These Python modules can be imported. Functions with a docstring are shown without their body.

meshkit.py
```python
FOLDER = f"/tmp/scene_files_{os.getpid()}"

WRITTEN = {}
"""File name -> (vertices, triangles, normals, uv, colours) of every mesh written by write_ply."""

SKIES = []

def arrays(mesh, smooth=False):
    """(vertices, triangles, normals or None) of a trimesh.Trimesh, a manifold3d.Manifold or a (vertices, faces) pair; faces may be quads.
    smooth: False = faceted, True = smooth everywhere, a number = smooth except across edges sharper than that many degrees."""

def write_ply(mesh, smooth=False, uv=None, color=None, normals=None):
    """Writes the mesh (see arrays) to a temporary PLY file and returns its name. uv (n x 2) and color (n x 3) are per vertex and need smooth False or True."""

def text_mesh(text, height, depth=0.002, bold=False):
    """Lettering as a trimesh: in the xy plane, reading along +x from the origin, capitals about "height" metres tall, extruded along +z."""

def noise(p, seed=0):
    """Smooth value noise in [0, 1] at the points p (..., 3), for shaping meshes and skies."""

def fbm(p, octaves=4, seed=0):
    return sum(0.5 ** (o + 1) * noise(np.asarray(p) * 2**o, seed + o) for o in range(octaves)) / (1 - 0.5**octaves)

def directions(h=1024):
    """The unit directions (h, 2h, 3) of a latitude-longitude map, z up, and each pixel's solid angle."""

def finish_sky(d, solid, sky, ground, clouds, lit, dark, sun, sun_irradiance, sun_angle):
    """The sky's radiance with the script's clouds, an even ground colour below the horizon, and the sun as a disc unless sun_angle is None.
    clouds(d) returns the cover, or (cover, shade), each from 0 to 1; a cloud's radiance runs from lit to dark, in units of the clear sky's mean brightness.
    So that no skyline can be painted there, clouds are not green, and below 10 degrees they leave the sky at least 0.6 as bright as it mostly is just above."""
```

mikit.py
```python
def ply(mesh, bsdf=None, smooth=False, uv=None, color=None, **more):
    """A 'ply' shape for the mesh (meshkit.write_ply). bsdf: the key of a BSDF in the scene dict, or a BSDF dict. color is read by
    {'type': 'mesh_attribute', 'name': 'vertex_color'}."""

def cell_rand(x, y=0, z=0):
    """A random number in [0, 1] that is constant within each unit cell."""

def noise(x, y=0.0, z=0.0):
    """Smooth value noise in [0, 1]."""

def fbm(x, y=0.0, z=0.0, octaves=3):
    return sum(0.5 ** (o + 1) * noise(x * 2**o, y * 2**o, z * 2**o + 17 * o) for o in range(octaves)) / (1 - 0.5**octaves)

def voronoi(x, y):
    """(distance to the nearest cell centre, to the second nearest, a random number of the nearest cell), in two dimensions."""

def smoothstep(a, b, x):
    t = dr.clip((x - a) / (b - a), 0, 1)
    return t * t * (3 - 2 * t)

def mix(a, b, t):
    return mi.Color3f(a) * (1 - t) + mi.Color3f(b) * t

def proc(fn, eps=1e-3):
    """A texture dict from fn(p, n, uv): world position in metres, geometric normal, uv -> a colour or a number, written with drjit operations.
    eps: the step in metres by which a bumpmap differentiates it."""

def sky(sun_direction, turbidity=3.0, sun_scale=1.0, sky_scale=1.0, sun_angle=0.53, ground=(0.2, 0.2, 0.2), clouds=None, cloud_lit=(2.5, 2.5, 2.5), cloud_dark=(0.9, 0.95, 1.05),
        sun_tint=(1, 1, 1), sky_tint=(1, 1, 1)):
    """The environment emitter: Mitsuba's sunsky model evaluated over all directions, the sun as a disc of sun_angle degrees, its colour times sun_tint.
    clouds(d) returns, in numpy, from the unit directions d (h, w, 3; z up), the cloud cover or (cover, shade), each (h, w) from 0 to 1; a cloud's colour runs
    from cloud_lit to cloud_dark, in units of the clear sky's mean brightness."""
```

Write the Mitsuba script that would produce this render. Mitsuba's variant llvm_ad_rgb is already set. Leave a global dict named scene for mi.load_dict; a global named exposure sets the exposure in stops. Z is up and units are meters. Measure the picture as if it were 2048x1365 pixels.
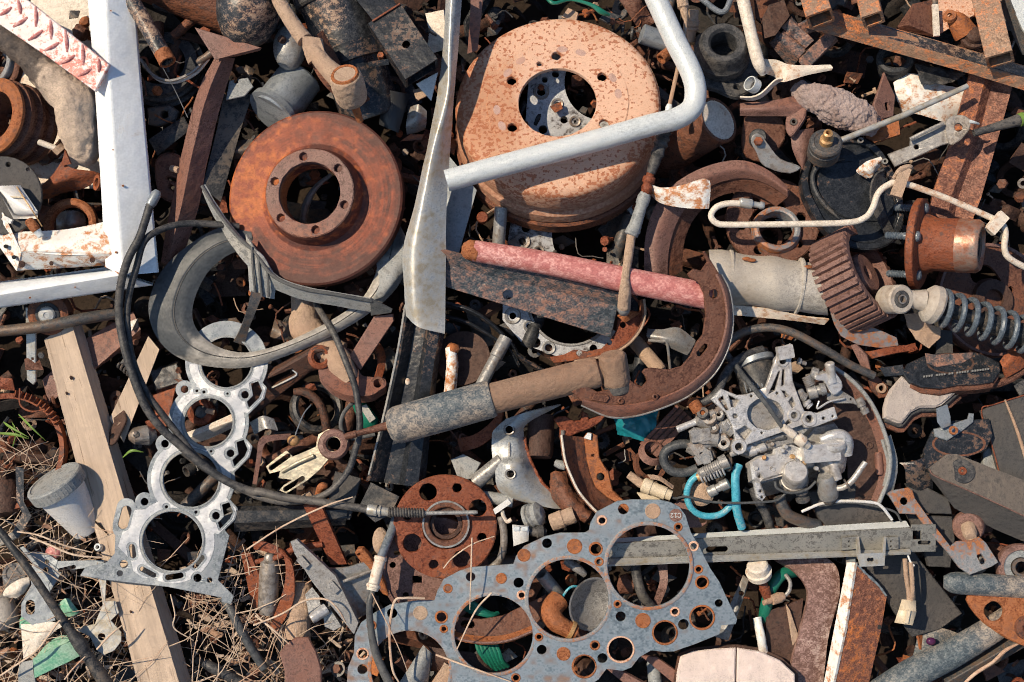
import math, random
import numpy as np, trimesh, drjit as dr, mitsuba as mi, mikit, meshkit
import shapely
from shapely.geometry import Polygon, Point, LineString, box as sbox
from shapely import affinity
from shapely.ops import unary_union

# ---------------------------------------------------------------- frame of the heap's face
# u right, v up the slope, w out of the face; one unit of modelling = 0.8 mm (S).  The heap face leans back 45 degrees.
S, D = 0.0008, 2600.0
TILT = math.radians(45)
EU = np.array([1.0, 0, 0]); EV = np.array([0, math.cos(TILT), math.sin(TILT)]); EW = np.array([0, -math.sin(TILT), math.cos(TILT)])
C0 = np.array([0, 0, 0.52])
ROT = np.stack([EU, EV, EW], 1)

scene = {'type': 'scene'}
labels = {}
cam = C0 + EW * D * S
scene['camera'] = {'type': 'perspective', 'fov': math.degrees(2 * math.atan(1024 / D)), 'fov_axis': 'x', 'near_clip': 0.05, 'far_clip': 400.0,
    'to_world': mi.ScalarTransform4f().look_at(origin=cam.tolist(), target=C0.tolist(), up=EV.tolist())}
SUN = ROT @ np.array([-0.55, 0.30, 0.78])
scene['sky'] = mikit.sky(SUN.tolist(), turbidity=3.0, sun_tint=(0.97, 0.985, 0.995))
exposure = 1.88

# ---------------------------------------------------------------- procedural materials
F3 = lambda c: mi.Color3f(*c)
def nz(p, s, o=2, k=0.0): return mikit.fbm(p.x * s + k, p.y * s + k * 1.7, p.z * s - k, o)
def st(a, b, x): return mikit.smoothstep(a, b, x)
def opq(c): return [dr.opaque(mi.Float, float(v)) for v in c]
def weather(base, base2, rust, rust2, amt=0.5, sc=30.0, sc2=None, soft=0.10, k=0.0, dust=(0, 0, 0), dustamt=-2.0, wb=0.34, grain=0.34):
    """paint or metal (base to base2) with patches of rust (rust to rust2); amt is the part rusted, wb the weight of the fine
    pattern, grain the fine light and dark variation.  The numbers are opaque, so that all materials compile as one."""
    sc2 = sc2 or sc * 5
    A, B, Cc, E, G = opq(base), opq(base2), opq(rust), opq(rust2), opq(dust)
    th = 0.5 + (0.5 - amt) * 0.5
    s1, s2, s3, t0, t1, kk, d0, w2, gr = opq((sc, sc2, sc2 * 4.3, th - soft, th + soft, k, 0.62 - 0.5 * dustamt, wb, grain))
    def fn(p, n, uv):
        a = nz(p, s1 * 0.42, 4, kk); b = nz(p, s2, 2, kk + 3.1); c = nz(p, s3, 1, kk + 7.7)
        m = st(t0, t1, a * (0.84 - w2) + b * w2 + c * 0.16); q = st(0.3, 0.7, b * 0.6 + c * 0.4)
        d = st(d0, d0 + 0.33, a * 0.55 + b * 0.45); g = 1 + gr * (b * 0.8 + c * 1.0 + a * 1.5 - 1.65)
        out = []
        for i in range(3):
            v = dr.lerp(dr.lerp(A[i], B[i], q), dr.lerp(Cc[i], E[i], 1 - q), m)
            out.append(dr.maximum(dr.lerp(v, G[i], d) * g, 0.004))
        return mi.Color3f(*out)
    return mikit.proc(fn)
WOOD_AX = ROT @ (np.array([0.275, -0.96, 0.02]) / 1.0)
def woodgrain(c1, c2, c3):
    """boards: long grain along the plank's direction, with darker streaks and small cracks"""
    A, B, Cc, X = opq(c1), opq(c2), opq(c3), opq(WOOD_AX / np.linalg.norm(WOOD_AX))
    def fn(p, n, uv):
        l = p.x * X[0] + p.y * X[1] + p.z * X[2]
        q = mi.Point3f(p.x - X[0] * l * 0.955, p.y - X[1] * l * 0.955, p.z - X[2] * l * 0.955)
        a = nz(q, 70.0, 3, 1.3); b = nz(q, 330.0, 2, 4.1); c = nz(p, 9.0, 2, 6.0)
        m = st(0.35, 0.68, a * 0.6 + c * 0.4); f = st(0.60, 0.80, b * 0.75 + a * 0.25)
        return mi.Color3f(*[dr.lerp(dr.lerp(A[i], B[i], m), Cc[i], f) * (0.70 + 0.36 * b + 0.26 * c) for i in range(3)])
    return mikit.proc(fn)
def bumpfn(s1, h1, s2, h2):
    def fn(p, n, uv): return nz(p, s1, 2, 2.2) * h1 + nz(p, s2, 1, 7.7) * h2
    return mikit.proc(fn, eps=4e-4)
BUMP = {'rough': bumpfn(90, 0.0022, 420, 0.0007), 'fine': bumpfn(60, 0.0012, 300, 0.0002), 'dent': bumpfn(14, 0.004, 120, 0.0004), 'pit': bumpfn(160, 0.0022, 700, 0.0006)}
for k_, v_ in BUMP.items(): scene['tex_bump_' + k_] = v_
def mat(key, color, rough=0.6, metal=0.0, bump=None, spec=0.5, coat=0.0, sheen=0.0):
    b = {'type': 'principled', 'base_color': color if isinstance(color, dict) else {'type': 'rgb', 'value': list(color)}, 'roughness': rough, 'metallic': metal, 'specular': spec}
    if coat: b['clearcoat'] = coat; b['clearcoat_gloss'] = 0.85
    if bump: b = {'type': 'bumpmap', 'nested': b, 'scale': 1.0, 'tex': {'type': 'ref', 'id': 'tex_bump_' + bump}}
    scene['m_' + key] = {'type': 'twosided', 'bsdf': b}
    return 'm_' + key

RR, RO, RB, RD = (0.23, 0.062, 0.030), (0.42, 0.125, 0.035), (0.115, 0.050, 0.030), (0.045, 0.024, 0.018)
mat('rust_red', weather((0.165, 0.047, 0.026), (0.255, 0.074, 0.036), (0.070, 0.034, 0.026), (0.31, 0.095, 0.034), 0.47, 22, 130, soft=0.16, wb=0.26, grain=0.75), 0.6, 0, 'rough', 0.2)
mat('rust_orange', weather((0.27, 0.09, 0.036), (0.36, 0.14, 0.06), (0.12, 0.05, 0.03), (0.40, 0.135, 0.038), 0.46, 22, 130, k=5, soft=0.14, grain=0.7), 0.7, 0, 'rough', 0.2)
mat('rust_brown', weather((0.105, 0.046, 0.031), (0.165, 0.078, 0.052), (0.05, 0.027, 0.021), (0.22, 0.078, 0.035), 0.45, 22, 130, k=11, soft=0.14, grain=0.7), 0.62, 0, 'rough', 0.25)
mat('rust_dark', weather((0.055, 0.030, 0.023), (0.09, 0.05, 0.037), (0.028, 0.019, 0.016), (0.14, 0.055, 0.028), 0.42, 26, 140, k=17), 0.7, 0, 'rough', 0.3)
mat('rust_pink', weather((0.56, 0.33, 0.225), (0.64, 0.42, 0.30), (0.40, 0.16, 0.085), (0.30, 0.13, 0.075), 0.33, 15, 300, k=23, soft=0.05, wb=0.66, grain=0.3), 0.72, 0, 'fine', 0.3)
mat('rust_mauve', weather((0.165, 0.088, 0.070), (0.235, 0.138, 0.115), (0.085, 0.044, 0.036), (0.25, 0.088, 0.045), 0.43, 22, 140, k=31, soft=0.14, grain=0.65), 0.58, 0, 'fine', 0.3)
mat('clay', weather((0.36, 0.255, 0.18), (0.44, 0.33, 0.245), (0.235, 0.15, 0.105), (0.30, 0.17, 0.10), 0.38, 20, 150, k=37, soft=0.2, grain=0.4), 0.85, 0, 'pit', 0.2)
mat('sooty', weather((0.34, 0.25, 0.19), (0.46, 0.35, 0.26), (0.045, 0.036, 0.034), (0.12, 0.08, 0.06), 0.46, 16, 90, soft=0.14, k=41), 0.8, 0, 'pit', 0.25)
mat('fibre', weather((0.30, 0.23, 0.21), (0.45, 0.38, 0.36), (0.10, 0.07, 0.06), (0.22, 0.09, 0.05), 0.45, 40, 220, soft=0.16, k=43), 0.95, 0, 'pit', 0.1)
mat('red_white', weather((0.76, 0.70, 0.67), (0.70, 0.56, 0.52), (0.48, 0.14, 0.11), (0.56, 0.24, 0.19), 0.46, 30, 150, soft=0.07, k=47), 0.5, 0, 'fine', 0.4)
mat('red_paint', weather((0.45, 0.15, 0.14), (0.50, 0.21, 0.19), (0.53, 0.33, 0.30), (0.28, 0.10, 0.08), 0.34, 10, 110, soft=0.22, k=53, wb=.12, grain=.4), 0.42, 0, 'dent', 0.4)
mat('white_paint', weather((0.67, 0.70, 0.71), (0.71, 0.74, 0.745), (0.54, 0.50, 0.44), (0.46, 0.36, 0.26), 0.16, 26, 90, soft=0.1, k=59, grain=0.1), 0.30, 0, 'dent', 0.5, coat=0.3)
mat('white_rust', weather((0.72, 0.72, 0.68), (0.64, 0.60, 0.53), (0.36, 0.14, 0.05), (0.46, 0.25, 0.12), 0.36, 20, 120, k=61), 0.45, 0, 'fine', 0.5)
mat('cream', weather((0.56, 0.49, 0.40), (0.62, 0.56, 0.48), (0.34, 0.20, 0.12), (0.42, 0.27, 0.17), 0.28, 22, 140, k=67), 0.55, 0, 'fine', 0.4)
mat('galv', weather((0.56, 0.60, 0.60), (0.64, 0.675, 0.67), (0.44, 0.455, 0.45), (0.52, 0.52, 0.49), 0.36, 40, 260, k=71, soft=0.2), 0.36, 0.15, 'fine', 0.5)
mat('galv_old', weather((0.42, 0.435, 0.43), (0.52, 0.53, 0.52), (0.27, 0.23, 0.165), (0.36, 0.32, 0.245), 0.48, 18, 120, soft=0.16, k=73, grain=0.45), 0.42, 0.4, 'dent', 0.5)
mat('steel', weather((0.24, 0.24, 0.235), (0.33, 0.33, 0.32), (0.155, 0.13, 0.11), (0.25, 0.16, 0.10), 0.42, 30, k=79), 0.45, 0.35, 'fine', 0.5)
mat('steel_rust', weather((0.20, 0.21, 0.22), (0.27, 0.28, 0.285), (0.30, 0.115, 0.045), (0.17, 0.07, 0.04), 0.47, 30, 150, k=83), 0.55, 0.1, 'fine', 0.45)
mat('gasket_blue', weather((0.205, 0.255, 0.285), (0.30, 0.345, 0.37), (0.12, 0.15, 0.17), (0.42, 0.44, 0.44), 0.44, 16, 90, soft=0.2, k=89, dust=(0.27, 0.15, 0.085), dustamt=0.3, grain=0.5), 0.38, 0.4, 'dent', 0.5)
mat('gasket_white', weather((0.54, 0.55, 0.56), (0.64, 0.645, 0.645), (0.28, 0.295, 0.31), (0.46, 0.45, 0.435), 0.42, 22, 110, soft=0.2, k=97, grain=0.5), 0.36, 0.5, 'dent', 0.5)
mat('gasket_grey', weather((0.19, 0.22, 0.24), (0.28, 0.305, 0.325), (0.12, 0.135, 0.15), (0.34, 0.355, 0.36), 0.42, 22, 120, soft=0.2, k=101, grain=0.5), 0.40, 0.4, 'dent', 0.5)
mat('alloy', weather((0.50, 0.495, 0.485), (0.66, 0.655, 0.645), (0.22, 0.20, 0.18), (0.42, 0.37, 0.32), 0.43, 34, 150, soft=0.16, k=103, grain=0.6), 0.36, 0.4, 'fine', 0.5)
mat('alloy_dull', weather((0.27, 0.26, 0.245), (0.40, 0.39, 0.37), (0.11, 0.095, 0.08), (0.26, 0.21, 0.165), 0.46, 30, 170, soft=0.14, k=107, grain=0.6), 0.42, 0.35, 'fine', 0.5)
mat('black_paint', weather((0.012, 0.014, 0.017), (0.024, 0.027, 0.032), (0.10, 0.062, 0.045), (0.12, 0.105, 0.092), 0.24, 30, 170, soft=0.05, k=109), 0.30, 0, 'fine', 0.35)
mat('black_dusty', weather((0.020, 0.022, 0.025), (0.036, 0.039, 0.043), (0.10, 0.08, 0.062), (0.17, 0.14, 0.11), 0.32, 26, 140, soft=0.14, k=113), 0.5, 0, 'fine', 0.35)
mat('black_rust', weather((0.040, 0.052, 0.063), (0.075, 0.09, 0.103), (0.20, 0.105, 0.075), (0.135, 0.085, 0.068), 0.48, 14, 120, soft=0.14, k=127, grain=0.6), 0.45, 0, 'rough', 0.4)
mat('rubber', weather((0.028, 0.029, 0.031), (0.050, 0.051, 0.053), (0.085, 0.078, 0.070), (0.13, 0.115, 0.10), 0.36, 30, 160, soft=0.14, k=131), 0.55, 0, 'fine', 0.35)
mat('rubber_grey', weather((0.044, 0.049, 0.054), (0.062, 0.067, 0.071), (0.085, 0.085, 0.083), (0.15, 0.14, 0.125), 0.38, 12, 140, soft=0.25, k=137, grain=0.3), 0.5, 0, 'fine', 0.35)
mat('strip_grey', weather((0.20, 0.215, 0.22), (0.31, 0.325, 0.325), (0.13, 0.13, 0.125), (0.38, 0.36, 0.32), 0.45, 22, 150, soft=0.14, k=139), 0.55, 0, 'fine', 0.3)
mat('wood', woodgrain((0.48, 0.375, 0.285), (0.38, 0.295, 0.225), (0.20, 0.145, 0.105)), 0.85, 0, 'fine', 0.2)
mat('pad', weather((0.36, 0.31, 0.275), (0.44, 0.385, 0.35), (0.26, 0.22, 0.19), (0.50, 0.45, 0.41), 0.42, 120, 500, soft=0.2, k=149), 0.9, 0, 'pit', 0.1)
mat('pad_beige', weather((0.60, 0.50, 0.45), (0.66, 0.56, 0.51), (0.50, 0.40, 0.35), (0.70, 0.62, 0.58), 0.42, 160, 500, soft=0.2, k=151), 0.9, 0, 'pit', 0.1)
mat('pad_dark', weather((0.050, 0.050, 0.051), (0.075, 0.073, 0.072), (0.035, 0.034, 0.034), (0.13, 0.11, 0.095), 0.40, 34, 300, soft=0.2, k=157), 0.75, 0, 'pit', 0.25)
mat('blue_dust', weather((0.075, 0.10, 0.12), (0.125, 0.155, 0.17), (0.31, 0.245, 0.185), (0.22, 0.155, 0.11), 0.46, 24, 130, soft=0.2, k=163, wb=.22, grain=.5), 0.6, 0, 'fine', 0.3)
mat('soil', weather((0.022, 0.016, 0.012), (0.036, 0.025, 0.019), (0.014, 0.011, 0.009), (0.06, 0.042, 0.03), 0.4, 20, 200, soft=0.2, k=167), 0.95, 0, 'rough', 0.1)
mat('plastic_white', weather((0.56, 0.56, 0.55), (0.64, 0.64, 0.63), (0.40, 0.37, 0.32), (0.48, 0.45, 0.41), 0.36, 30, 200, soft=0.18, k=173), 0.4, 0, None, 0.5)
mat('plastic_beige', (0.55, 0.46, 0.33), 0.45)
mat('plastic_green', weather((0.11, 0.34, 0.215), (0.16, 0.40, 0.27), (0.25, 0.36, 0.28), (0.29, 0.31, 0.23), 0.36, 22, k=229, soft=0.2), 0.4)
mat('green_dark', (0.010, 0.13, 0.085), 0.35)
mat('teal_bag', (0.01, 0.16, 0.19), 0.3)
mat('hose_blue', weather((0.04, 0.30, 0.40), (0.08, 0.36, 0.46), (0.20, 0.27, 0.28), (0.30, 0.30, 0.27), 0.36, 40, k=179), 0.45)
mat('straw', weather((0.50, 0.37, 0.265), (0.62, 0.49, 0.37), (0.34, 0.21, 0.14), (0.42, 0.27, 0.185), 0.40, 30, 60, k=181), 0.8)
mat('leaf_dry', weather((0.28, 0.16, 0.10), (0.40, 0.26, 0.18), (0.15, 0.08, 0.052), (0.24, 0.12, 0.075), 0.45, 40, 90, k=187), 0.8)
mat('grass', (0.13, 0.22, 0.04), 0.5)
mat('black_wire', (0.02, 0.021, 0.023), 0.45)
mat('hole', (0.012, 0.011, 0.011), 0.8)
mat('brass', weather((0.42, 0.24, 0.10), (0.50, 0.31, 0.14), (0.30, 0.15, 0.06), (0.36, 0.19, 0.08), 0.4, 60, k=191), 0.45, 0.3)
mat('spring', weather((0.070, 0.090, 0.112), (0.105, 0.13, 0.155), (0.17, 0.185, 0.195), (0.06, 0.07, 0.085), 0.34, 50, k=193), 0.4, 0.1, 'fine', 0.45)
mat('print', (0.40, 0.40, 0.39), 0.6)

# ---------------------------------------------------------------- things and parts
def key_for(base):
    k, i = base, 0
    while k in labels or k in scene: i += 1; k = f'{base}_{i:03d}'
    return k
CUR = None
def thing(name, label, cat, group=None, kind=None):
    global CUR
    CUR = key_for(name); labels[CUR] = {'label': label, 'category': cat}
    if group: labels[CUR]['group'] = group
    if kind: labels[CUR]['kind'] = kind
    return CUR
def world(m):
    v = np.asarray(m.vertices) * S @ ROT.T + C0
    return trimesh.Trimesh(v, m.faces, process=False)
def add(m, material, key, smooth=35):
    if isinstance(m, (list, tuple)): m = trimesh.util.concatenate(list(m))
    m = world(m)
    if smooth: m.merge_vertices()
    scene[key] = mikit.ply(m, 'm_' + material, smooth=smooth)
    return key
def part(name, m, material, label=None, parent=None, smooth=35, kind=None):
    k = key_for((parent or CUR) + '__' + name)
    add(m, material, k, smooth)
    if label or kind:
        labels[k] = {}
        if label: labels[k]['label'] = label
        if kind: labels[k]['kind'] = kind
    return k
def one(name, label, cat, m, material, group=None, smooth=35, kind=None):
    k = thing(name, label, cat, group, kind)
    return add(m, material, k, smooth)

# ---------------------------------------------------------------- mesh helpers (heap frame)
def P(x, y, w=0.0):
    k = (D - w) / D
    return np.array([(x - 1024) * k, (682.5 - y) * k, w])
def unit(a): a = np.asarray(a, float); return a / np.linalg.norm(a)
def cr(pts, n=6, closed=False):
    """Catmull-Rom through the points"""
    p = np.asarray(pts, float)
    if len(p) < 3 and not closed: return p
    q = np.vstack([p[-1], p, p[0], p[1]]) if closed else np.vstack([2 * p[0] - p[1], p, 2 * p[-1] - p[-2]])
    out = []
    for i in range(len(q) - 3):
        a, b, c, d = q[i:i + 4]
        for t in np.arange(n) / n:
            out.append(0.5 * (2 * b + (c - a) * t + (2 * a - 5 * b + 4 * c - d) * t * t + (3 * b - a - 3 * c + d) * t ** 3))
    if not closed: out.append(p[-1])
    return np.array(out)
def rings(pos, rad, sides=14, ups=None, ell=None):
    """tube through ring centres with radii, closed by fans"""
    pos = np.asarray(pos, float); n = len(pos)
    rad = np.broadcast_to(np.asarray(rad, float), (n,))
    t = np.gradient(pos, axis=0); L = np.linalg.norm(t, axis=1)
    for i in range(n):
        if L[i] < 1e-6: t[i] = t[i - 1] if i else pos[-1] - pos[0]
    t /= np.linalg.norm(t, axis=1, keepdims=True)
    a = np.cross(t[0], [0, 0, 1.0]);
    if np.linalg.norm(a) < 1e-3: a = np.cross(t[0], [0, 1.0, 0])
    a = unit(a); A = []
    for i in range(n):
        a = unit(a - t[i] * (a @ t[i])); A.append(a)
    A = np.array(A); B = np.cross(t, A)
    ang = np.arange(sides) * 2 * np.pi / sides
    e = ell or 1.0
    v = pos[:, None] + rad[:, None, None] * (np.cos(ang)[None, :, None] * A[:, None] + e * np.sin(ang)[None, :, None] * B[:, None])
    return stitch(v)
def stitch(v, cap=True, closed=False):
    """v (n, k, 3): rings joined to a tube"""
    n, k = v.shape[:2]; f = []
    i, j = np.meshgrid(np.arange(n if closed else n - 1), np.arange(k), indexing='ij')
    i2, j2 = (i + 1) % n, (j + 1) % k
    q = np.stack([i * k + j, i * k + j2, i2 * k + j2, i2 * k + j], -1).reshape(-1, 4)
    f = [q[:, [0, 1, 2]], q[:, [0, 2, 3]]]; V = [v.reshape(-1, 3)]
    if cap and not closed:
        V += [v[0].mean(0)[None], v[-1].mean(0)[None]]; a, b = n * k, n * k + 1; js = np.arange(k); jn = (js + 1) % k
        f += [np.stack([np.full(k, a), jn, js], 1), np.stack([np.full(k, b), (n - 1) * k + js, (n - 1) * k + jn], 1)]
    m = trimesh.Trimesh(np.vstack(V), np.vstack(f), process=False)
    if m.volume < 0: m.invert()
    return m
def tube(pts, r, sides=12, n=6, hollow='', curve=True, wall=0.78):
    """pts in pixels (x, y, w); r a number or one per point; hollow: '', 's', 'e', 'se'"""
    p = np.array([P(*q) for q in pts]); r = np.broadcast_to(np.asarray(r, float), (len(p),))
    q = np.hstack([p, r[:, None]])
    q = cr(q, n) if curve else q
    pos, rad = [list(q[:, :3]), list(q[:, 3])]
    if 'e' in hollow:
        d = unit(pos[-1] - pos[-2]); R = rad[-1]
        pos += [pos[-1] + d * 1e-3, pos[-1] - d * R * 3]; rad += [R * wall, R * wall]
    if 's' in hollow:
        d = unit(pos[0] - pos[1]); R = rad[0]
        pos = [pos[0] - d * R * 3, pos[0] + d * 1e-3] + pos; rad = [R * wall, R * wall] + rad
    # tangents along the main run only
    m = np.array(pos); k0, k1 = (2 if 's' in hollow else 0), (2 if 'e' in hollow else 0)
    main = m[k0:len(m) - k1 if k1 else None]
    t = np.gradient(main, axis=0) if len(main) > 1 else None
    t /= np.linalg.norm(t, axis=1, keepdims=True)
    T = np.vstack([np.repeat(t[:1], k0, 0), t, np.repeat(t[-1:], k1, 0)])
    a = np.cross(T[0], [0, 0, 1.0])
    if np.linalg.norm(a) < 1e-3: a = np.cross(T[0], [0, 1.0, 0])
    A = []; a = unit(a)
    for i in range(len(T)): a = unit(a - T[i] * (a @ T[i])); A.append(a)
    A = np.array(A); B = np.cross(T, A); ang = np.arange(sides) * 2 * np.pi / sides
    v = m[:, None] + np.array(rad)[:, None, None] * (np.cos(ang)[None, :, None] * A[:, None] + np.sin(ang)[None, :, None] * B[:, None])
    return stitch(v)
def lathe(p0, p1, prof, seg=28, ell=1.0):
    """profile (t, r) turned about the axis p0 -> p1 (pixels x, y, w); t a fraction of the axis"""
    a, b = P(*p0), P(*p1); ax = b - a; L = np.linalg.norm(ax); d = ax / L
    return spin([(r, t * L) for t, r in prof], a, d, seg)
def axis(lean):
    lx, ly = lean; return np.array([lx, ly, math.sqrt(max(0.0, 1 - lx * lx - ly * ly))])
def frame_of(d, spin_=0.0):
    d = unit(d); x = np.cross([0, 1.0, 0], d)
    if np.linalg.norm(x) < 1e-3: x = np.array([1.0, 0, 0])
    x = unit(x); y = np.cross(d, x); c, s = math.cos(spin_), math.sin(spin_)
    return np.stack([x * c + y * s, -x * s + y * c, d], 1)
def spin(prof, c, d, seg=40):
    R = frame_of(d); ang = np.arange(seg) * 2 * np.pi / seg
    v = np.array([[(max(r, 1e-4) * math.cos(a), max(r, 1e-4) * math.sin(a), h) for a in ang] for r, h in prof])
    m = stitch(v, cap=True)
    m.vertices = m.vertices @ R.T + c
    if m.volume < 0: m.invert()
    return m
def ringspin(prof, c, d, seg=48):
    """closed profile loop turned to a ring"""
    R = frame_of(d); ang = np.arange(seg) * 2 * np.pi / seg
    v = np.array([[(r * math.cos(a), r * math.sin(a), h) for r, h in prof] for a in ang])
    m = stitch(v, closed=True); m.vertices = m.vertices @ R.T + c
    if m.volume < 0: m.invert()
    return m
def rev(prof, c, lean, seg=48, closed=False): return (ringspin if closed else spin)(prof, P(*c), axis(lean), seg)
def poly_of(pts, holes=(), smooth=0):
    q = cr(pts, smooth, True) if smooth else np.asarray(pts, float)
    pg = Polygon(q)
    if not pg.is_valid: pg = pg.buffer(0)
    for h in holes: pg = pg.difference(hole(h))
    return max(pg.geoms, key=lambda g: g.area) if hasattr(pg, 'geoms') else pg
def hole(h):
    if hasattr(h, 'area'): return h
    if np.ndim(h) == 1:
        if len(h) == 3: return Point(h[0], h[1]).buffer(h[2], 8)
        x, y, rx, ry, an = h; return affinity.rotate(affinity.scale(Point(x, y).buffer(1, 8), rx, ry), an)
    return Polygon(h)
def slot(x0, y0, x1, y1, r): return LineString([(x0, y0), (x1, y1)]).buffer(r, 6)
def tri(pg):
    v, f = trimesh.creation.triangulate_polygon(pg, engine='earcut'); return np.asarray(v), np.asarray(f)
def rings_of(pg): return [np.array(pg.exterior.coords)[:-1]] + [np.array(i.coords)[:-1] for i in pg.interiors]
def solid(pg, t, bev=0.0, dense=0.0):
    """polygon -> solid from z=0 (top) down to -t with the upper edge chamfered by bev; 2D x, y kept"""
    V, F, n = [], [], 0
    def put(v, f):
        nonlocal n
        V.append(v); F.append(f + n); n += len(v)
    inner = pg.buffer(-bev, join_style=2) if bev else pg
    if bev and (inner.is_empty or inner.geom_type != 'Polygon'): inner, bev = pg, 0.0
    def surf(g, z):
        v, f = tri(g)
        if dense:
            v3, f = trimesh.remesh.subdivide_to_size(np.c_[v, np.zeros(len(v))], f, dense, max_iter=14); v = v3[:, :2]
        return np.c_[v, np.full(len(v), z)], f
    v, f = surf(inner, 0.0)
    def up(v, f, s=1):
        nrm = np.cross(v[f[:, 1]] - v[f[:, 0]], v[f[:, 2]] - v[f[:, 0]])[:, 2]
        f = f.copy(); bad = nrm * s < 0; f[bad] = f[bad][:, ::-1]; return f
    put(v, up(v, f))
    if bev:
        ring = pg.difference(inner)
        for g in getattr(ring, 'geoms', [ring]):
            if g.geom_type != 'Polygon' or g.area < 1e-6: continue
            v, f = tri(g); d = shapely.distance(shapely.points(v), pg.boundary)
            v = np.c_[v, np.where(d < bev * 0.3, -bev, 0.0)]; put(v, up(v, f))
    for r in rings_of(pg):
        if dense:
            rr = []
            for a, b in zip(r, np.roll(r, -1, 0)):
                k = max(1, int(np.ceil(np.linalg.norm(b - a) / dense))); rr += [a + (b - a) * i / k for i in range(k)]
            r = np.array(rr)
        k = len(r); v = np.vstack([np.c_[r, np.full(k, -bev)], np.c_[r, np.full(k, -t)]]); j = np.arange(k); jn = (j + 1) % k
        f = np.vstack([np.stack([j, jn, jn + k], 1), np.stack([j, jn + k, j + k], 1)])
        c = v[f[0]].mean(0); nr = np.cross(v[f[0, 1]] - v[f[0, 0]], v[f[0, 2]] - v[f[0, 0]])
        if pg.contains(Point(c[:2] + unit(nr[:2] + 1e-12) * 1e-3)): f = f[:, ::-1]
        put(v, f)
    v, f = surf(pg, -t); put(v, up(v, f, -1))
    return trimesh.Trimesh(np.vstack(V), np.vstack(F), process=False)
def plane_w(plane, x, y):
    """depth w(x, y) of a pixel on the plane: a number or three anchors (x, y, w)"""
    if np.ndim(plane) == 0: return np.full(np.shape(x), float(plane))
    A = np.array([[q[0], q[1], 1] for q in plane], float); c = np.linalg.solve(A, np.array([q[2] for q in plane], float))
    return c[0] * x + c[1] * y + c[2]
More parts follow.
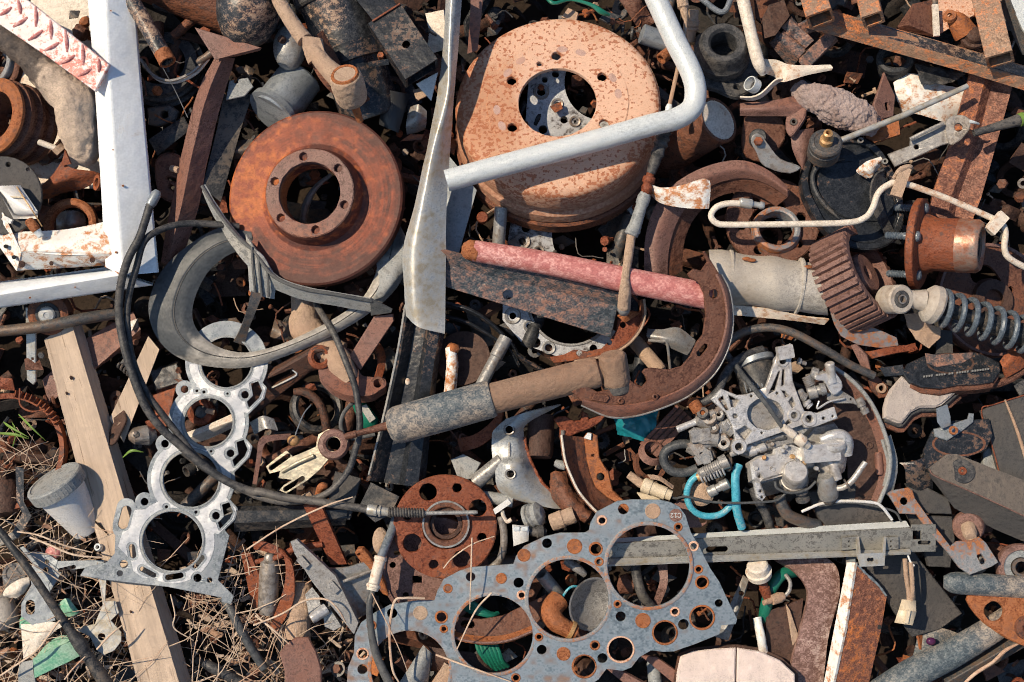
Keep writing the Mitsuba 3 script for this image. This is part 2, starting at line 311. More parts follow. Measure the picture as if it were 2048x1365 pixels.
def plate(pts, plane=0.0, t=5.0, holes=(), bev=1.0, smooth=0, bend=None, dense=0.0):
    """outline in pixels laid on a plane of the heap (depth of the top face), t thick; bend(x, y) adds depth"""
    pg = pts if hasattr(pts, 'area') else poly_of(pts, holes, smooth)
    if bend is not None and not dense: dense = 16.0
    m = solid(pg, t, bev, dense); v = m.vertices.copy()
    w = plane_w(plane, v[:, 0], v[:, 1])
    if bend is not None: w = w + bend(v[:, 0], v[:, 1])
    if np.ndim(plane):
        a = [P(*q) for q in plane]; nrm = unit(np.cross(a[1] - a[0], a[2] - a[0])); nrm = nrm * np.sign(nrm[2])
    else: nrm = np.array([0, 0, 1.0])
    k = (D - w) / D
    top = np.stack([(v[:, 0] - 1024) * k, (682.5 - v[:, 1]) * k, w], 1)
    m = trimesh.Trimesh(top + nrm * v[:, 2:3], m.faces[:, ::-1], process=False)
    return m
def local(pg, t, c, d, bev=1.0, spin_=0.0):
    """2D polygon (own coordinates) extruded along -d from the plane through c with normal d"""
    m = solid(pg, t, bev); R = frame_of(d, spin_)
    return trimesh.Trimesh(m.vertices @ R.T + (P(*c) if len(np.shape(c)) and np.shape(c) == (3,) else c), m.faces, process=False)
def beam(p0, p1, pg, roll=0.0, bev=0.0):
    """section polygon (a across, b towards the viewer) drawn along p0 -> p1 (pixels)"""
    a, b = P(*p0), P(*p1); d = unit(b - a); z = np.array([0, 0, 1.0]); z = unit(z - d * (z @ d)); x = np.cross(z, d)
    c, s = math.cos(math.radians(roll)), math.sin(math.radians(roll)); x, z = x * c + z * s, z * c - x * s
    L = np.linalg.norm(b - a); m = solid(pg, L)
    v = m.vertices; w = a + v[:, :1] * x + v[:, 1:2] * z - v[:, 2:3] * d
    m = trimesh.Trimesh(w, m.faces, process=False)
    if m.volume < 0: m.invert()
    return m
def rect(w, h, r=0.0): 
    g = sbox(-w / 2, -h / 2, w / 2, h / 2); return g.buffer(-r).buffer(r, 3) if r else g
def rtube(w, h, t, r=2.0): return rect(w, h, r).difference(rect(w - 2 * t, h - 2 * t, r))
def chan(w, h, t): return sbox(-w / 2, -h / 2, w / 2, h / 2).difference(sbox(-w / 2 + t, -h / 2 - 1, w / 2 - t, h / 2 - t))
def loft(secs, cap=True, n=0):
    """sections: lists of pixel points (x, y, w), all of the same length"""
    v = np.array([[P(*q) for q in s] for s in secs])
    if n: v = cr(v.reshape(len(v), -1), n).reshape(-1, v.shape[1], 3)
    return stitch(v, cap)
def sheet(grid, t=3.0, n=5, amp=0.0, sc=0.02, seed=0, bev=True):
    """a crumpled sheet through rows of pixel points (x, y, w)"""
    g = np.array([[P(*q) for q in r] for r in grid], float)
    g = np.array([cr(r, n) if len(r) > 2 else np.array([r[0] + (r[-1] - r[0]) * k / n for k in range(n + 1)]) for r in g])
    g = g.transpose(1, 0, 2); g = np.array([cr(r, n) if len(r) > 2 else np.array([r[0] + (r[-1] - r[0]) * k / n for k in range(n + 1)]) for r in g])
    du, dv = np.gradient(g, axis=0), np.gradient(g, axis=1); nr = np.cross(du, dv); nr /= np.linalg.norm(nr, axis=2, keepdims=True) + 1e-9
    if nr[..., 2].mean() < 0: nr = -nr
    if amp: g = g + nr * ((meshkit.fbm(g * sc, 3, seed) - 0.5) * 2 * amp)[..., None]
    a, b = g.shape[:2]; low = g - nr * t
    idx = np.arange(a * b).reshape(a, b); q = np.stack([idx[:-1, :-1], idx[1:, :-1], idx[1:, 1:], idx[:-1, 1:]], -1).reshape(-1, 4)
    rim = np.concatenate([idx[0, :], idx[1:, -1], idx[-1, -2::-1], idx[-2:0:-1, 0]]); rn = np.roll(rim, -1); N = a * b
    F = [q[:, [0, 1, 2]], q[:, [0, 2, 3]], q[:, [0, 2, 1]] + N, q[:, [0, 3, 2]] + N, np.stack([rim, rn + N, rim + N], 1), np.stack([rim, rn, rn + N], 1)]
    m = trimesh.Trimesh(np.vstack([g.reshape(-1, 3), low.reshape(-1, 3)]), np.vstack(F), process=False)
    if m.volume < 0: m.invert()
    return m
def rough(m, amp, sc, size=None, seed=0):
    if size: v, f = trimesh.remesh.subdivide_to_size(m.vertices, m.faces, size, max_iter=12); m = trimesh.Trimesh(v, f, process=False)
    m.merge_vertices(); v = np.array(m.vertices)
    m.vertices = v + np.array(m.vertex_normals) * ((meshkit.fbm(v * sc, 3, seed) - 0.5) * 2 * amp)[:, None]
    return m
def bolt(c, lean, r, h, shank=None, seg=6):
    """hexagon head at c (top) with optional shank length below"""
    d = axis(lean); ms = [spin([(0, 0), (r * 0.92, 0), (r, -h * 0.2), (r, -h), (0, -h)], P(*c), d, seg)]
    if shank: ms.append(spin([(r * 0.55, -h), (r * 0.55, -h - shank)], P(*c), d, 12))
    return ms
def ball(c, r, sub=2, sx=(1, 1, 1)):
    m = trimesh.creation.icosphere(sub, r); m.vertices = m.vertices * np.array(sx) + P(*c); return m
def slab(q, t=6.0, bev=1.0):
    """flat quad/polygon whose corners carry their own depth (x, y, w): a facet with thickness"""
    c = np.array([P(*p) for p in q]); nr = unit(np.linalg.svd(c - c.mean(0))[2][2]); nr = nr * (np.sign(nr[2]) or 1)
    return hullmesh(np.vstack([c, c - nr * t]))
def hullmesh(pts):
    h = trimesh.convex.convex_hull(np.asarray(pts, float)); return h
def bx(c, e0, size, roll=0.0, tiltdir=(0, 0, 1)):
    """box: centre pixel c, long axis direction e0 (heap frame), size (long, across, thick)"""
    x = unit(e0); z = np.asarray(tiltdir, float); z = unit(z - x * (z @ x)); y = np.cross(z, x)
    co, si = math.cos(math.radians(roll)), math.sin(math.radians(roll)); y, z = y * co + z * si, z * co - y * si
    l, a, t = np.array(size) / 2; b = min(l, a, t) * 0.18
    pts = []
    for i in (-1, 1):
        for j in (-1, 1):
            for k in (-1, 1):
                for o in ((b, 0, 0), (0, b, 0), (0, 0, b)):
                    pts.append(P(*c) + x * i * (l - o[0]) + y * j * (a - o[1]) + z * k * (t - o[2]))
    return hullmesh(pts)
def arcpts(cx, cy, rx, ry, a0, a1, n=24):
    a = np.radians(np.linspace(a0, a1, n)); return [(cx + rx * math.cos(t), cy - ry * math.sin(t)) for t in a]
def band(cx, cy, R, r, a0, a1, n=28): return arcpts(cx, cy, R, R, a0, a1, n) + arcpts(cx, cy, r, r, a1, a0, n)
def coil(p0, p1, R, r, turns, sides=8, per=20, flat=1.0):
    a, b = P(*p0), P(*p1); d = unit(b - a); F = frame_of(d); t = np.linspace(0, 1, int(turns * per) + 1)
    pos = a + np.outer(t, b - a) + R * (np.cos(2 * np.pi * turns * t)[:, None] * F[:, 0] + np.sin(2 * np.pi * turns * t)[:, None] * F[:, 1])
    return rings(pos, r, sides)
def diff(m, cutters):
    import manifold3d as mf
    def man(x):
        x = x.copy(); x.merge_vertices(); return mf.Manifold(mf.Mesh(np.asarray(x.vertices, np.float32), np.asarray(x.faces, np.uint32)))
    r = man(m)
    for c in cutters: r = r - man(c)
    o = r.to_mesh(); return trimesh.Trimesh(np.array(o.vert_properties[:, :3]), np.array(o.tri_verts), process=False)
RND = random.Random(11)
mat('chipped', weather((0.018, 0.020, 0.024), (0.05, 0.052, 0.055), (0.28, 0.19, 0.13), (0.22, 0.10, 0.055), 0.30, 30, 150, soft=0.08, k=197, wb=.3), 0.4, 0, 'fine', 0.45)
mat('dark_steel', weather((0.055, 0.056, 0.058), (0.09, 0.09, 0.09), (0.10, 0.065, 0.045), (0.15, 0.11, 0.08), 0.42, 34, 170, soft=0.1, k=199), 0.5, 0.2, 'fine', 0.45)
class Z:
    """local drawing coordinates: origin (ox, oy) in the photograph, k units to the pixel"""
    def __init__(s, ox, oy, k=2.967): s.o, s.k = (ox, oy), k
    def __call__(s, pts):
        if np.ndim(pts[0]) == 0: return (s.o[0] + pts[0] / s.k, s.o[1] + pts[1] / s.k) + tuple(pts[2:])
        return [s(p) for p in pts]
    def h(s, hs): return [(s.o[0] + h[0] / s.k, s.o[1] + h[1] / s.k) + tuple(v / s.k if i < 2 else v for i, v in enumerate(h[2:])) for h in hs]
za, zb, zc, zd = Z(0, 0), Z(500, 0), Z(1000, 0), Z(1500, 0)
ze, zf, zg, zh = Z(0, 440), Z(500, 440), Z(1000, 440), Z(1500, 440)
zi, zj, zk, zl = Z(0, 880, 2.815), Z(500, 880, 2.815), Z(1000, 880, 2.815), Z(1500, 880, 2.815)
def openbox(A, B, f=0.78, deep=0.6):
    """box tube from section A to an open end B (pixel points)"""
    a, b = np.array([P(*q) for q in A]), np.array([P(*q) for q in B]); ca, cb = a.mean(0), b.mean(0)
    bi = cb + (b - cb) * f; ai = ca + (a - ca) * f
    return stitch(np.array([a, b, bi, bi + (ai - bi) * deep]))
def hx(c, r, h=30): return spin([(r, h), (r, -h)], P(*c), np.array([0, 0, 1.0]), 16)

mat('alloy_dirty', weather((0.42, 0.43, 0.44), (0.58, 0.585, 0.59), (0.06, 0.05, 0.045), (0.20, 0.17, 0.15), 0.44, 24, 150, soft=0.12, k=211), 0.45, 0.3, 'fine', 0.5)
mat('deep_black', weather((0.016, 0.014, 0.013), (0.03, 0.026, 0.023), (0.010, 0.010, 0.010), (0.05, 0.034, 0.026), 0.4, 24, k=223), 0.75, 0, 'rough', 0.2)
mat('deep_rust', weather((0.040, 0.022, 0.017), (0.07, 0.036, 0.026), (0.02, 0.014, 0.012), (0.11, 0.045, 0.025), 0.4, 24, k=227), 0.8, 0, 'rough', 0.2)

mat('tube_rust', weather((0.27, 0.165, 0.105), (0.37, 0.245, 0.165), (0.36, 0.13, 0.05), (0.065, 0.06, 0.055), 0.48, 26, 140, k=233, soft=0.12, grain=0.6), 0.55, 0, 'rough', 0.4)
mat('zinc', weather((0.25, 0.235, 0.18), (0.34, 0.32, 0.255), (0.20, 0.17, 0.12), (0.33, 0.25, 0.15), 0.42, 24, 150, k=239, soft=0.16), 0.4, 0.3, 'fine', 0.5)
mat('rail_dark', weather((0.145, 0.145, 0.13), (0.225, 0.225, 0.205), (0.085, 0.08, 0.07), (0.33, 0.31, 0.27), 0.44, 14, 150, k=241, soft=0.16), 0.45, 0.25, 'fine', 0.5)
mat('pad_brown', weather((0.105, 0.090, 0.078), (0.15, 0.128, 0.11), (0.06, 0.055, 0.05), (0.21, 0.17, 0.135), 0.42, 20, 220, k=251, soft=0.2), 0.7, 0, 'pit', 0.25)
mat('litter_pale', weather((0.40, 0.31, 0.235), (0.52, 0.42, 0.33), (0.24, 0.16, 0.11), (0.33, 0.23, 0.16), 0.42, 40, 90, k=257), 0.85)

def graded(c1, c2, d1, d2, p0, p1, sc=30.0, k=0.0):
    """a surface with soot or a second tone on it (d1 to d2) that grows from pixel point p0 to p1 of the heap's face"""
    a0, a1 = [ROT @ (P(*q) * S) + C0 for q in (p0, p1)]; L = a1 - a0; X, O = opq(L / (L @ L)), opq(a0)
    A, B, E, G = opq(c1), opq(c2), opq(d1), opq(d2); s1, kk = opq((sc, k))
    def fn(p, n, uv):
        t = (p.x - O[0]) * X[0] + (p.y - O[1]) * X[1] + (p.z - O[2]) * X[2]
        a = nz(p, s1, 4, kk); b = nz(p, s1 * 5, 2, kk + 3); c = nz(p, s1 * 22, 1, kk + 7); m = st(0.3, 0.7, t + (a - 0.5) * 1.3 + (b - 0.5) * 0.5)
        return mi.Color3f(*[dr.lerp(dr.lerp(A[i], B[i], b), dr.lerp(E[i], G[i], b), m) * (0.75 + 0.5 * c) for i in range(3)])
    return mikit.proc(fn)
def radial(c, d, kind):
    """rust that follows a turned part: c its centre (heap frame), d its axis"""
    o = ROT @ (np.asarray(c) * S) + C0; D3 = ROT @ unit(d); F = ROT @ frame_of(d)
    O, X, U, Y = opq(o), opq(D3), opq(F[:, 0]), opq(F[:, 1])
    def fn(p, n, uv):
        q = [p.x - O[0], p.y - O[1], p.z - O[2]]; dot = lambda A: q[0] * A[0] + q[1] * A[1] + q[2] * A[2]
        h, u, v = dot(X) / S, dot(U) / S, dot(Y) / S; r = dr.sqrt(u * u + v * v); th = dr.atan2(v, u)
        a = nz(p, 9.0, 4, 3.3); b = nz(p, 120.0 if kind == 'disc' else 250.0, 2, 8.8); c = nz(p, 480.0 if kind == 'disc' else 700.0, 1, 5.5)
        if kind == 'disc':
            ring = mikit.fbm(r * 0.22, h * 0.1, th * 1.2, 3); swept = st(100, 112, r) * (1 - st(160, 172, r))
            m = st(0.36, 0.62, a * 0.62 + b * 0.2 + ring * 0.24 * swept); o_ = st(0.52, 0.72, b * 0.4 + a * 0.6)
            col = mikit.mix((0.085, 0.034, 0.026), (0.255, 0.064, 0.032), m); col = mikit.mix(col, (0.42, 0.13, 0.04), o_ * 0.8)
            return col * (0.72 + 0.5 * c + 0.22 * (ring - 0.5) * swept)
        x6 = (th - math.radians(92)) / (math.pi / 3); x6 = (x6 - dr.floor(x6 + 0.5)) * (math.pi / 3)
        halo = dr.exp(-(dr.square(r - 105) + dr.square(x6 * 105)) / 260.0)
        edge = st(150, 205, r) * 0.10 + st(2, -14, h) * 0.10 + st(118, 78, r) * 0.05
        sp = st(0.575, 0.645, b * 0.70 + c * 0.14 + a * 0.19 + edge * 0.5 + halo * 0.2)
        big = st(0.44, 0.74, a + edge + halo * 0.35 + (b - 0.5) * 0.25)
        col = mikit.mix((0.57, 0.365, 0.26), (0.42, 0.225, 0.135), st(0.36, 0.62, a * 0.75 + c * 0.25))
        col = mikit.mix(col, (0.43, 0.215, 0.125), big * 0.7); col = mikit.mix(col, (0.31, 0.105, 0.05), sp * 0.85)
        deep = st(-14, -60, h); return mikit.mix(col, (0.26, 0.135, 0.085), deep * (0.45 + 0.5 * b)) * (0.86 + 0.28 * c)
    return mikit.proc(fn)
mat('drum_rust', radial(P(1115, 204, 30), axis((-0.06, 0.35)), 'drum'), 0.7, 0, 'fine', 0.2)
mat('disc_rust', radial(P(631, 396, 20), axis((-0.11, 0.10)), 'disc'), 0.55, 0, 'fine', 0.22)
mat('dust_brown', weather((0.225, 0.15, 0.105), (0.31, 0.215, 0.155), (0.13, 0.085, 0.06), (0.20, 0.10, 0.06), 0.42, 24, 150, k=263, soft=0.2, grain=0.5), 0.8, 0, 'pit', 0.25)
mat('mauve_pale', weather((0.17, 0.095, 0.075), (0.25, 0.15, 0.125), (0.40, 0.31, 0.27), (0.27, 0.17, 0.14), 0.36, 12, 120, k=269, soft=0.14, wb=0.15, grain=0.5), 0.5, 0, 'fine', 0.35)

mat('liner', graded((0.042, 0.048, 0.054), (0.065, 0.071, 0.076), (0.24, 0.225, 0.20), (0.36, 0.335, 0.295), (420, 640, 0), (470, 725, 0), 14), 0.5, 0, 'fine', 0.35)  # rubber turns from dark grey to pale beige towards the bottom
mat('soot_tube', graded((0.36, 0.28, 0.215), (0.48, 0.38, 0.295), (0.030, 0.028, 0.030), (0.13, 0.10, 0.08), (165, 235, 0), (40, 120, 0), 26, 3.0), 0.75, 0, 'pit', 0.25)
mat('angle_rust', weather((0.19, 0.078, 0.052), (0.265, 0.13, 0.092), (0.38, 0.125, 0.04), (0.13, 0.052, 0.036), 0.48, 24, 150, k=271, soft=0.14, grain=0.7), 0.6, 0, 'rough', 0.25)
mat('shield_beige', weather((0.40, 0.365, 0.315), (0.50, 0.465, 0.41), (0.26, 0.225, 0.18), (0.33, 0.26, 0.19), 0.42, 20, 190, k=277, soft=0.18, grain=0.4), 0.5, 0.1, 'fine', 0.4)
mat('drum_mark', weather((0.40, 0.26, 0.215), (0.46, 0.30, 0.25), (0.33, 0.20, 0.16), (0.38, 0.22, 0.16), 0.4, 60, k=281), 0.7, 0, 'fine', 0.3)

mat('cream_grey', weather((0.40, 0.365, 0.315), (0.47, 0.435, 0.385), (0.22, 0.18, 0.14), (0.31, 0.235, 0.175), 0.38, 26, 150, k=283, soft=0.18, grain=0.4), 0.55, 0, 'fine', 0.4)
mat('purple', (0.06, 0.012, 0.05), 0.2)

mat('print_worn', (0.17, 0.17, 0.165), 0.6)
mat('bearing_rust', weather((0.26, 0.22, 0.19), (0.38, 0.34, 0.31), (0.20, 0.075, 0.04), (0.30, 0.12, 0.06), 0.5, 20, 120, k=293, soft=0.16, grain=0.6), 0.42, 0.4, 'fine', 0.5)

# ================================================================ ground and heap body
def ground():
    n = 260
    g = np.concatenate([-np.geomspace(1.6, 150, 40)[::-1], np.linspace(-1.5, 1.5, n - 80), np.geomspace(1.6, 150, 40)])
    X, Y = np.meshgrid(g, g, indexing='ij')
    # a mound whose front face is the 45 degree slope through the heap plane, about 0.15 m under it
    off = 205 * S
    zs = 0.52 + Y - off * math.sqrt(2)                     # the buried slope
    top = 1.25 - 0.12 * np.maximum(Y - 0.75, 0) ** 1.2
    z = np.minimum(zs, top)
    side = np.clip((2.2 - np.abs(X)) / 0.9, 0, 1); side = side * side * (3 - 2 * side)
    back = np.clip((4.0 - Y) / 2.0, 0, 1)
    z = np.maximum(z, 0) * side * back
    z = z + (meshkit.fbm(np.stack([X * 9, Y * 9, X * 0], -1), 3, 5) - 0.5) * 0.05 * (np.abs(X) < 3)
    v = np.stack([X, Y, z], -1).reshape(-1, 3); k = len(g); idx = np.arange(k * k).reshape(k, k)
    q = np.stack([idx[:-1, :-1], idx[1:, :-1], idx[1:, 1:], idx[:-1, 1:]], -1).reshape(-1, 4)
    m = trimesh.Trimesh(v, np.vstack([q[:, [0, 1, 2]], q[:, [0, 2, 3]]]), process=False)
    scene['ground'] = mikit.ply(m, 'm_soil', smooth=True)
    labels['ground'] = {'label': 'dark bare soil under and around the scrap heap', 'category': 'ground', 'kind': 'structure'}
ground()

# ================================================================ large things on top of the heap
# --- brake drum
def drum():
    thing('brake_drum', 'large pale rust pink brake drum with five bolt holes, lying behind the bent grey pipe', 'brake drum')
    d = axis((-0.06, 0.35)); c = P(1115, 204, 30)
    pg = Point(0, 0).buffer(141, 24).difference(Point(0, 0).buffer(77, 24))
    for k in range(6):
        a = math.radians(92 + 60 * k); pg = pg.difference(Point(104 * math.cos(a), 106 * math.sin(a)).buffer(9.5, 8))
    pg = pg.difference(Point(-37, 88).buffer(5.5, 6))
    f = solid(pg, 9, 1.5); R = frame_of(d); f.vertices = f.vertices @ R.T + c
    part('mounting_face', f, 'drum_rust')
    body = ringspin([(138, -2.5), (143, -2.2), (165, -3), (188, -5), (198, -9), (204, -18), (205, -60), (200, -66), (200, -84), (208, -90), (210, -112), (205, -116), (194, -116), (194, -16), (186, -12), (138, -11)], c, d, 90)
    for k in range(12):
        a = math.radians(62 + 30 * k + 6 * (-1) ** k); u = np.array([math.cos(a) * 121, math.sin(a) * 121, 0.25]); e = solid(affinity.rotate(affinity.scale(Point(0, 0).buffer(1, 10), 11, 7), math.degrees(a) + 90, origin=(0, 0)), 0.6); part('pressed_mark', trimesh.Trimesh((e.vertices + u) @ R.T + c, e.faces, process=False), 'drum_mark')
    part('drum_wall', rough(body, 1.0, 0.02), 'drum_rust')
    part('rim_lip', ringspin([(204, -117), (212, -116), (216, -120), (216, -146), (209, -152), (195, -152), (195, -117)], c, d, 90), 'rust_brown', 'dark orange rusted rim of the drum')
drum()
# --- brake disc
def disc():
    thing('brake_disc', 'rust red brake disc with raised hub and six bolt holes, left of the centre', 'brake disc')
    d = axis((-0.11, 0.10)); c = P(631, 396, 20)
    prof = [(100, 4), (172, 4), (176, 1), (176, -24), (172, -27), (100, -27)]
    part('rotor', ringspin(prof, c, d, 80), 'disc_rust')
    part('hat', ringspin([(100, -5), (108, 3.8), (98, 8), (92, 36), (89, 40), (87, 40), (60, 34), (60, -5)], c, d, 64), 'disc_rust')
    pg = Point(0, 0).buffer(88, 24).difference(Point(0, 0).buffer(61, 24))
    for k in range(6):
        a = math.radians(101 + 60 * k); pg = pg.difference(Point(74 * math.cos(a), 74 * math.sin(a)).buffer(8, 8))
    f = solid(pg, 7, 1.5); f.vertices = f.vertices @ frame_of(d).T + c + d * 46
    part('hub_face', f, 'rust_mauve')
disc()
one('steel_strip', 'thin curved grey metal strip seen through the bore of the rust red brake disc', 'scrap strip', tube([(606, 445, -60), (612, 410, -55), (632, 375, -52), (662, 350, -55)], [7, 8, 6, 4], 8), 'steel')

# --- bent grey pipe
thing('bent_pipe', 'light grey bent steel pipe lying in front of the pale brake drum', 'pipe')
part('pipe_wall',
    tube([(1285, -60, 95), (1322, 20, 98), (1352, 85, 102), (1380, 140, 108), (1391, 180, 112), (1384, 216, 118), (1352, 238, 122), (1300, 251, 125), (1180, 285, 128), (1040, 322, 130), (893, 362, 132)], 21, 20, 8, 'e', wall=0.84), 'galv')

part('rusty_bore', tube([(935, 350, 131.5), (897, 361, 132)], 16.4, 20, curve=False, hollow='e', wall=.94), 'rust_orange', 'rusty inside of the cut end')
# --- galvanised long panel
def panel():
    g = [[(893, -30, 60), (906, -30, 78), (925, -30, 56)],
         [(886, 90, 66), (900, 90, 84), (917, 90, 60)],
         [(876, 180, 66), (896, 190, 88), (908, 195, 60)],
         [(856, 285, 66), (868, 300, 88), (900, 305, 56)],
         [(829, 410, 62), (845, 420, 84), (893, 420, 56)],
         [(806, 500, 60), (832, 505, 80), (892, 510, 54)],
         [(808, 575, 58), (832, 575, 76), (891, 580, 50)],
         [(812, 632, 54), (838, 655, 70), (890, 668, 62)]]
    one('galvanised_panel', 'long narrow galvanised panel between disc and drum, stained at its wide lower end', 'metal panel', sheet(g, 4, 5, 1.2, 0.03, 3), 'galv_old')
panel()
# --- white frame corner
def frame():
    thing('enamel_beam', 'white enamelled steel beam corner, a wide upright meeting a crossbar at the left', 'metal frame')
    # section: back-left, ridge, right, back-right
    M = lambda a, b, t: tuple(u + (v - u) * t / math.dist(a, b) for u, v in zip(a, b))
    s = lambda a, b, c, e: [a, M(b, a, 7), tuple(v - q for v, q in zip(b, (0, 0, 1.2))), M(b, c, 9), M(c, b, 5), (c[0], c[1], c[2] - 5), e]
    part('upright', loft([s((172, -40, 40), (208, -40, 72), (268, -40, 36), (262, -40, -20)), s((190, 180, 44), (218, 180, 76), (285, 180, 40), (280, 180, -16)), s((211, 534, 50), (243, 552, 82), (318, 545, 42), (312, 545, -12))], n=4), 'white_paint', smooth=60)
    part('crossbar', loft([s((-60, 572, 34), (-60, 600, 62), (-60, 626, 36), (-60, 622, -20)), s((209, 535, 49), (242, 551, 80), (306, 571, 46), (306, 566, -14))]), 'white_paint', smooth=60)
    part('mitre_seam', tube([(210, 533, 42), (228, 541, 64), (243, 551, 83.5)], 1.6, 6), 'rust_orange', 'rusty weld line at the corner')
    for x, y, w, r_ in ((232, 505, 80, 2.4), (260, 528, 70, 1.8), (222, 22, 73, 1.6), (246, 372, 75, 2.2), (226, 300, 77, 1.6), (60, 596, 62, 2), (150, 575, 66, 1.6)): part('rust_chip', lathe((x, y, w - 4), (x, y, w - .2), [(0, r_), (1, r_), (1, 0)], 9), 'rust_orange')
frame()
# --- red and white tread plate
def tread():
    thing('tread_plate', 'chipped red and white tread plate with chevron ribs, top left corner', 'tread plate')
    pl = [(0, 20, 62), (218, 130, 90), (190, 184, 84)]
    part('plate', plate([(-60, -52), (52, -2), (218, 130), (190, 184), (100, 118), (0, 50), (-60, 10)], pl, 8, bev=1.5), 'red_white')
    k = 2.967
    ribs = [(165, 105, 80, 160), (212, 40, 214, 160), (300, 120, 304, 235), (255, 182, 170, 240), (388, 180, 400, 310), (352, 255, 265, 302), (490, 265, 494, 388), (446, 330, 360, 380), (545, 408, 462, 452), (586, 350, 588, 430), (70, 45, 0, 92), (108, 0, 124, 85), (20, -40, -50, 0)]
    for a, b, c, d_ in ribs:
        q = [(a / k, b / k), (c / k, d_ / k)]
        z = plane_w(pl, np.array([u[0] for u in q]), np.array([u[1] for u in q]))
        mid = ((q[0][0] + q[1][0]) / 2, (q[0][1] + q[1][1]) / 2, z.mean() + 2)
        part('rib', tube([(q[0][0], q[0][1], z[0] - 1), mid, (q[1][0], q[1][1], z[1] - 1)], [2.6, 3.6, 2.6], 8), 'red_paint')
tread()
# --- black channel with rust, red pipe
def channel():
    thing('black_channel', 'black painted steel channel with a rusted lower face and one hole, under the red pipe', 'steel channel')
    pl = [(890, 540, 40), (1222, 640, 44), (1240, 590, 52)]
    part('upper_flange', slab([(880, 500, 60), (1240, 586, 62), (1236, 612, 44), (880, 528, 42)], 6), 'black_rust', 'flatter upper flange')
    part('web', plate([(870, 523), (890, 529), (1236, 612), (1222, 676), (870, 568)], [(890, 529, 42), (1236, 612, 44), (1222, 676, 30)], 6, [(1016, 590, 10)], 1.2), 'black_rust')
channel()
one('red_pipe', 'faded red pipe with a broken rusted end, lying across the channel below the brake drum', 'pipe',
    [tube([(948, 502, 70), (1100, 528, 76), (1260, 562, 82), (1420, 594, 80)], [21, 23, 25, 26], 20, 4, '')], 'red_paint')
part('broken_end', rough(tube([(925, 497, 69), (938, 499, 70), (956, 503, 70)], [10, 20, 22], 14), 4, 0.06, 6, 2), 'rust_orange', 'broken rusted end', parent='red_pipe')
# --- dusty shock absorber
def shock():
    thing('shock_absorber', 'dusty brown and blue shock absorber lying over the black channel in the middle', 'shock absorber')
    part('piston_rod', lathe((690, 874, 96), (782, 850, 104), [(0, 5), (.05, 7), (.25, 7), (.27, 5.5), (.9, 8), (1, 8)]), 'rust_brown')
    part('body', lathe((776, 856, 104), (985, 797, 112), [(0, 8), (0.01, 24), (0.04, 32), (0.09, 36.5), (0.5, 37), (0.97, 36.5), (1, 34), (1, 28)], 40), 'blue_dust')
    part('dust_tube', lathe((965, 803, 112), (1212, 740, 120), [(0, 30), (.9, 30.5), (.94, 28), (.95, 20), (1, 15), (1, 0)], 40), 'dust_brown')
    part('mounting_eye', lathe((1224, 708, 136), (1234, 768, 118), [(0, 0), (0, 22), (.06, 26), (.12, 27), (.9, 27), (1, 25), (1, 14), (.5, 13)]), 'dust_brown')
    part('rubber_end', lathe((1233, 762, 120), (1237, 782, 114), [(0, 22), (.5, 26), (1, 25), (1, 12), (.3, 10), (.3, 0)], 28), 'rubber')
    part('collar', lathe((776, 856, 104), (790, 852, 105), [(0, 6), (0, 13), (1, 16)]), 'clay')
shock()
# --- coil-over shock absorber on the right
def coilover():
    thing('coil_shock', 'coil spring shock absorber with a white top eye, at the right edge', 'shock absorber')
    a, b = (1868, 610, 90), (2090, 684, 78)
    part('spring', coil((1876, 613, 90), (2110, 690, 78), 33, 5.6, 9.0), 'spring')
    part('damper', lathe(a, b, [(0, 26), (.06, 28), (.1, 14), (.42, 14), (.43, 20), (.8, 21), (.81, 24), (1, 24)]), 'black_dusty')
    part('spring_seat', lathe((1846, 603, 95), (1876, 613, 91), [(0, 16), (.2, 30), (.45, 37), (.85, 38), (1, 35), (1, 0)], 40), 'cream_grey')
    part('neck', rough(lathe((1806, 596, 94), (1848, 602, 94), [(0, 17), (.5, 17), (1, 22)]), .8, .06, 6), 'cream_grey')
    d = axis((.30, -.02)); c = P(1804, 599, 118)
    part('top_eye', spin([(16, -52), (25, -52), (28, -46), (28, -3), (25, 0), (17, 0), (17, -10)], c, d, 36), 'cream_grey')
    part('bush', ringspin([(8, -50), (8, 0), (11, 2), (16.5, 0), (16.5, -50)], c, d, 32), 'rubber')
    part('bush_sleeve', ringspin([(6.5, -40), (6.5, 3), (9, 3), (9, -40)], c, d, 28), 'steel')
coilover()
# --- rust flange with cable end
def flange():
    thing('hub_flange', 'round rust red hub flange with eight holes, under the cable end at the bottom centre', 'flange')
    c, d = (890, 1054, 40), axis((0.03, 0.02)); s = lambda x, y: ((x - 890) * 1.0, -(y - 1054) * 1.0)
    pg = Point(0, 0).buffer(102, 24).difference(Point(0, 0).buffer(44, 20))
    for x, y, r in [(857, 986, 17), (955, 1018, 17), (826, 1086, 18), (923, 1118, 17), (914, 978, 9), (963, 1076, 9), (868, 1128, 9), (816, 1032, 9)]:
        u, v = s(x, y); pg = pg.difference(Point(u, v).buffer(r, 10))
    part('flange_plate', local(pg, 14, c, d, 2), 'rust_red')
    part('bearing_ring', ringspin([(33, -26), (33, 4), (35, 6), (44, 6), (46, 4), (46, -26)], P(892, 1048, 40), d), 'rust_brown')
    part('inner_race', ringspin([(24, -30), (24, -4), (31, -4), (31, -30)], P(892, 1048, 40), d), 'rust_dark')
    part('rim_wear', ringspin([(43, 0), (43, 7.5), (46.5, 7.5), (46.5, 0)], P(892, 1048, 40), d), 'steel', 'worn bright ring round the bore')
flange()
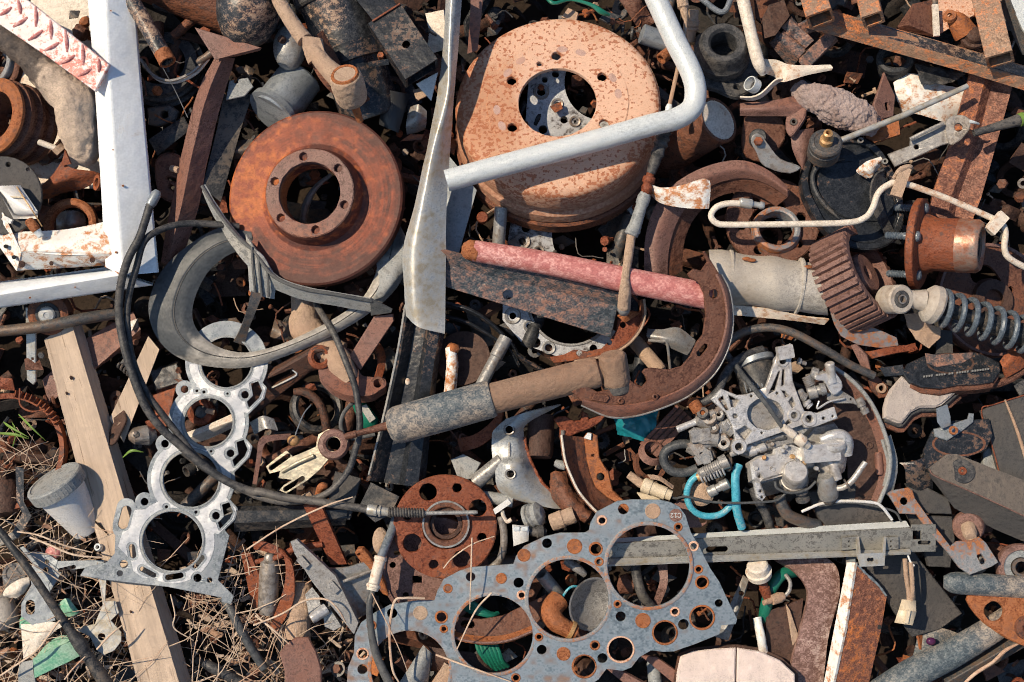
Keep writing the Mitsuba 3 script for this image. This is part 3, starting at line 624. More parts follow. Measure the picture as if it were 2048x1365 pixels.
# --- rail at the lower right
def rail():
    thing('slotted_rail', 'grey channel rail with a bent clip, running to the right under the carburettor', 'rail')
    part('top_flange', slab([(1215, 1078, 30), (1812, 1042, 48), (1822, 1058, 70), (1215, 1100, 56)], 4), 'galv')
    part('web', plate([(1212, 1088), (1822, 1056), (1824, 1050), (1872, 1050), (1872, 1104), (1215, 1122)], [(1215, 1100, 56), (1822, 1058, 70), (1500, 1110, 58)], 5, [slot(1418, 1100, 1450, 1099, 6), sbox(1826, 1062, 1842, 1080), slot(1840, 1086, 1858, 1086, 4)], 0.8), 'rail_dark')
    part('bottom_flange', slab([(1215, 1118, 58), (1820, 1098, 66), (1822, 1106, 80), (1215, 1130, 72)], 4), 'galv_old')
    for x0 in (1684, 1768):
        part('clip_ear', diff(slab([(x0, 1076, 72), (x0 + 29, 1074, 73), (x0 + 29, 1098, 71), (x0, 1101, 70)], 4), [hx((x0 + 14, 1083, 72), 2, 20), hx((x0 + 14, 1093, 71), 2, 20)]), 'rail_dark')
    for x0, x1 in ((1713, 1718), (1768, 1766)): part('clip_leg', slab([(x0, 1074, 72), (x0 + 5, 1074, 72), (x1 + 4, 1112, 96), (x1 - 1, 1112, 96)], 14), 'galv_old')
    part('clip_foot', diff(slab([(1714, 1108, 98), (1771, 1106, 98), (1769, 1132, 97), (1720, 1134, 97)], 4), [hx((1738, 1120, 98), 4, 20), hx((1744, 1120, 98), 4, 20)]), 'galv_old')
rail()
# --- wooden plank
def plank():
    thing('wooden_plank', 'long weathered wooden plank leaning down the left side of the heap', 'plank')
    part('board', rough(loft([[(89, 680, -24), (141, 640, -14), (163, 646, -50), (110, 690, -60)], [(145, 900, -20), (219, 900, -8), (240, 900, -46), (166, 905, -60)], [(282, 1385, 24), (364, 1385, 36), (390, 1385, -4), (308, 1385, -20)]], n=8), 1.8, .06, 10), 'wood', smooth=25)
    for x, y, w, r in ((143, 757, -13, 3.2), (134, 788, -16, 2.4), (243, 1090, 6, 1.8), (262, 1225, 18, 2)):
        part('nail_hole', lathe((x, y, w), (x + .2, y + .4, w + .8), [(-6, r), (1, r), (1, 0)], 8), 'rust_dark')
plank()

# ================================================================ top left
one('beige_sheet', 'dusty beige sheet metal behind the white frame, top left', 'metal panel', sheet([za([(200, -60, -95), (600, -60, -75)]), za([(110, 300, -85), (600, 400, -75)]), za([(60, 700, -80), (610, 700, -60)]), za([(130, 1120, -70), (620, 1120, -60)])], 4, 8, 4, 0.02, 4), 'cream')
thing('rusty_bolt', 'rough rusty bolt lump on the beige panel beside the white frame', 'bolt')
part('head', rough(ball(za((505, 130, -40)), 11, 3), 4, 0.09, None, 1), 'rust_orange')
part('thread', rough(lathe(za((490, 160, -44)), za((470, 230, -55)), [(0, 13), (.5, 16), (1, 12)]), 5, 0.09, 6, 2), 'rust_brown')
def pulley():
    thing('grooved_pulley', 'orange rusted grooved pulley at the left edge under the sooty tube', 'pulley')
    c, d = P(*za((-30, 690, 20))), axis((-0.46, 0.10))
    part('face_ring', ringspin([(50, -6), (50, 2), (56, 5), (70, 5), (77, 0), (77, -6)], c, d), 'rust_orange')
    part('grooves', ringspin([(50, -90), (50, -6), (72, -6), (70, -14), (79, -20), (79, -28), (70, -36), (71, -42), (80, -48), (80, -56), (71, -64), (72, -72), (80, -78), (80, -90)], c, d), 'rust_brown')
pulley()
one('steel_ring', 'dull brown steel ring above the grooved pulley, at the left edge', 'ring', [ringspin([(33, -8), (33, 3), (43, 3), (45, 0), (45, -8)], P(*za((-20, 370, 0))), axis((-0.5, 0.1)))], 'steel')
one('steel_ring', 'dark brown ring tucked behind the dull ring at the left edge', 'ring', [ringspin([(36, -10), (36, 3), (46, 3), (49, 0), (49, -10)], P(*za((20, 400, -32))), axis((-0.5, 0.05)))], 'rust_brown')
one('sooty_tube', 'sooty brown crumpled tube, thick at its lower end, beside the tread plate', 'tube',
    rough(tube([za((-60, 130, 20)), za((60, 240, 24)), za((190, 350, 26)), za((320, 480, 26)), za((430, 600, 26)), za((455, 720, 24)), za((480, 830, 22)), za((510, 920, 16)), za((530, 975, 8))], [22, 25, 29, 36, 42, 42, 37, 27, 8], 28, 6), 9, 0.03, 6, 3), 'soot_tube')
thing('clevis_pin', 'pale pin with a rusty collar below the sooty tube', 'pin')
part('shaft', lathe(za((225, 842, 14)), za((340, 885, 10)), [(0, 4), (.05, 6), (.85, 6), (1, 5)]), 'cream')
part('collar', lathe(za((335, 870, 12)), za((365, 900, 8)), [(0, 6), (0, 12), (1, 12)]), 'clay')
thing('eye_bracket', 'rust red sheet bracket with an eyelet, left of the white frame', 'bracket')
part('arm', sheet([za([(190, 1150, -5), (300, 1050, 5), (365, 960, 10)]), za([(205, 1180, -20), (330, 1085, 12), (430, 1000, 18)]), za([(300, 1180, -40), (440, 1080, 4), (540, 1020, 14)]), za([(340, 1150, -60), (500, 1120, -14), (605, 1040, 6)])], 4, 5, 1.5, 0.05, 2), 'rust_red')
part('upright_tab', slab(za([(362, 985, 20), (385, 890, 30), (420, 975, 26)]), 4), 'rust_red')
part('eyelet', ringspin([(9, -4), (9, 3), (16, 3), (16, -4)], P(*za((580, 1085, 20))), axis((-0.75, 0.1))), 'rust_red')
one('grey_disc', 'dark grey round plate with two small holes, at the left edge under the pulley', 'plate', plate(Point(*za((15, 1160))).buffer(78, 24).difference(Point(*za((48, 977))).buffer(5)).difference(Point(*za((165, 1007))).buffer(4)), [za((0, 930, 34)), za((250, 1050, 44)), za((0, 1200, 40))], 6, bev=1), 'pad_dark')
thing('relay_box', 'small cream plastic box with a wire leg, lying on the grey disc', 'plastic box')
part('case', loft([za([(-20, 1105, 60), (120, 1100, 62), (115, 1108, 44), (-20, 1115, 42)]), za([(85, 1235, 82), (222, 1252, 78), (224, 1300, 56), (80, 1300, 56)])]), 'plastic_white', smooth=0)
part('recess', slab(za([(60, 1165, 73), (150, 1168, 74), (152, 1176, 75), (70, 1173, 75)]), 2), 'plastic_beige')
part('foot', bx(za((45, 1305, 60)), (0.8, -.4, 0), (20, 9, 8)), 'plastic_white')
part('wire', tube([za((100, 1110, 66)), za((150, 1190, 82)), za((200, 1265, 84)), za((250, 1345, 74))], 1.3, 6), 'brass')
thing('small_plug', 'small rusty spark plug shaped bolt lying on the white box section', 'plug')
part('body', lathe((56, 440, 66), (74, 462, 66), [(0, 6), (.1, 9), (.7, 10), (1, 8)]), 'rust_orange')
part('tip', lathe((74, 462, 66), (83, 474, 64), [(0, 9), (.2, 7), (.9, 7), (1, 5)]), 'galv')
def wbox():
    thing('white_box_section', 'rust stained white box section with a bent leg, left of the white frame', 'box section')
    part('top_face', sheet([ze([(70, 72, 40), (340, 62, 40), (520, 35, 38), (660, 0, 36)]), ze([(100, 130, 58), (350, 128, 58), (520, 112, 58), (660, 90, 56)]), ze([(128, 188, 66), (350, 208, 66), (520, 206, 66), (660, 200, 64)])], 5, 5, .8), 'white_rust')
    part('front_face', slab(ze([(124, 184, 68), (660, 202, 66), (660, 270, 30), (100, 302, 36)]), 5), 'white_rust')
    part('leg', loft([ze([(-40, -60, 30), (20, -40, 44), (-10, 120, 20), (-60, 60, 20)]), ze([(60, 80, 46), (128, 190, 68), (98, 304, 40), (0, 165, 36)])]), 'white_rust', smooth=20)
    for x, y, w, r in ((130, 262, 50, 6), (305, 256, 54, 4), (548, 236, 57, 5)):
        part('drain_hole', lathe(ze((x, y, w)), ze((x, y + 5, w + 8)), [(0, r), (1, r)], 10), 'rust_dark')
    for x, y, w in ((33, 158, 50), (82, 222, 58)):
        part('bolt_hole', lathe(ze((x, y, w - 4)), ze((x + 3, y, w + 5)), [(0, 4), (1, 4)], 10), 'hole')
wbox()
one('hook_ring', 'orange brown rusted ring lying in a pocket above the white box section', 'ring', ringspin([(38, -10), (37, 0), (40, 7), (48, 8), (54, 4), (55, -8)], P(141, 450, -12), axis((-0.05, 0.15)), 40), 'rust_orange')
one('crushed_can', 'crumpled grey tin piece inside the orange brown ring', 'tin', sheet([za([(340, 1270, -60), (420, 1250, -30), (500, 1270, -50)]), za([(330, 1330, -40), (420, 1340, -20), (510, 1320, -40)]), za([(350, 1400, -60), (420, 1400, -50), (500, 1390, -60)])], 3, 4, 5, 0.06), 'steel')
# --- between the frame and the disc
thing('painted_rod', 'chipped black rod with a hollow rusted end, right of the white frame top', 'rod')
part('shaft', tube([za((700, -120, 20)), za((845, 110, 46)), za((992, 365, 66))], [16, 16, 16], 18, 4, 'e', curve=False), 'chipped')
part('rusted_end', tube([za((962, 310, 62)), za((996, 372, 67))], [16.6, 17.2], 18, 4, 'e', curve=False, wall=.76), 'rust_orange', 'bare rusted end')
one('rusty_tank', 'large smooth rust brown cylinder at the top left behind the chipped rod', 'tank', lathe((230, -90, -60), (520, 30, -60), [(0, 60), (.02, 66), (.96, 66), (1, 60), (1, 0)], 40), 'rust_brown')
def lamp():
    thing('lamp_bowl', 'chipped black lamp bowl with a rolled rim, top left of centre', 'lamp')
    part('bowl', lathe((500, 0, 30), (484, 100, 36), [(0, 0), (0, 60), (.06, 64), (.25, 63), (.5, 57), (.75, 44), (.92, 24), (1, 0)], 36), 'chipped')
    part('rim', ringspin([(62, -4), (62, 4), (66, 7), (72, 6), (74, 0), (71, -6)], P(501, 2, 30), unit(P(501, 2, 30) - P(484, 100, 36)), 40), 'clay')
lamp()
one('gusset_plate', 'triangular brown gusset plate on top of the curved iron bar', 'plate', slab(za([(1155, 165, 40), (1545, 285, 66), (1535, 302, 60), (1400, 335, 44), (1275, 355, 40)]), 6), 'rust_mauve')
def bar():
    L = [(1275, 345), (1205, 470), (1150, 620), (1108, 790), (1070, 950), (1030, 1150), (985, 1365), (955, 1560)]
    R = [(1395, 345), (1330, 560), (1285, 720), (1255, 860), (1222, 1000), (1185, 1200), (1130, 1390), (1060, 1600)]
    secs = []
    for i, (a, b) in enumerate(zip(L, R)):
        w = 30 - 6 * i; m = (a[0] * .62 + b[0] * .38, a[1] * .62 + b[1] * .38)
        secs.append(za([(a[0], a[1], w - 22), (m[0], m[1], w + 6), (b[0], b[1], w - 24), (b[0], b[1], w - 50), (a[0], a[1], w - 46)]))
    one('curved_bar', 'curved brown iron bar standing between the white frame and the disc', 'iron bar', rough(loft(secs, n=3), 0.8, 0.05), 'rust_mauve', smooth=25)
bar()
one('plastic_sheet', 'black plastic sheet edge behind the curved iron bar', 'plastic panel', sheet([za([(1330, 560, -40), (1500, 560, -60)]), za([(1280, 800, -34), (1420, 800, -50)]), za([(1200, 1110, -24), (1310, 1200, -30)])], 5, 5, 1), 'black_dusty')
for i, (q, r, lab) in enumerate([
    ([(820, 330, -40), (900, 440, -20), (1010, 480, -14), (1140, 430, -8), (1235, 330, 0)], 3.2, 'upper grey cable of the bundle right of the white frame'),
    ([(840, 360, -50), (930, 470, -30), (1040, 490, -24), (1160, 440, -16), (1240, 350, -6)], 3.0, 'pale cable curling under the upper grey cable by the frame'),
    ([(830, 250, -60), (900, 260, -40), (980, 330, -40), (1000, 430, -44)], 3.6, 'dark cable dropping behind the hollow rod end')]):
    one('thin_cable', lab, 'cable', tube([za(p) for p in q], r, 8), ('steel', 'cream', 'rubber')[i], group='loose cables right of the white frame')
one('cable_joint', 'grey crimped cable joint at the top of the cable bundle', 'cable joint', lathe(za((1170, 375, -6)), za((1265, 310, 2)), [(0, 5), (.2, 8), (.5, 7), (.8, 8), (1, 6)]), 'dark_steel')
one('belt_wheel', 'black grooved belt wheel half hidden right of the white frame', 'pulley', ringspin([(50, -40), (50, 4), (74, 4), (76, 0), (76, -6), (68, -12), (78, -18), (78, -26), (70, -32), (80, -38), (80, -40)], P(322, 128, -70), axis((0.02, 0.35)), 56), 'black_dusty')
one('olive_ring', 'olive plastic ring under the black belt wheel', 'ring', ringspin([(60, -6), (60, 0), (90, 0), (90, -6)], P(322, 132, -118), axis((0.02, 0.25)), 48), 'strip_grey')
one('grey_casting', 'small dark casting with a hole, right of the white frame', 'casting', plate(za([(870, 640), (1010, 620), (1060, 660), (1040, 720), (940, 750), (880, 740)]), -60, 16, za.h([(975, 680, 22)]), 3), 'dark_steel')
one('black_block', 'black plastic block wedged right of the white frame', 'block', loft([za([(880, 830, -40), (1090, 690, -40), (1090, 690, -80), (880, 830, -80)]), za([(935, 925, -20), (1130, 770, -20), (1130, 770, -80), (935, 925, -80)])]), 'black_dusty', smooth=0)
thing('pedal_pad', 'brown oval rubber pedal pad with slots beside the curved iron bar', 'pedal pad')
part('pad', plate(za([(915, 1000), (940, 925), (1010, 905), (1080, 940), (1090, 1050), (1060, 1170), (1010, 1200), (940, 1150)]), -28, 18, [slot(*za((1000, 1060)), *za((1040, 1068)), 3), slot(*za((1015, 1110)), *za((1035, 1120)), 4)], 4, smooth=5), 'rust_brown')
part('pin', lathe(za((1020, 1000, -26)), za((1060, 1012, -14)), [(0, 7), (.8, 7), (1, 5)]), 'clay')
one('tab_plate', 'small grey tab plate with a hole beside the curved iron bar', 'plate', plate(za([(1360, 480), (1470, 462), (1502, 515), (1450, 572), (1340, 595)]), -10, 5, za.h([(1400, 483, 14)]), 1), 'strip_grey')
one('hair_wire', 'hair thin wire hanging from the hollow rod end', 'wire', tube([za((965, 400, 62)), za((1040, 540, 30)), za((1115, 700, 10))], 0.8, 5), 'steel')

# ================================================================ top, left of the drum
def tierod():
    thing('tie_rod', 'dusty beige tie rod with a ball joint end pointing at the brake disc', 'tie rod')
    q = [zb((110, -130, 60)), zb((190, 40, 76)), zb((270, 165, 88)), zb((325, 240, 96))]
    part('rod', rough(tube(q, [13, 14, 15, 16], 16), 1, 0.06, 6), 'clay')
    part('clamp', rough(hullmesh(np.vstack([P(*zb(p)) for p in [(310, 215, 112), (415, 225, 112), (440, 300, 116), (345, 380, 112), (300, 250, 80), (430, 235, 80), (445, 320, 80), (350, 385, 84)]])), 1.5, 0.06, 6), 'clay')
    part('neck', rough(tube([zb((375, 290, 100)), zb((430, 370, 112)), zb((500, 440, 122)), zb((570, 500, 128))], [17, 17, 20, 25], 16), 1, 0.06, 6), 'clay')
    part('socket', lathe(zb((562, 440, 165)), zb((610, 600, 112)), [(0, 0), (0, 20), (.03, 22), (.05, 27), (.1, 30), (.35, 32), (.8, 31), (.95, 28), (1, 18), (1, 0)], 32), 'clay')
    part('cap_ring', ringspin([(21, -2), (21, 2), (25, 3), (27, 0), (27, -2)], P(*zb((563, 444, 163))), unit(P(*zb((562, 440, 165))) - P(*zb((610, 600, 112)))), 32), 'rust_orange')
    part('stud', lathe(zb((610, 600, 112)), zb((655, 722, 82)), [(0, 9), (.5, 8), (1, 6)], 14), 'rust_orange')
tierod()
def filt():
    thing('oil_canister', 'black dusty canister with a rim, standing behind the black box tube', 'canister')
    part('can', lathe((655, -20, -10), (712, 128, -20), [(0, 66), (.02, 66), (.86, 64), (.95, 60), (1, 40)], 40), 'chipped')
    part('rim', lathe((650, -34, -9), (662, 6, -11), [(0, 68), (.1, 72), (.9, 72), (1, 68)], 40), 'rubber')
    part('lower_can', lathe((705, 118, -28), (745, 235, -50), [(0, 58), (.05, 62), (.9, 62), (1, 58)], 40), 'black_paint')
    part('band', lathe((700, 96, -20), (712, 128, -22), [(0, 64), (0, 67), (1, 67), (1, 64)], 40), 'black_paint')
    part('clamp_bolt', bolt(zb((775, 325, 44)), (0.1, 0.2), 7, 10, 20), 'rust_red')
    part('clamp_tab', slab(zb([(700, 370, 40), (820, 350, 44), (825, 385, 40), (705, 400, 38)]), 5), 'black_paint')
filt()
def btube():
    thing('black_box_tube', 'shiny black square tube with an open end, left of the galvanised panel', 'box tube')
    m = openbox(zb([(700, 140, 70), (890, 20, 70), (890, 20, 20), (690, 150, 20)]), zb([(922, 472, 112), (1112, 350, 112), (1116, 402, 66), (924, 522, 66)]), .84, .8)
    m = diff(m, [hx(zb((927, 268, 90)), 8, 60)])
    part('sleeve', m, 'black_paint', smooth=20)
    part('inner_tube', loft([zb([(560, -90, 44), (800, -90, 44), (800, -90, 10), (560, -90, 10)]), zb([(735, 130, 66), (880, 50, 66), (880, 50, 20), (735, 130, 20)])]), 'black_paint', smooth=20)
    part('seam', tube([zb((726, 128, 74)), zb((890, 24, 74))], 2.2, 6), 'rust_red', 'rusty weld between the two tubes')
btube()
thing('chrome_dome', 'glossy dark grey dome left of the tie rod', 'dome')
part('shell', ball(zb((235, 285, -10)), 33, 3, (1, 1.38, .8)), 'steel', smooth=True)
part('debris', rough(ball(zb((190, 235, 20)), 8, 2), 5, .15), 'rust_dark')
thing('grey_can', 'bluish grey can with a flange, behind the top of the brake disc', 'can')
part('body', lathe((605, 150, -60), (548, 224, -34), [(0, 40), (.05, 46), (.95, 48), (1, 44), (1, 0)], 32), 'gasket_grey')
part('flange', lathe((552, 220, -38), (544, 228, -32), [(0, 44), (0, 56), (1, 56), (1, 44)], 32), 'gasket_grey')
one('plastic_box', 'matt black plastic box below the black square tube', 'plastic box', loft([zb([(790, 530, -10), (950, 560, -10), (950, 560, -60), (790, 530, -60)]), zb([(765, 740, 0), (880, 790, 0), (880, 790, -60), (765, 740, -60)])]), 'black_wire', smooth=0)
one('bright_plate', 'bright bluish sheet edge beneath the open end of the black tube', 'metal sheet', slab(zb([(985, 500, 20), (1115, 430, 30), (1075, 600, 14)]), 4), 'galv')
one('bent_bracket', 'dull bent steel bracket beside the black plastic box', 'bracket', sheet([zb([(940, 640, -20), (1000, 620, 0), (1050, 660, -10)]), zb([(925, 740, -10), (990, 720, 0), (1045, 740, -20)]), zb([(930, 800, -30), (990, 790, -30), (1040, 770, -40)])], 5, 4, 2), 'steel')
one('rust_sliver', 'rusty sliver under the plastic box beside the galvanised panel', 'scrap strip', slab(zb([(890, 840, -20), (950, 800, -14), (1030, 800, -10), (1020, 830, -14)]), 4), 'rust_red')
one('flat_strip', 'rusty flat strip standing left of the brake drum top', 'scrap strip', sheet([zb([(1312, -60, 6), (1384, -60, 6)]), zb([(1305, 100, 2), (1372, 100, 2)]), zb([(1290, 320, -10), (1350, 300, -10)])], 5, 4, 1), 'rust_mauve')
one('blue_sheet', 'blue grey metal sheet between the galvanised panel and the brake drum', 'metal panel', slab(zb([(1160, 900, -20), (1345, 1130, -10), (1240, 1500, -4), (1150, 1500, -4)]), 5), 'gasket_grey')
thing('bolt_end', 'rusty round bolt end below the lower left of the drum', 'bolt')
part('head', lathe(zb((1380, 1290, -20)), zb((1376, 1300, -60)), [(0, 0), (0, 10), (.1, 12), (1, 12)], 16), 'rust_red')
one('short_tube', 'short steel tube standing below the drum, left of the alloy plate', 'tube', lathe(zb((1490, 1230, -10)), zb((1470, 1520, -30)), [(0, 13), (1, 13)], 18), 'steel')
one('cream_plate', 'cream sheet metal scrap behind the top of the galvanised panel', 'metal sheet', sheet([zb([(1040, 80, -60), (1150, 60, -40)]), zb([(1060, 200, -50), (1160, 230, -40)]), zb([(1040, 330, -60), (1140, 300, -50)])], 4, 4, 4, .04), 'cream')

# ================================================================ top right
def alloy():
    thing('alloy_casting', 'silver alloy casting plate with three large bores, seen under and through the brake drum', 'casting')
    pg = poly_of([(1062, 95), (1150, 85), (1250, 90), (1285, 160), (1270, 330), (1262, 480), (1240, 620), (1232, 690), (1180, 712), (1110, 712), (1045, 688), (1005, 640), (1008, 540), (1022, 440), (1050, 260)])
    for h in [(1205, 165, 76), (1188, 330, 70), (1188, 470, 84), (1142, 606, 84)]: pg = pg.difference(Point(h[0], h[1]).buffer(h[2], 20))
    holes = zc.h([(245, 545, 26), (340, 620, 16), (380, 712, 22), (445, 722, 9), (265, 475, 18), (330, 440, 22), (255, 770, 26)]) + zg.h([(152, 50, 24), (132, 128, 22), (230, 185, 18), (75, 570, 20), (175, 632, 17), (212, 730, 30), (290, 760, 22), (555, 765, 24), (60, 480, 20)])
    for x, y, r in holes: pg = pg.difference(Point(x, y).buffer(r, 10))
    part('casting_plate', plate(pg, -62, 26, bev=2), 'alloy_dirty')
    for x, y, r in zc.h([(245, 545, 50), (340, 620, 38), (445, 722, 36)]) + zg.h([(132, 128, 52), (230, 185, 34), (75, 570, 52), (175, 632, 38), (290, 760, 42)]):
        part('boss', ringspin([(r * .62, -4), (r * .62, 3), (r * .9, 4), (r, 0), (r, -4)], P(x, y, -62), axis((0, 0)), 20), 'steel')
    part('bore_lip', ringspin([(84, -2), (84, 3), (88, 3), (90, 0), (90, -2)], P(1142, 606, -62), axis((0, 0)), 40), 'alloy_dull')
alloy()
def cable2():
    thing('throttle_cable', 'brown cable with a black ribbed boot running down beside the brake drum', 'cable')
    part('top_fitting', lathe(zc((1075, -40, 60)), zc((1102, 130, 66)), [(0, 10), (.5, 12), (.55, 8), (.8, 7), (1, 4)], 14), 'clay')
    part('inner_wire', tube([zc((1102, 120, 66)), zc((1085, 270, 76)), zc((1050, 430, 84)), zc((1003, 640, 88))], 4.0, 8), 'clay')
    part('end_cap', lathe(zc((1006, 620, 88)), zc((1000, 660, 88)), [(0, 5), (.5, 7), (1, 7)], 12), 'galv')
    part('boot', lathe(zc((985, 770, 84)), zc((895, 1030, 72)), [(0, 9), (.06, 14), (.12, 10), (.2, 15), (.26, 11), (.34, 15), (.4, 11), (.5, 12), (.56, 14), (.62, 11), (.75, 11), (1, 9)], 16), 'rubber')
    part('rusty_nut', lathe(zc((895, 1020, 72)), zc((865, 1150, 66)), [(0, 8), (.2, 8), (.25, 13), (.5, 13), (.55, 9), (.7, 12), (1, 10)], 8), 'rust_red', smooth=0)
    part('ferrule', lathe(zc((865, 1140, 66)), zc((790, 1380, 58)), [(0, 9), (.12, 13), (.3, 13), (.34, 11), (.9, 13), (1, 14)], 16), 'strip_grey')
    part('lower_sleeve', lathe(zg((800, 40, 60)), zg((775, 95, 60)), [(0, 13), (.9, 14), (1, 11)], 16), 'strip_grey')
    part('tail', tube([zg((780, 90, 60)), zg((762, 220, 84)), zg((745, 340, 106)), zg((742, 430, 100)), zg((736, 520, 80))], [9, 9, 8, 12, 13], 12), 'clay')
    part('tail_nut', lathe(zg((738, 500, 82)), zg((734, 560, 70)), [(0, 13), (.6, 13), (1, 9)], 8), 'steel', smooth=0)
cable2()
thing('tail_bracket', 'rust eaten bracket at the lower end of the brown cable', 'bracket')
part('tab', rough(slab(zg([(700, 575, 40), (760, 540, 46), (830, 555, 30), (740, 610, 36)]), 5), 2, .1, 5), 'rust_orange')
def paint_can():
    thing('cream_canister', 'rusty canister with a cream lid beside the brake drum', 'canister')
    c, d = P(1437, 240, 10), axis((0.56, 0.30))
    part('wall', rough(spin([(0, -190), (44, -190), (46, -185), (46, -12), (49, -8), (49, -1), (46, 2), (43, 0), (42, -4), (0, -4)], c, d, 48), .8, .03), 'rust_brown')
    part('lid', spin([(43, -4), (42, 0), (40, -1.5), (20, -1), (0, -.5)], c, d, 44), 'cream')
paint_can()
def mount():
    thing('rubber_mount', 'black rubber strut mount with a raised ring on a flange, right of the drum', 'rubber mount')
    c, d = P(*zc((1322, 292, 30))), axis((-0.06, 0.30))
    part('ring', ringspin([(26, -30), (26, 20), (31, 26), (41, 26), (48, 18), (50, 0), (56, -8), (56, -30)], c, d, 44), 'rubber')
    part('flange', plate(zc([(1180, 250), (1195, 480), (1290, 530), (1390, 570), (1450, 560), (1530, 480), (1500, 330), (1440, 200), (1300, 150)]), [zc((1200, 250, -20)), zc((1500, 300, -20)), zc((1390, 560, 24))], 12, zc.h([(1405, 515, 17)]), 3, smooth=4), 'rubber')
mount()
thing('drop_link', 'cream painted rod with a flattened lower end, upper right', 'rod')
part('rod', tube([zd((-55, -60, 40)), zd((-20, 90, 50)), zd((5, 200, 56)), zd((40, 340, 60)), zd((62, 400, 58)), zd((80, 440, 50))], [13, 12.5, 12, 12.5, 11, 7], 16), 'cream')
one('steel_clip', 'small shiny steel band clip beside the cream rod end', 'clip', ringspin([(13, -9), (13, 9), (15, 9), (15, -9)], P(*zd((15, 505, 44))), axis((-0.75, 0.25)), 28), 'galv')
one('torn_bracket', 'cream torn sheet bracket stretched right of the cream rod', 'bracket', sheet([[*zd([(85, 350, 40), (160, 360, 44), (235, 384, 52), (350, 388, 54), (478, 384, 56)])], [*zd([(100, 400, 40), (150, 410, 34), (215, 430, 50), (340, 420, 54), (492, 402, 58)])], [*zd([(95, 440, 36), (140, 455, 20), (195, 488, 48), (330, 450, 50), (485, 418, 54)])]], 3, 5, 2, .05), 'cream')
one('curled_strip', 'thin cream strip curling under the torn bracket', 'scrap strip', sheet([zd([(-60, 580, 34), (10, 580, 40), (70, 555, 46), (150, 480, 50), (190, 470, 52)]), zd([(-60, 588, 20), (10, 600, 24), (80, 575, 30), (160, 500, 36), (196, 486, 44)])], 3, 5), 'cream')
thing('suspension_link', 'grey brown pressed arm with a bolt lug, centre of the upper right', 'arm')
part('body', sheet([zd([(-60, 610, 0), (120, 600, 14), (300, 560, 10)]), zd([(-60, 650, 10), (130, 645, 24), (330, 620, 22)]), zd([(-60, 690, 0), (120, 690, 10), (260, 690, 16)])], 6, 5, 1.5), 'rust_mauve')
part('lug', plate(zd([(210, 760), (215, 690), (250, 620), (300, 595), (330, 630), (325, 690), (290, 750), (250, 800), (225, 795)]), [zd((220, 780, 26)), zd((320, 620, 20)), zd((320, 700, 32))], 9, zd.h([(258, 725, 13)]), 2, smooth=4), 'rust_mauve')
part('pivot_bush', ringspin([(4, -4), (4, 3), (7, 3), (7, -4)], P(*zd((258, 725, 28))), axis((0, .1)), 16), 'black_dusty')
one('fibre_lagging', 'ragged lump of grey brown fibre lagging above the black cover', 'lagging', rough(rough(tube([zd((285, 520, 0)), zd((330, 560, 16)), zd((430, 600, 26)), zd((560, 660, 30)), zd((680, 720, 26)), zd((750, 760, 12))], [16, 24, 31, 35, 30, 14], 34, 9), 9, 0.045, 4, 7), 5, .17, None, 9), 'fibre')
def plug():
    thing('brass_sender', 'dark round sender plug with a brass nipple standing on the black cover', 'sender plug')
    c, d = P(*zd((450, 850, 70))), axis((-0.08, 0.42))
    part('body', spin([(29, -40), (32, -38), (32, -14), (30, -12), (32, -8), (32, 0), (29, 4), (24, 5), (22, 3), (0, 3)], c, d, 32), 'dark_steel')
    part('nipple', spin([(13, 2), (13, 14), (9, 17), (8, 22), (9, 24), (9, 34), (5, 36), (5, 20), (0, 20)], c, d, 20), 'brass')
plug()
def cover():
    thing('black_cover', 'oval black ribbed plastic cover lying in the upper right', 'cover')
    o = [(1604, 372), (1610, 325), (1632, 292), (1668, 276), (1710, 272), (1748, 286), (1774, 318), (1792, 356), (1806, 400), (1806, 450), (1780, 488), (1735, 500), (1690, 490), (1650, 460), (1622, 420)]
    pl = [(1604, 372, 10), (1710, 272, -4), (1735, 500, 28)]
    pg = poly_of(o, smooth=5); inn = pg.buffer(-14)
    part('rim', plate(pg.difference(inn), pl, 30, bev=2), 'black_paint')
    pl2 = [(a, b, c - 9) for a, b, c in pl]; part('well', plate(inn.buffer(1), pl2, 10, bev=1), 'black_paint')
    part('rib', tube([zd((560, 945, 4)), zd((450, 968, 8)), zd((385, 1010, 10)), zd((372, 1085, 12)), zd((420, 1190, 16)), zd((530, 1300, 22))], [3, 4, 5, 5, 5, 3], 8), 'black_dusty')
    part('step_plate', plate(zd([(440, 985), (640, 960), (800, 1050), (860, 1250), (760, 1310), (560, 1290), (430, 1180), (395, 1060)]), [(a, b, c - 3) for a, b, c in pl], 7, bev=2, smooth=4), 'black_paint')
    for x, y in ((375, 950), (655, 835), (800, 960)): part('bolt', [ringspin([(3, -3), (3, 3), (6, 3), (6, -3)], P(*zd((x, y, 8))), axis((0, .1)), 14)], 'steel')
cover()
one('rusted_flake', 'small whitish rusty metal flake lying on the black cover', 'scrap', sheet([zd([(640, 1000, 22), (690, 960, 40), (775, 930, 44)]), zd([(630, 1020, 24), (710, 1000, 46), (785, 950, 44)]), zd([(690, 1060, 20), (725, 1050, 34), (770, 990, 30)])], 3, 5, 3, .08), 'white_rust')
one('rubber_belt', 'flat black rubber belt looping over the black cover', 'belt', sheet([zd([(800, 1010, 40), (750, 1040, 48), (722, 1110, 50), (724, 1210, 48), (760, 1310, 40), (830, 1440, 20)]), zd([(800, 1020, 26), (790, 1060, 30), (770, 1120, 32), (780, 1200, 34), (830, 1320, 30), (900, 1450, 10)])], 4, 6), 'rubber')
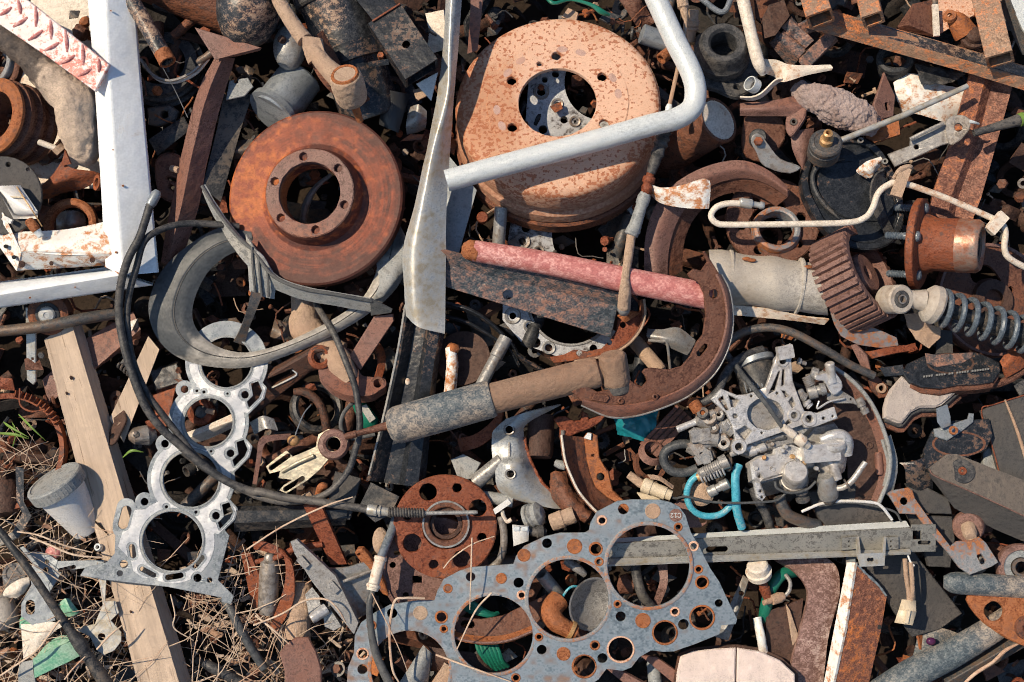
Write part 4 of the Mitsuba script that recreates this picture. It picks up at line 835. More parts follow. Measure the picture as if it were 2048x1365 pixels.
def silver_arm():
    thing('silver_lever', 'bright silver pink lever with an eye hole, right of the black cover', 'lever')
    pl = [zd((820, 930, 30)), zd((1300, 740, 60)), zd((1100, 900, 48))]
    part('strap', plate(zd([(815, 915), (948, 865), (950, 820), (1120, 738), (1165, 720), (1190, 850), (1140, 862), (860, 992)]), pl, 7, zd.h([(988, 873, 15)]), 1.5), 'alloy_dull')
    part('eye', plate(zd([(1160, 735), (1185, 695), (1255, 683), (1300, 705), (1308, 750), (1280, 800), (1225, 848), (1180, 852)]), [(a, b, c + 8) for a, b, c in pl], 8, zd.h([(1238, 757, 24)]), 1.5, smooth=3), 'alloy_dull')
    part('rib', tube([zd((950, 828, 52)), zd((1050, 778, 60)), zd((1150, 732, 64))], 4, 8), 'alloy_dull')
silver_arm()
one('thin_rod', 'long thin olive grey rod lying diagonally above the black cover', 'rod', tube([zd((530, 838, 60)), zd((900, 690, 66)), zd((1290, 512, 60))], [6, 6, 5.5], 12, curve=False), 'galv_old')
one('split_pin', 'small bent pin beside the eye of the silver lever', 'pin', tube([zd((1300, 722, 66)), zd((1330, 728, 66)), zd((1358, 736, 60))], [4, 3, 2], 8), 'galv')
thing('black_hose', 'black hose tip with a green mark at the right edge', 'hose')
part('tip', tube([zd((1328, 792, 62)), zd((1480, 748, 62)), zd((1640, 700, 58)), zd((1760, 660, 50))], [7, 9, 13, 14], 16, 5, 's'), 'rubber')
part('green_mark', tube([zd((1596, 714, 61)), zd((1622, 706, 60))], [12.8, 13.4], 14), 'grass', 'green mark round the hose')
# --- square tubes
def stub(label, p0, p1, w, h, roll, end=0.84):
    thing('square_tube', label, 'square tube', 'rusty open square tubes at the top right')
    part('tube', beam(p0, p1, rtube(w, h, 5), roll), 'tube_rust', smooth=0)
def frame_tubes():
    thing('tube_frame', 'long rusty orange square tube crossing the top right corner', 'square tube')
    s = lambda t, r, l: zd([(t[0], t[1], 20), (r[0], r[1], 52), (l[0], l[1], 40), (l[0], l[1], -10), (t[0], t[1], -16)])
    part('long_tube', loft([s((480, 60), (420, 128), (330, 165)), s((1420, 330), (1400, 402), (1310, 440)), s((1900, 470), (1880, 545), (1830, 600))]), 'tube_rust', smooth=15)
    part('black_top', sheet([zd([(620, 104, 22), (1000, 214, 22), (1420, 334, 22), (1900, 474, 22)]), zd([(590, 165, 47), (980, 272, 48), (1395, 388, 49), (1870, 532, 49)])], 2, 4), 'chipped', 'old black paint left on its upper side')
frame_tubes()
stub('wide open square tube standing at the left end of the long rusty tube', (1608, -70, 30), (1641, 38, 96), 50, 42, 20)
stub('narrower open square tube beside the wide one, top right', (1722, -60, 30), (1746, 40, 92), 40, 36, 25)
stub('tall open square tube nearest the right edge, ending low on the long tube', (1962, -40, 20), (2000, 120, 102), 50, 40, 25)
one('angle_iron', 'orange rusted angle iron standing under the long square tube at the right', 'angle iron',
    loft([zd([(1310, 430, 10), (1400, 440, 14), (1450, 445, -6), (1570, 470, 6), (1570, 470, -30), (1300, 430, -26)]), zd([(1175, 890, 4), (1290, 910, 8), (1330, 920, -12), (1450, 900, 2), (1450, 900, -36), (1170, 890, -30)]), zd([(1095, 1120, 0), (1200, 1150, 4), (1240, 1160, -16), (1370, 1180, -4), (1370, 1180, -40), (1090, 1120, -36)]), zd([(1050, 1300, -6), (1160, 1340, -2), (1200, 1350, -20), (1300, 1360, -10), (1300, 1360, -50), (1040, 1300, -46)])]), 'angle_rust', smooth=20)
thing('rusted_hopper', 'rusty folded sheet bin between the square tubes, top right', 'sheet bin')
part('left_face', slab(zd([(870, 165, 0), (965, 25, -20), (1080, 0, -30), (1105, 215, 0), (940, 150, 14)]), 5), 'rust_brown')
part('edge_strip', slab(zd([(1083, 25, -10), (1118, 25, -10), (1128, 212, 6), (1092, 214, 8)]), 5), 'cream')
part('right_face', slab(zd([(1120, -20, -40), (1330, -20, -40), (1330, 90, -30), (1125, 200, -20)]), 5), 'rust_pink')
thing('orange_lug', 'orange rusted lug casting with a hole between the square tubes', 'lug')
part('lug_body', rough(tube([zd((1190, 95, 0)), zd((1230, 130, 4)), zd((1280, 200, 0))], [12, 20, 24], 18), 2, .05, 7), 'rust_orange')
part('hole_rim', ringspin([(5, -3), (5, 3), (12, 3), (14, -3)], P(*zd((1186, 95, 20))), axis((-0.3, .3)), 20), 'rust_orange')
thing('round_bolt', 'dark rusty round bolt standing beside the orange lug', 'bolt')
part('head', spin([(20, -30), (20, -8), (24, -8), (24, -2), (18, 0), (18, 10), (12, 16), (0, 18)], P(*zd((1325, 220, 10))), axis((0, .4)), 20), 'rust_dark')
thing('appliance_sheet', 'pale grey panel with a dark edge in the top right corner', 'panel')
part('face', slab([(2000, -40, 0), (2100, -40, 10), (2100, 130, 20), (2046, 60, 14)], 6), 'galv')
part('dark_edge', slab([(2006, -20, 4), (2018, 0, 10), (2074, 110, 10), (2044, 110, -10), (2002, 20, -10)], 6), 'dark_steel')
one('rust_chunk', 'broken box shaped rust lump left of the square tubes', 'scrap', rough(loft([zd([(70, 110, 10), (110, 30, 4), (200, 0, 0), (200, 0, -30), (70, 110, -30)]), zd([(85, 230, 26), (150, 210, 30), (235, 95, 14), (235, 95, -30), (85, 230, -20)])]), 3, .06, 6, 2), 'rust_dark', smooth=20)
thing('slatted_cage', 'black rusted slatted cage leaning under the wide square tube', 'cage')
for k_, q in enumerate([[(150, 215), (440, 60), (455, 75), (160, 240)], [(170, 180), (290, 350), (275, 372), (150, 225)], [(245, 100), (380, 240), (365, 255), (235, 115)], [(290, 345), (470, 180), (480, 195), (290, 370)], [(200, 180), (330, 300), (320, 312), (190, 195)]]):
    part('slat', slab(zd([(x, y, 0 + 10 * (j % 2) + k_) for j, (x, y) in enumerate(q)]), 22), 'black_rust')
part('rusted_floor', slab(zd([(160, 260, -30), (300, 330, -24), (420, 200, -30), (250, 120, -40)]), 4), 'rust_dark')
one('rubber_ring', 'thick black rubber ring below the long square tube', 'ring', ringspin([(24, -30), (24, 4), (30, 8), (36, 4), (38, -4), (32, -10), (36, -16), (36, -30)], P(*zd((862, 345, -30))), axis((-0.25, 0.35)), 40), 'rubber')
one('black_lump', 'broken black plastic lump hanging under the long square tube', 'plastic lump', rough(loft([zd([(980, 380, -10), (1280, 440, -10), (1280, 440, -50), (980, 380, -50)]), zd([(1020, 500, 0), (1200, 490, 0), (1200, 490, -50), (1020, 500, -50)])]), 5, .06, 6, 6), 'black_dusty', smooth=20)
one('flaking_panel', 'pale green white flaking panel behind the thin rod, right side', 'metal panel', sheet([zd([(850, 490, -40), (960, 435, -30), (1130, 500, -30), (1290, 530, -40)]), zd([(870, 580, -36), (960, 560, -16), (1120, 600, -16), (1260, 620, -30)]), zd([(900, 660, -50), (1000, 680, -30), (1130, 720, -30), (1200, 740, -50)])], 5, 5, 3, .03), 'white_rust')
one('mauve_tab', 'brown pointed tab plate with a slot beside the fibre lagging', 'plate', plate(zd([(735, 625), (800, 430), (862, 570), (852, 690), (770, 712)]), [zd((735, 625, 10)), zd((800, 430, 0)), zd((860, 600, -10))], 6, [slot(*zd((812, 618)), *zd((818, 650)), 3.5)], 1), 'rust_mauve')
one('rust_mound', 'rusty corroded block below the fibre lagging', 'scrap', rough(loft([zd([(690, 740, -10), (880, 710, 0), (890, 800, 6), (740, 850, 10), (690, 820, 0)]), zd([(690, 740, -60), (880, 710, -60), (890, 800, -60), (740, 850, -60), (690, 820, -60)])]), 4, .05, 6, 3), 'rust_orange', smooth=20)
thing('pivot_plate', 'dark rusty plate carrying a bolted grey crank lever, right of the canister', 'crank plate')
part('backing', plate(zd([(-30, 700), (60, 685), (170, 690), (205, 740), (205, 830), (150, 900), (60, 960), (-40, 900)]), -20, 12, bev=2, smooth=3), 'rust_brown')
part('bush', lathe(zd((52, 830, -20)), zd((48, 815, 26)), [(0, 20), (.8, 18), (1, 15), (1, 0)], 24), 'rubber')
part('crank', plate(zd([(8, 850), (15, 810), (45, 795), (80, 815), (110, 860), (180, 945), (285, 985), (295, 1005), (240, 1030), (150, 1015), (70, 975), (40, 910)]), [zd((40, 820, 34)), zd((280, 1000, 22)), zd((60, 960, 20))], 7, bev=1.5, smooth=3), 'steel')
part('bolt', bolt(zd((52, 836, 44)), (0, .12), 9, 9), 'rust_red')
one('curved_shield', 'mauve brown curved shield plate left of the black cover', 'shield', sheet([zd([(240, 790, 10), (310, 770, 16), (380, 760, 0)]), zd([(250, 880, 12), (320, 890, 16), (365, 880, 0)]), zd([(280, 960, 0), (310, 1000, 6), (330, 1030, -10)])], 5, 5), 'rust_mauve')
thing('brake_band', 'wide curved brown brake band bent round a dark hollow, below the canister', 'brake shoe')
def brake_band():
    # a cylinder band seen from inside and above
    cx, cy, n = 1500, 520, 22
    top = []; low = []
    pts = [(1288, 545), (1290, 480), (1305, 425), (1335, 380), (1385, 345), (1440, 325), (1490, 322), (1535, 340), (1575, 372)]
    pin = [(1335, 560), (1338, 500), (1352, 450), (1378, 410), (1418, 375), (1460, 360), (1500, 358), (1540, 372), (1575, 395)]
    g = [[(x, y, 20) for x, y in pts], [((x + a) / 2, (y + b) / 2, 26) for (x, y), (a, b) in zip(pts, pin)], [(a, b, 10) for a, b in pin]]
    part('lining', sheet(g, 8, 5, 1), 'rust_mauve')
    part('web', sheet([[(a, b, 6) for a, b in pin], [(a + (1470 - a) * .22, b + (480 - b) * .22, -16) for a, b in pin]], 5, 5), 'rust_brown')
brake_band()
thing('kinked_tab', 'bright kinked sheet tab with an orange rust stain, right of the brown cable nut', 'sheet tab')
part('tab_sheet', sheet([zc([(880, 1095, 70), (960, 1115, 76), (1080, 1100, 82), (1200, 1062, 84), (1245, 1075, 78)]), zc([(890, 1130, 60), (960, 1160, 72), (1080, 1160, 80), (1200, 1130, 84), (1250, 1120, 78)]), zc([(880, 1150, 40), (960, 1210, 60), (1090, 1235, 70), (1200, 1240, 74), (1240, 1240, 68)])], 3, 5), 'white_rust')
def hub2():
    thing('flat_hub', 'brown rusted hub flange with an open bore, under the bent brake line', 'hub flange')
    c, d = (1545, 442, -20), axis((-0.05, 0.26))
    pg = Point(0, 0).buffer(94, 24).difference(Point(-2, -8).buffer(44, 20))
    for x, y, r in ((-34, 40, 14), (18, 32, 9), (58, 8, 10), (-62, -10, 9), (-30, -62, 9), (50, -48, 9)): pg = pg.difference(Point(x, y).buffer(r, 10))
    part('flange_plate', local(pg, 12, c, d, 2), 'rust_brown')
    part('collar', ringspin([(36, -20), (36, 16), (40, 18), (46, 16), (50, 4), (50, -20)], P(1552, 462, -16), d, 40), 'steel_rust')
hub2()
def brake_line():
    thing('brake_line', 'thin pale bent brake line with fittings winding across the upper right', 'brake line')
    part('line', tube([(1500, 410, 60), (1462, 407, 62), (1434, 414, 62), (1422, 432, 62), (1434, 447, 62), (1462, 450, 64), (1560, 449, 72), (1690, 446, 80), (1730, 436, 82), (1746, 415, 84), (1756, 388, 86), (1775, 371, 86), (1802, 366, 86), (1880, 392, 84), (1960, 426, 80), (2000, 446, 78), (2011, 465, 76), (2009, 496, 74), (2020, 518, 70), (2070, 545, 60)], 6.2, 12), 'cream')
    part('fitting', lathe((1478, 405, 62), (1528, 412, 58), [(0, 7), (.1, 10), (.5, 10), (.55, 6), (.8, 6), (.85, 8), (1, 7)], 8), 'galv_old', smooth=0)
    part('clip', bx(zd((893, 1085, 92)), (-0.35, -1, 0), (58, 22, 18), 10), 'clay')
    part('clip', bx((1993, 447, 86), (0.8, 0.9, 0), (44, 22, 16), 0), 'cream')
    part('clip_spring', tube([zd((850, 1060, 90)), zd((890, 1010, 98)), zd((945, 990, 98)), zd((965, 1000, 92))], [3, 5, 5, 2], 8), 'clay')
brake_line()
one('green_cable', 'scrap of green plastic cable above the brake drum', 'cable', tube([zc((270, -20, -20)), zc((320, 20, -10)), zc((420, 0, -20)), zc((540, 30, -8)), zc((600, 70, -6)), zc((650, 90, -14))], [4, 4, 3, 4, 6, 3], 8), 'green_dark')
one('grey_pipe_stub', 'dusty grey pipe stub between the drum and the bent pipe', 'pipe', lathe(zc((840, 200, -20)), zc((1010, 260, -30)), [(0, 0), (0, 18), (.02, 20), (1, 20)], 20), 'gasket_grey')
one('rusty_pipe_stub', 'short rusty pipe stub behind the straight part of the bent pipe', 'pipe', lathe(zc((955, 350, 0)), zc((1060, 270, -20)), [(.4, 8), (0, 8), (0, 12), (1, 12)], 16), 'rust_orange')
one('cable_gland', 'ribbed brown cable gland right of the bent pipe', 'cable gland', lathe(zc((1150, 60, 10)), zc((1130, 250, -10)), [(0, 10), (.3, 11), (.32, 14), (.5, 14), (.52, 11), (.56, 14), (.62, 14), (.65, 10), (1, 8)], 14), 'clay')
one('dark_tube_bracket', 'dark bent tube bracket at the top edge, right of the bent pipe', 'bracket', tube([zc((1180, -20, 0)), zc((1280, 60, 4)), zc((1330, 70, 4)), zc((1360, 20, 0)), zc((1370, -40, -10))], 6, 10), 'gasket_grey')

# ================================================================ middle left
def white_gasket():
    thing('head_gasket', 'white coated grey head gasket with four bores lying over the wooden plank, lower left', 'gasket')
    B = [(345, 1083, 59), (382, 959, 55), (417, 845, 48), (453, 725, 50)]
    body = unary_union([Point(x, y).buffer(r + 33, 20) for x, y, r in B] + [LineString([b[:2] for b in B]).buffer(54)])
    ears = [(369, 779, 18), (330, 888, 19), (289, 1004, 19), (404, 690, 16)]
    body = body.union(unary_union([Point(x, y).buffer(r) for x, y, r in ears] + [LineString([(x, y), (x + 34, y + 12)]).buffer(14) for x, y, r in ears]))
    base = Polygon(zi([(650, 505), (645, 640), (600, 690), (480, 718), (450, 765), (600, 790), (940, 828), (1248, 888), (1246, 912), (1300, 926), (1316, 880), (1228, 790), (1292, 540), (1240, 480), (900, 400)]))
    body = body.union(base).union(LineString([zi((712, 385)), zi((690, 480))]).buffer(20)).union(LineString([zi((690, 500)), zi((800, 430))]).buffer(20))
    coat = unary_union([Point(x, y).buffer(r + 25, 20) for x, y, r in B] + [LineString([b[:2] for b in B]).buffer(44), Polygon(zi([(760, 395), (690, 520), (665, 600), (738, 680), (750, 738), (800, 775), (1000, 800), (1058, 770), (1090, 715), (1160, 640), (1210, 520), (1245, 430), (1000, 380)]))]).difference(sbox(300, 600, 600, 728))  # coat cut off round the fourth bore; bare grey stands in for shade there
    for bx_, by_ in ((461, 907), (432, 1032), (490, 790)):
        out = Polygon([(bx_ - 24, by_ - 34), (bx_ + 20, by_ - 42), (bx_ + 44, by_ - 14), (bx_ + 38, by_ + 8), (bx_ + 6, by_ + 40), (bx_ - 22, by_ + 34)]).buffer(-5).buffer(5)
        body = body.union(out); coat = coat.union(out.buffer(-3))
        win = Polygon([(bx_ + 12, by_ - 22), (bx_ + 26, by_ - 27), (bx_ + 34, by_ - 8), (bx_ + 28, by_ + 6), (bx_ + 8, by_ + 26), (bx_ + 4, by_ + 14), (bx_ + 16, by_ + 2)])
        ho = Point(bx_, by_).buffer(7.5); body = body.difference(win).difference(ho); coat = coat.difference(win.buffer(4)).difference(ho.buffer(6))
    cut = [Point(x, y).buffer(r, 24) for x, y, r in B] + [Point(x, y).buffer(7.5) for x, y, _ in ears]
    cut += [hole(h) for h in zi.h([(697, 700, 23), (675, 752, 17), (1112, 778, 23), (1180, 790, 15), (937, 378, 9), (1103, 408, 9), (1188, 65, 7)]) + ze.h([(1210, 1022, 9), (1350, 1032, 7), (1168, 1015, 8)])]
    cut += [slot(*zi((742, 605)), *zi((750, 650)), 6), slot(*zi((800, 728)), *zi((865, 762)), 5), slot(*zi((945, 775)), *zi((1018, 764)), 5.5), slot(*zi((1098, 708)), *zi((1136, 664)), 5.5), slot(*zi((712, 400)), *zi((692, 475)), 10)]
    body = body.difference(unary_union(cut)); body = body.buffer(-1.5).buffer(1.5)
    pl = [(250, 1100, 44), (470, 1130, 40), (453, 725, 2)]
    part('core_sheet', plate(max(getattr(body, 'geoms', [body]), key=lambda g: g.area), pl, 4, bev=.6), 'gasket_grey')
    coat = coat.difference(unary_union([Point(x, y).buffer(r + 8, 24) for x, y, r in B])).difference(unary_union(cut).buffer(5)).intersection(body.buffer(-2.5))
    top = [(a, b, c + 1.0) for a, b, c in pl]
    part('coating', [plate(g, top, .9, bev=0) for g in getattr(coat, 'geoms', [coat]) if g.area > 60], 'gasket_white', 'white sealing coat')
    for x, y, r in B: part('bead', ringspin([(r, -1), (r, 1.6), (r + 1.8, 1.9), (r + 4, 1.1), (r + 4, -1)], P(x, y, plane_w(pl, x, y)), unit(np.cross(P(*pl[1]) - P(*pl[0]), P(*pl[2]) - P(*pl[0])) * 1.0), 48), 'strip_grey')
white_gasket()
def liner():
    o = [(500, 450), (440, 455), (378, 490), (328, 536), (301, 590), (298, 632), (314, 676), (352, 713), (415, 733), (490, 736), (560, 717), (630, 688), (700, 652), (765, 606), (806, 555), (815, 490), (800, 450)]
    m = [(505, 478), (450, 484), (402, 512), (368, 556), (350, 605), (350, 645), (368, 680), (404, 704), (450, 715), (500, 715), (560, 699), (628, 671), (690, 637), (742, 596), (768, 550), (785, 490), (780, 460)]
    i_ = [(510, 496), (462, 508), (420, 540), (396, 580), (385, 618), (388, 648), (406, 674), (436, 694), (470, 704), (505, 704), (558, 690), (622, 662), (680, 630), (725, 596), (752, 545), (755, 505), (770, 470)]
    rails = lambda a, b: [[(x, y, 6) for x, y in o[a:b]], [(x * .6 + u * .4, y * .6 + v * .4, 15) for (x, y), (u, v) in zip(o[a:b], m[a:b])], [(x * .15 + u * .85, y * .15 + v * .85, 20) for (x, y), (u, v) in zip(o[a:b], m[a:b])], [(x, y, 19.4) for x, y in m[a:b]], [(u * .5 + x * .5, v * .5 + y * .5, 17) for (x, y), (u, v) in zip(m[a:b], i_[a:b])], [(x, y, 10) for x, y in i_[a:b]]]
    thing('rubber_liner', 'large grey rubber ring liner lying under the disc, left of the centre', 'rubber ring')
    part('lip', tube([(x, y, 19.6) for x, y in m], 1.2, 6), 'rubber')
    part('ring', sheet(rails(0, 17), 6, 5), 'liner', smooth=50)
    part('end_face', sheet([zf([(905, 120, 10), (800, 215, 14), (750, 262, 12)]), zf([(912, 220, 24), (830, 290, 28), (758, 310, 22)]), zf([(908, 310, 22), (840, 370, 30), (768, 380, 24)]), zf([(880, 390, 10), (800, 450, 20), (728, 478, 22)])], 5, 5, 1), 'strip_grey', 'pale dusty end of the ring')
liner()
def strip():
    thing('sealing_strip', 'grey curved sealing strip, twisted and torn, hooking under the brake disc', 'sealing strip')
    t = [(404, 372, 30), (428, 412, 36), (455, 450, 42), (482, 480, 48), (510, 505, 52), (534, 540, 56), (562, 562, 60), (610, 579, 62), (670, 589, 64), (745, 603, 62)]
    b = [(404, 384, 10), (420, 420, 16), (443, 460, 22), (466, 496, 28), (494, 530, 30), (522, 560, 34), (556, 582, 36), (606, 600, 38), (668, 612, 40), (745, 625, 38)]
    part('strip_face', sheet([t, b], 7, 5, 1.5, .05), 'strip_grey')
    part('bead', tube(t, 3.6, 8), 'rubber_grey')
    part('torn_web', sheet([zf([(-30, 90, 50), (30, 170, 54), (80, 220, 56), (140, 330, 50)]), zf([(-20, 200, 40), (20, 300, 44), (70, 360, 46), (150, 400, 40)]), zf([(0, 420, 30), (30, 450, 34), (90, 460, 34), (145, 470, 30)])], 4, 4, 4, .06, 2), 'strip_grey')
    for k_, (x0, y0, x1, y1) in enumerate([(10, 160, 30, 430), (50, 220, 70, 455), (100, 280, 110, 460)]): part('fold', tube([zf((x0, y0, 56)), zf((x0 + 8, (y0 + y1) / 2, 52)), zf((x1, y1, 40))], 2.5, 6), 'rubber_grey')
    part('leg', sheet([ze([(1490, 425, 44), (1470, 520, 40), (1430, 640, 20), (1385, 725, 0)]), ze([(1560, 440, 38), (1520, 540, 34), (1480, 640, 14), (1450, 745, -6)])], 4, 4, 1), 'dark_steel')
    part('end_tab', slab([(740, 598, 64), (752, 606, 64), (784, 620, 60), (782, 626, 58), (750, 630, 46), (742, 632, 40)], 4), 'rubber_grey')
strip()
def cables():
    thing('long_cable', 'long black control cable looping down the left to a steel rod over the flange', 'control cable')
    q = [ze(p) for p in [(890, -90, 84), (860, 10, 88), (825, 110, 92), (762, 230, 96), (718, 380, 88), (706, 560, 74), (740, 760, 76), (800, 960, 78), (870, 1120, 76), (960, 1240, 70)]] + [zi(p) for p in [(1000, 20, 64), (1130, 135, 62), (1280, 235, 62), (1420, 290, 64)]] + [zj(p) for p in [(60, 292, 66), (180, 322, 68), (320, 340, 70), (470, 362, 74), (665, 392, 78)]]
    part('sheath', tube(q, 8.0, 12), 'rubber')
    part('end_sleeve', lathe((300, 412, 84), (316, 382, 78), [(0, 8), (.2, 10), (.8, 10), (1, 6)], 14), 'gasket_grey')
    part('ferrule', lathe(zj((660, 392, 78)), zj((780, 406, 80)), [(0, 9), (.1, 11), (.45, 11), (.46, 8), (.55, 8), (.56, 12), (.64, 12), (.65, 9), (1, 8)], 14), 'galv_old')
    part('return_spring', coil(zj((780, 406, 80)), zj((985, 414, 82)), 7.5, 2.6, 13, 6, 12), 'rubber')
    part('spring_core', tube([zj((780, 406, 80)), zj((985, 414, 82))], 6, 8, curve=False), 'rubber')
    part('end_rod', lathe(zj((980, 414, 82)), zj((1282, 408, 84)), [(0, 6), (.06, 4.2), (.96, 4.2), (1, 3)], 12), 'steel')
    thing('looped_cable', 'second black cable crossing behind the first and looping up past the zinc hinge', 'control cable')
    q = [ze(p) for p in [(1420, 40, 20), (1300, 28, 30), (1100, 22, 50), (950, 60, 72), (855, 130, 84), (810, 280, 80), (765, 450, 70), (755, 620, 62), (790, 840, 64), (866, 1020, 62), (960, 1150, 60), (1070, 1290, 56)]] + [zi(p) for p in [(1120, 115, 52), (1270, 232, 50), (1420, 305, 50)]] + [zj(p) for p in [(40, 318, 52), (180, 350, 54), (330, 338, 56), (450, 290, 58), (555, 170, 60), (600, 30, 62)]] + [zf(p) for p in [(640, 1330, 62), (652, 1200, 60), (625, 1000, 50), (572, 850, 44), (505, 690, 30), (440, 580, 10), (390, 500, -20)]]
    part('sheath', tube(q, 6.6, 12), 'rubber')
cables()
# --- lower left of the frame
one('drain_hose', 'dull dark hose running left under the white crossbar', 'hose', tube([ze((-80, 668, 10)), ze((120, 650, 6)), ze((300, 625, 0)), ze((480, 590, -10)), ze((680, 555, -30))], [11, 11.5, 12, 12, 12], 16), 'dark_steel')
thing('suspension_bush', 'rusty bush with a bright steel bolt under the white crossbar', 'bush')
c_, d_ = P(*ze((288, 560, -10))), axis((0.05, -0.15))
part('outer_ring', ringspin([(20, -20), (20, 4), (30, 8), (40, 4), (44, -6), (44, -20)], c_, d_, 36), 'rust_brown')
part('inner_ring', ringspin([(17, -12), (17, 10), (24, 8), (24, -12)], c_, d_, 30), 'rubber')
part('bolt', spin([(17, -8), (17, 12), (14, 15), (6, 16), (6, 14), (0, 14)], c_, d_, 24), 'galv_old')
one('flat_bar', 'pale grey flat bar hanging under the drain hose at the far left', 'flat bar', plate(ze([(150, 520), (208, 540), (210, 960), (196, 980), (158, 950)]), [ze((150, 540, -10)), ze((208, 540, -4)), ze((180, 960, -50))], 5, ze.h([(192, 825, 9)]), 1), 'galv_old')
one('wood_block', 'dark split wood block lying across behind the top of the plank', 'wood block', rough(loft([ze([(790, 545, -50), (835, 650, -40), (835, 700, -80), (790, 600, -90)]), ze([(520, 700, -50), (580, 868, -44), (580, 880, -90), (520, 720, -96)]), ze([(255, 945, -70), (290, 1090, -70), (290, 1095, -110), (255, 960, -110)])]), 1.5, .05, 8), 'rust_mauve' , smooth=20)
one('wood_stick', 'brown wooden stick leaning beside the plank, behind the cable', 'wood stick', loft([ze([(880, 690, -50), (945, 770, -44), (945, 775, -80), (880, 700, -84)]), ze([(650, 1180, -40), (735, 1320, -34), (735, 1325, -70), (650, 1190, -74)])]), 'wood', smooth=20)
def ringgear():
    thing('ring_gear', 'thin rusty ring gear with broken teeth at the left edge, among grass', 'ring gear')
    c, d = P(12, 904, -30), axis((0.03, 0.16))
    part('ring', ringspin([(108, -16), (108, 4), (118, 6), (120, 0), (120, -16)], c, d, 64), 'rust_red')
    F = frame_of(d)
    for k in range(11):
        a = math.radians(82 - 5.2 * k); r = 118
        p = c + F @ np.array([r * math.cos(a), r * math.sin(a), 4]); m = trimesh.creation.box((14, 4.5, 16)); R = np.array([[math.cos(a), -math.sin(a), 0], [math.sin(a), math.cos(a), 0], [0, 0, 1]])
        m.vertices = m.vertices @ (F @ R).T + p; part('tooth', m, 'rust_red', smooth=0)
ringgear()
one('rusty_wire', 'bent rusty wire hooked on the ring gear', 'wire', tube([ze((118, 1000, -10)), ze((122, 1100, -6)), ze((190, 1138, -4)), ze((265, 1125, -10))], 2, 6), 'rust_red')
one('dark_casting', 'lumpy dark casting between the wood stick and the gasket', 'casting', rough(loft([ze([(890, 900, -60), (1050, 850, -60), (1090, 960, -50), (930, 1010, -50)]), ze([(880, 890, -110), (1060, 840, -110), (1100, 970, -110), (920, 1020, -110)])]), 8, .04, 7, 9), 'dark_steel', smooth=30)
one('rust_block', 'dark red rusty block left of the third gasket bore', 'scrap', rough(loft([ze([(890, 1040, -60), (1040, 1000, -50), (1000, 1180, -50), (930, 1190, -60)]), ze([(890, 1030, -110), (1050, 1000, -110), (1010, 1190, -110), (920, 1200, -110)])]), 4, .05, 7, 4), 'rust_red', smooth=30)
one('grey_lump', 'grey blue lump of metal right of the plank, beside the gasket', 'scrap', rough(lathe(ze((760, 1290, -40)), ze((930, 1270, -60)), [(0, 8), (.2, 18), (.7, 20), (1, 10)], 20), 4, .05, 6, 8), 'steel')
thing('bore_bolt', 'rusty ringed bolt seen through the third gasket bore', 'bolt')
part('collar', ringspin([(14, -20), (14, 2), (20, 6), (27, 2), (28, -20)], P(*ze((1190, 1140, -46))), axis((-.1, .2)), 28), 'rust_red')
part('bolt_end', spin([(13, -20), (13, -2), (9, 0), (0, 0)], P(*ze((1190, 1140, -46))), axis((-.1, .2)), 20), 'dark_steel')
one('folded_channel', 'beige folded channel seen through the third gasket bore', 'channel', sheet([ze([(1080, 1270, -50), (1220, 1220, -40), (1380, 1150, -40)]), ze([(1085, 1310, -40), (1230, 1250, -28), (1385, 1190, -30)]), ze([(1095, 1340, -60), (1240, 1300, -50), (1390, 1230, -50)])], 4, 4, 1), 'cream')
# --- centre left, below the disc
one('knuckle_arm', 'dusty brown cast knuckle arm below the sealing strip', 'casting', rough(tube([zf((300, 440, -50)), zf((320, 540, -44)), zf((330, 640, -36)), zf((420, 740, -30)), zf((540, 800, -24))], [20, 26, 33, 34, 26], 22, 6), 3, .035, 7, 3), 'clay')
def knuckle():
    thing('steering_knuckle', 'orange rusted round knuckle plate with a lug hole beside the black channel', 'knuckle')
    part('plate_body', plate(zf([(405, 900), (450, 840), (530, 770), (600, 770), (640, 850), (660, 920), (745, 935), (800, 945), (805, 985), (770, 1010), (720, 1040), (610, 1046), (520, 1020), (450, 970)]), [zf((420, 900, 10)), zf((800, 960, 20)), zf((560, 780, -20))], 24, zf.h([(757, 972, 25)]), 3, smooth=4), 'rust_mauve')
    part('hub_web', rough(tube([zf((480, 760, -20)), zf((540, 860, 0)), zf((600, 960, 8))], [24, 26, 18], 18), 3, .04, 7), 'clay')
    part('shield_edge', sheet([zf([(720, 690, -40), (790, 760, -30), (805, 850, -20), (780, 950, -6)]), zf([(690, 720, -20), (750, 780, -14), (760, 850, -10), (740, 940, 0)])], 4, 5, 2), 'rust_red')
    part('lug_ring', ringspin([(9, -6), (9, 2), (14, 2), (14, -6)], P(*zf((757, 972, 20))), axis((0, .1)), 24), 'rust_brown')
knuckle()
one('rust_strap', 'rusty flat strap leaning diagonally below the tip of the sealing strip', 'strap', slab(zf([(735, 575, 30), (845, 560, 36), (850, 600, 36), (655, 890, 12), (590, 810, 8)]), 8), 'rust_mauve')
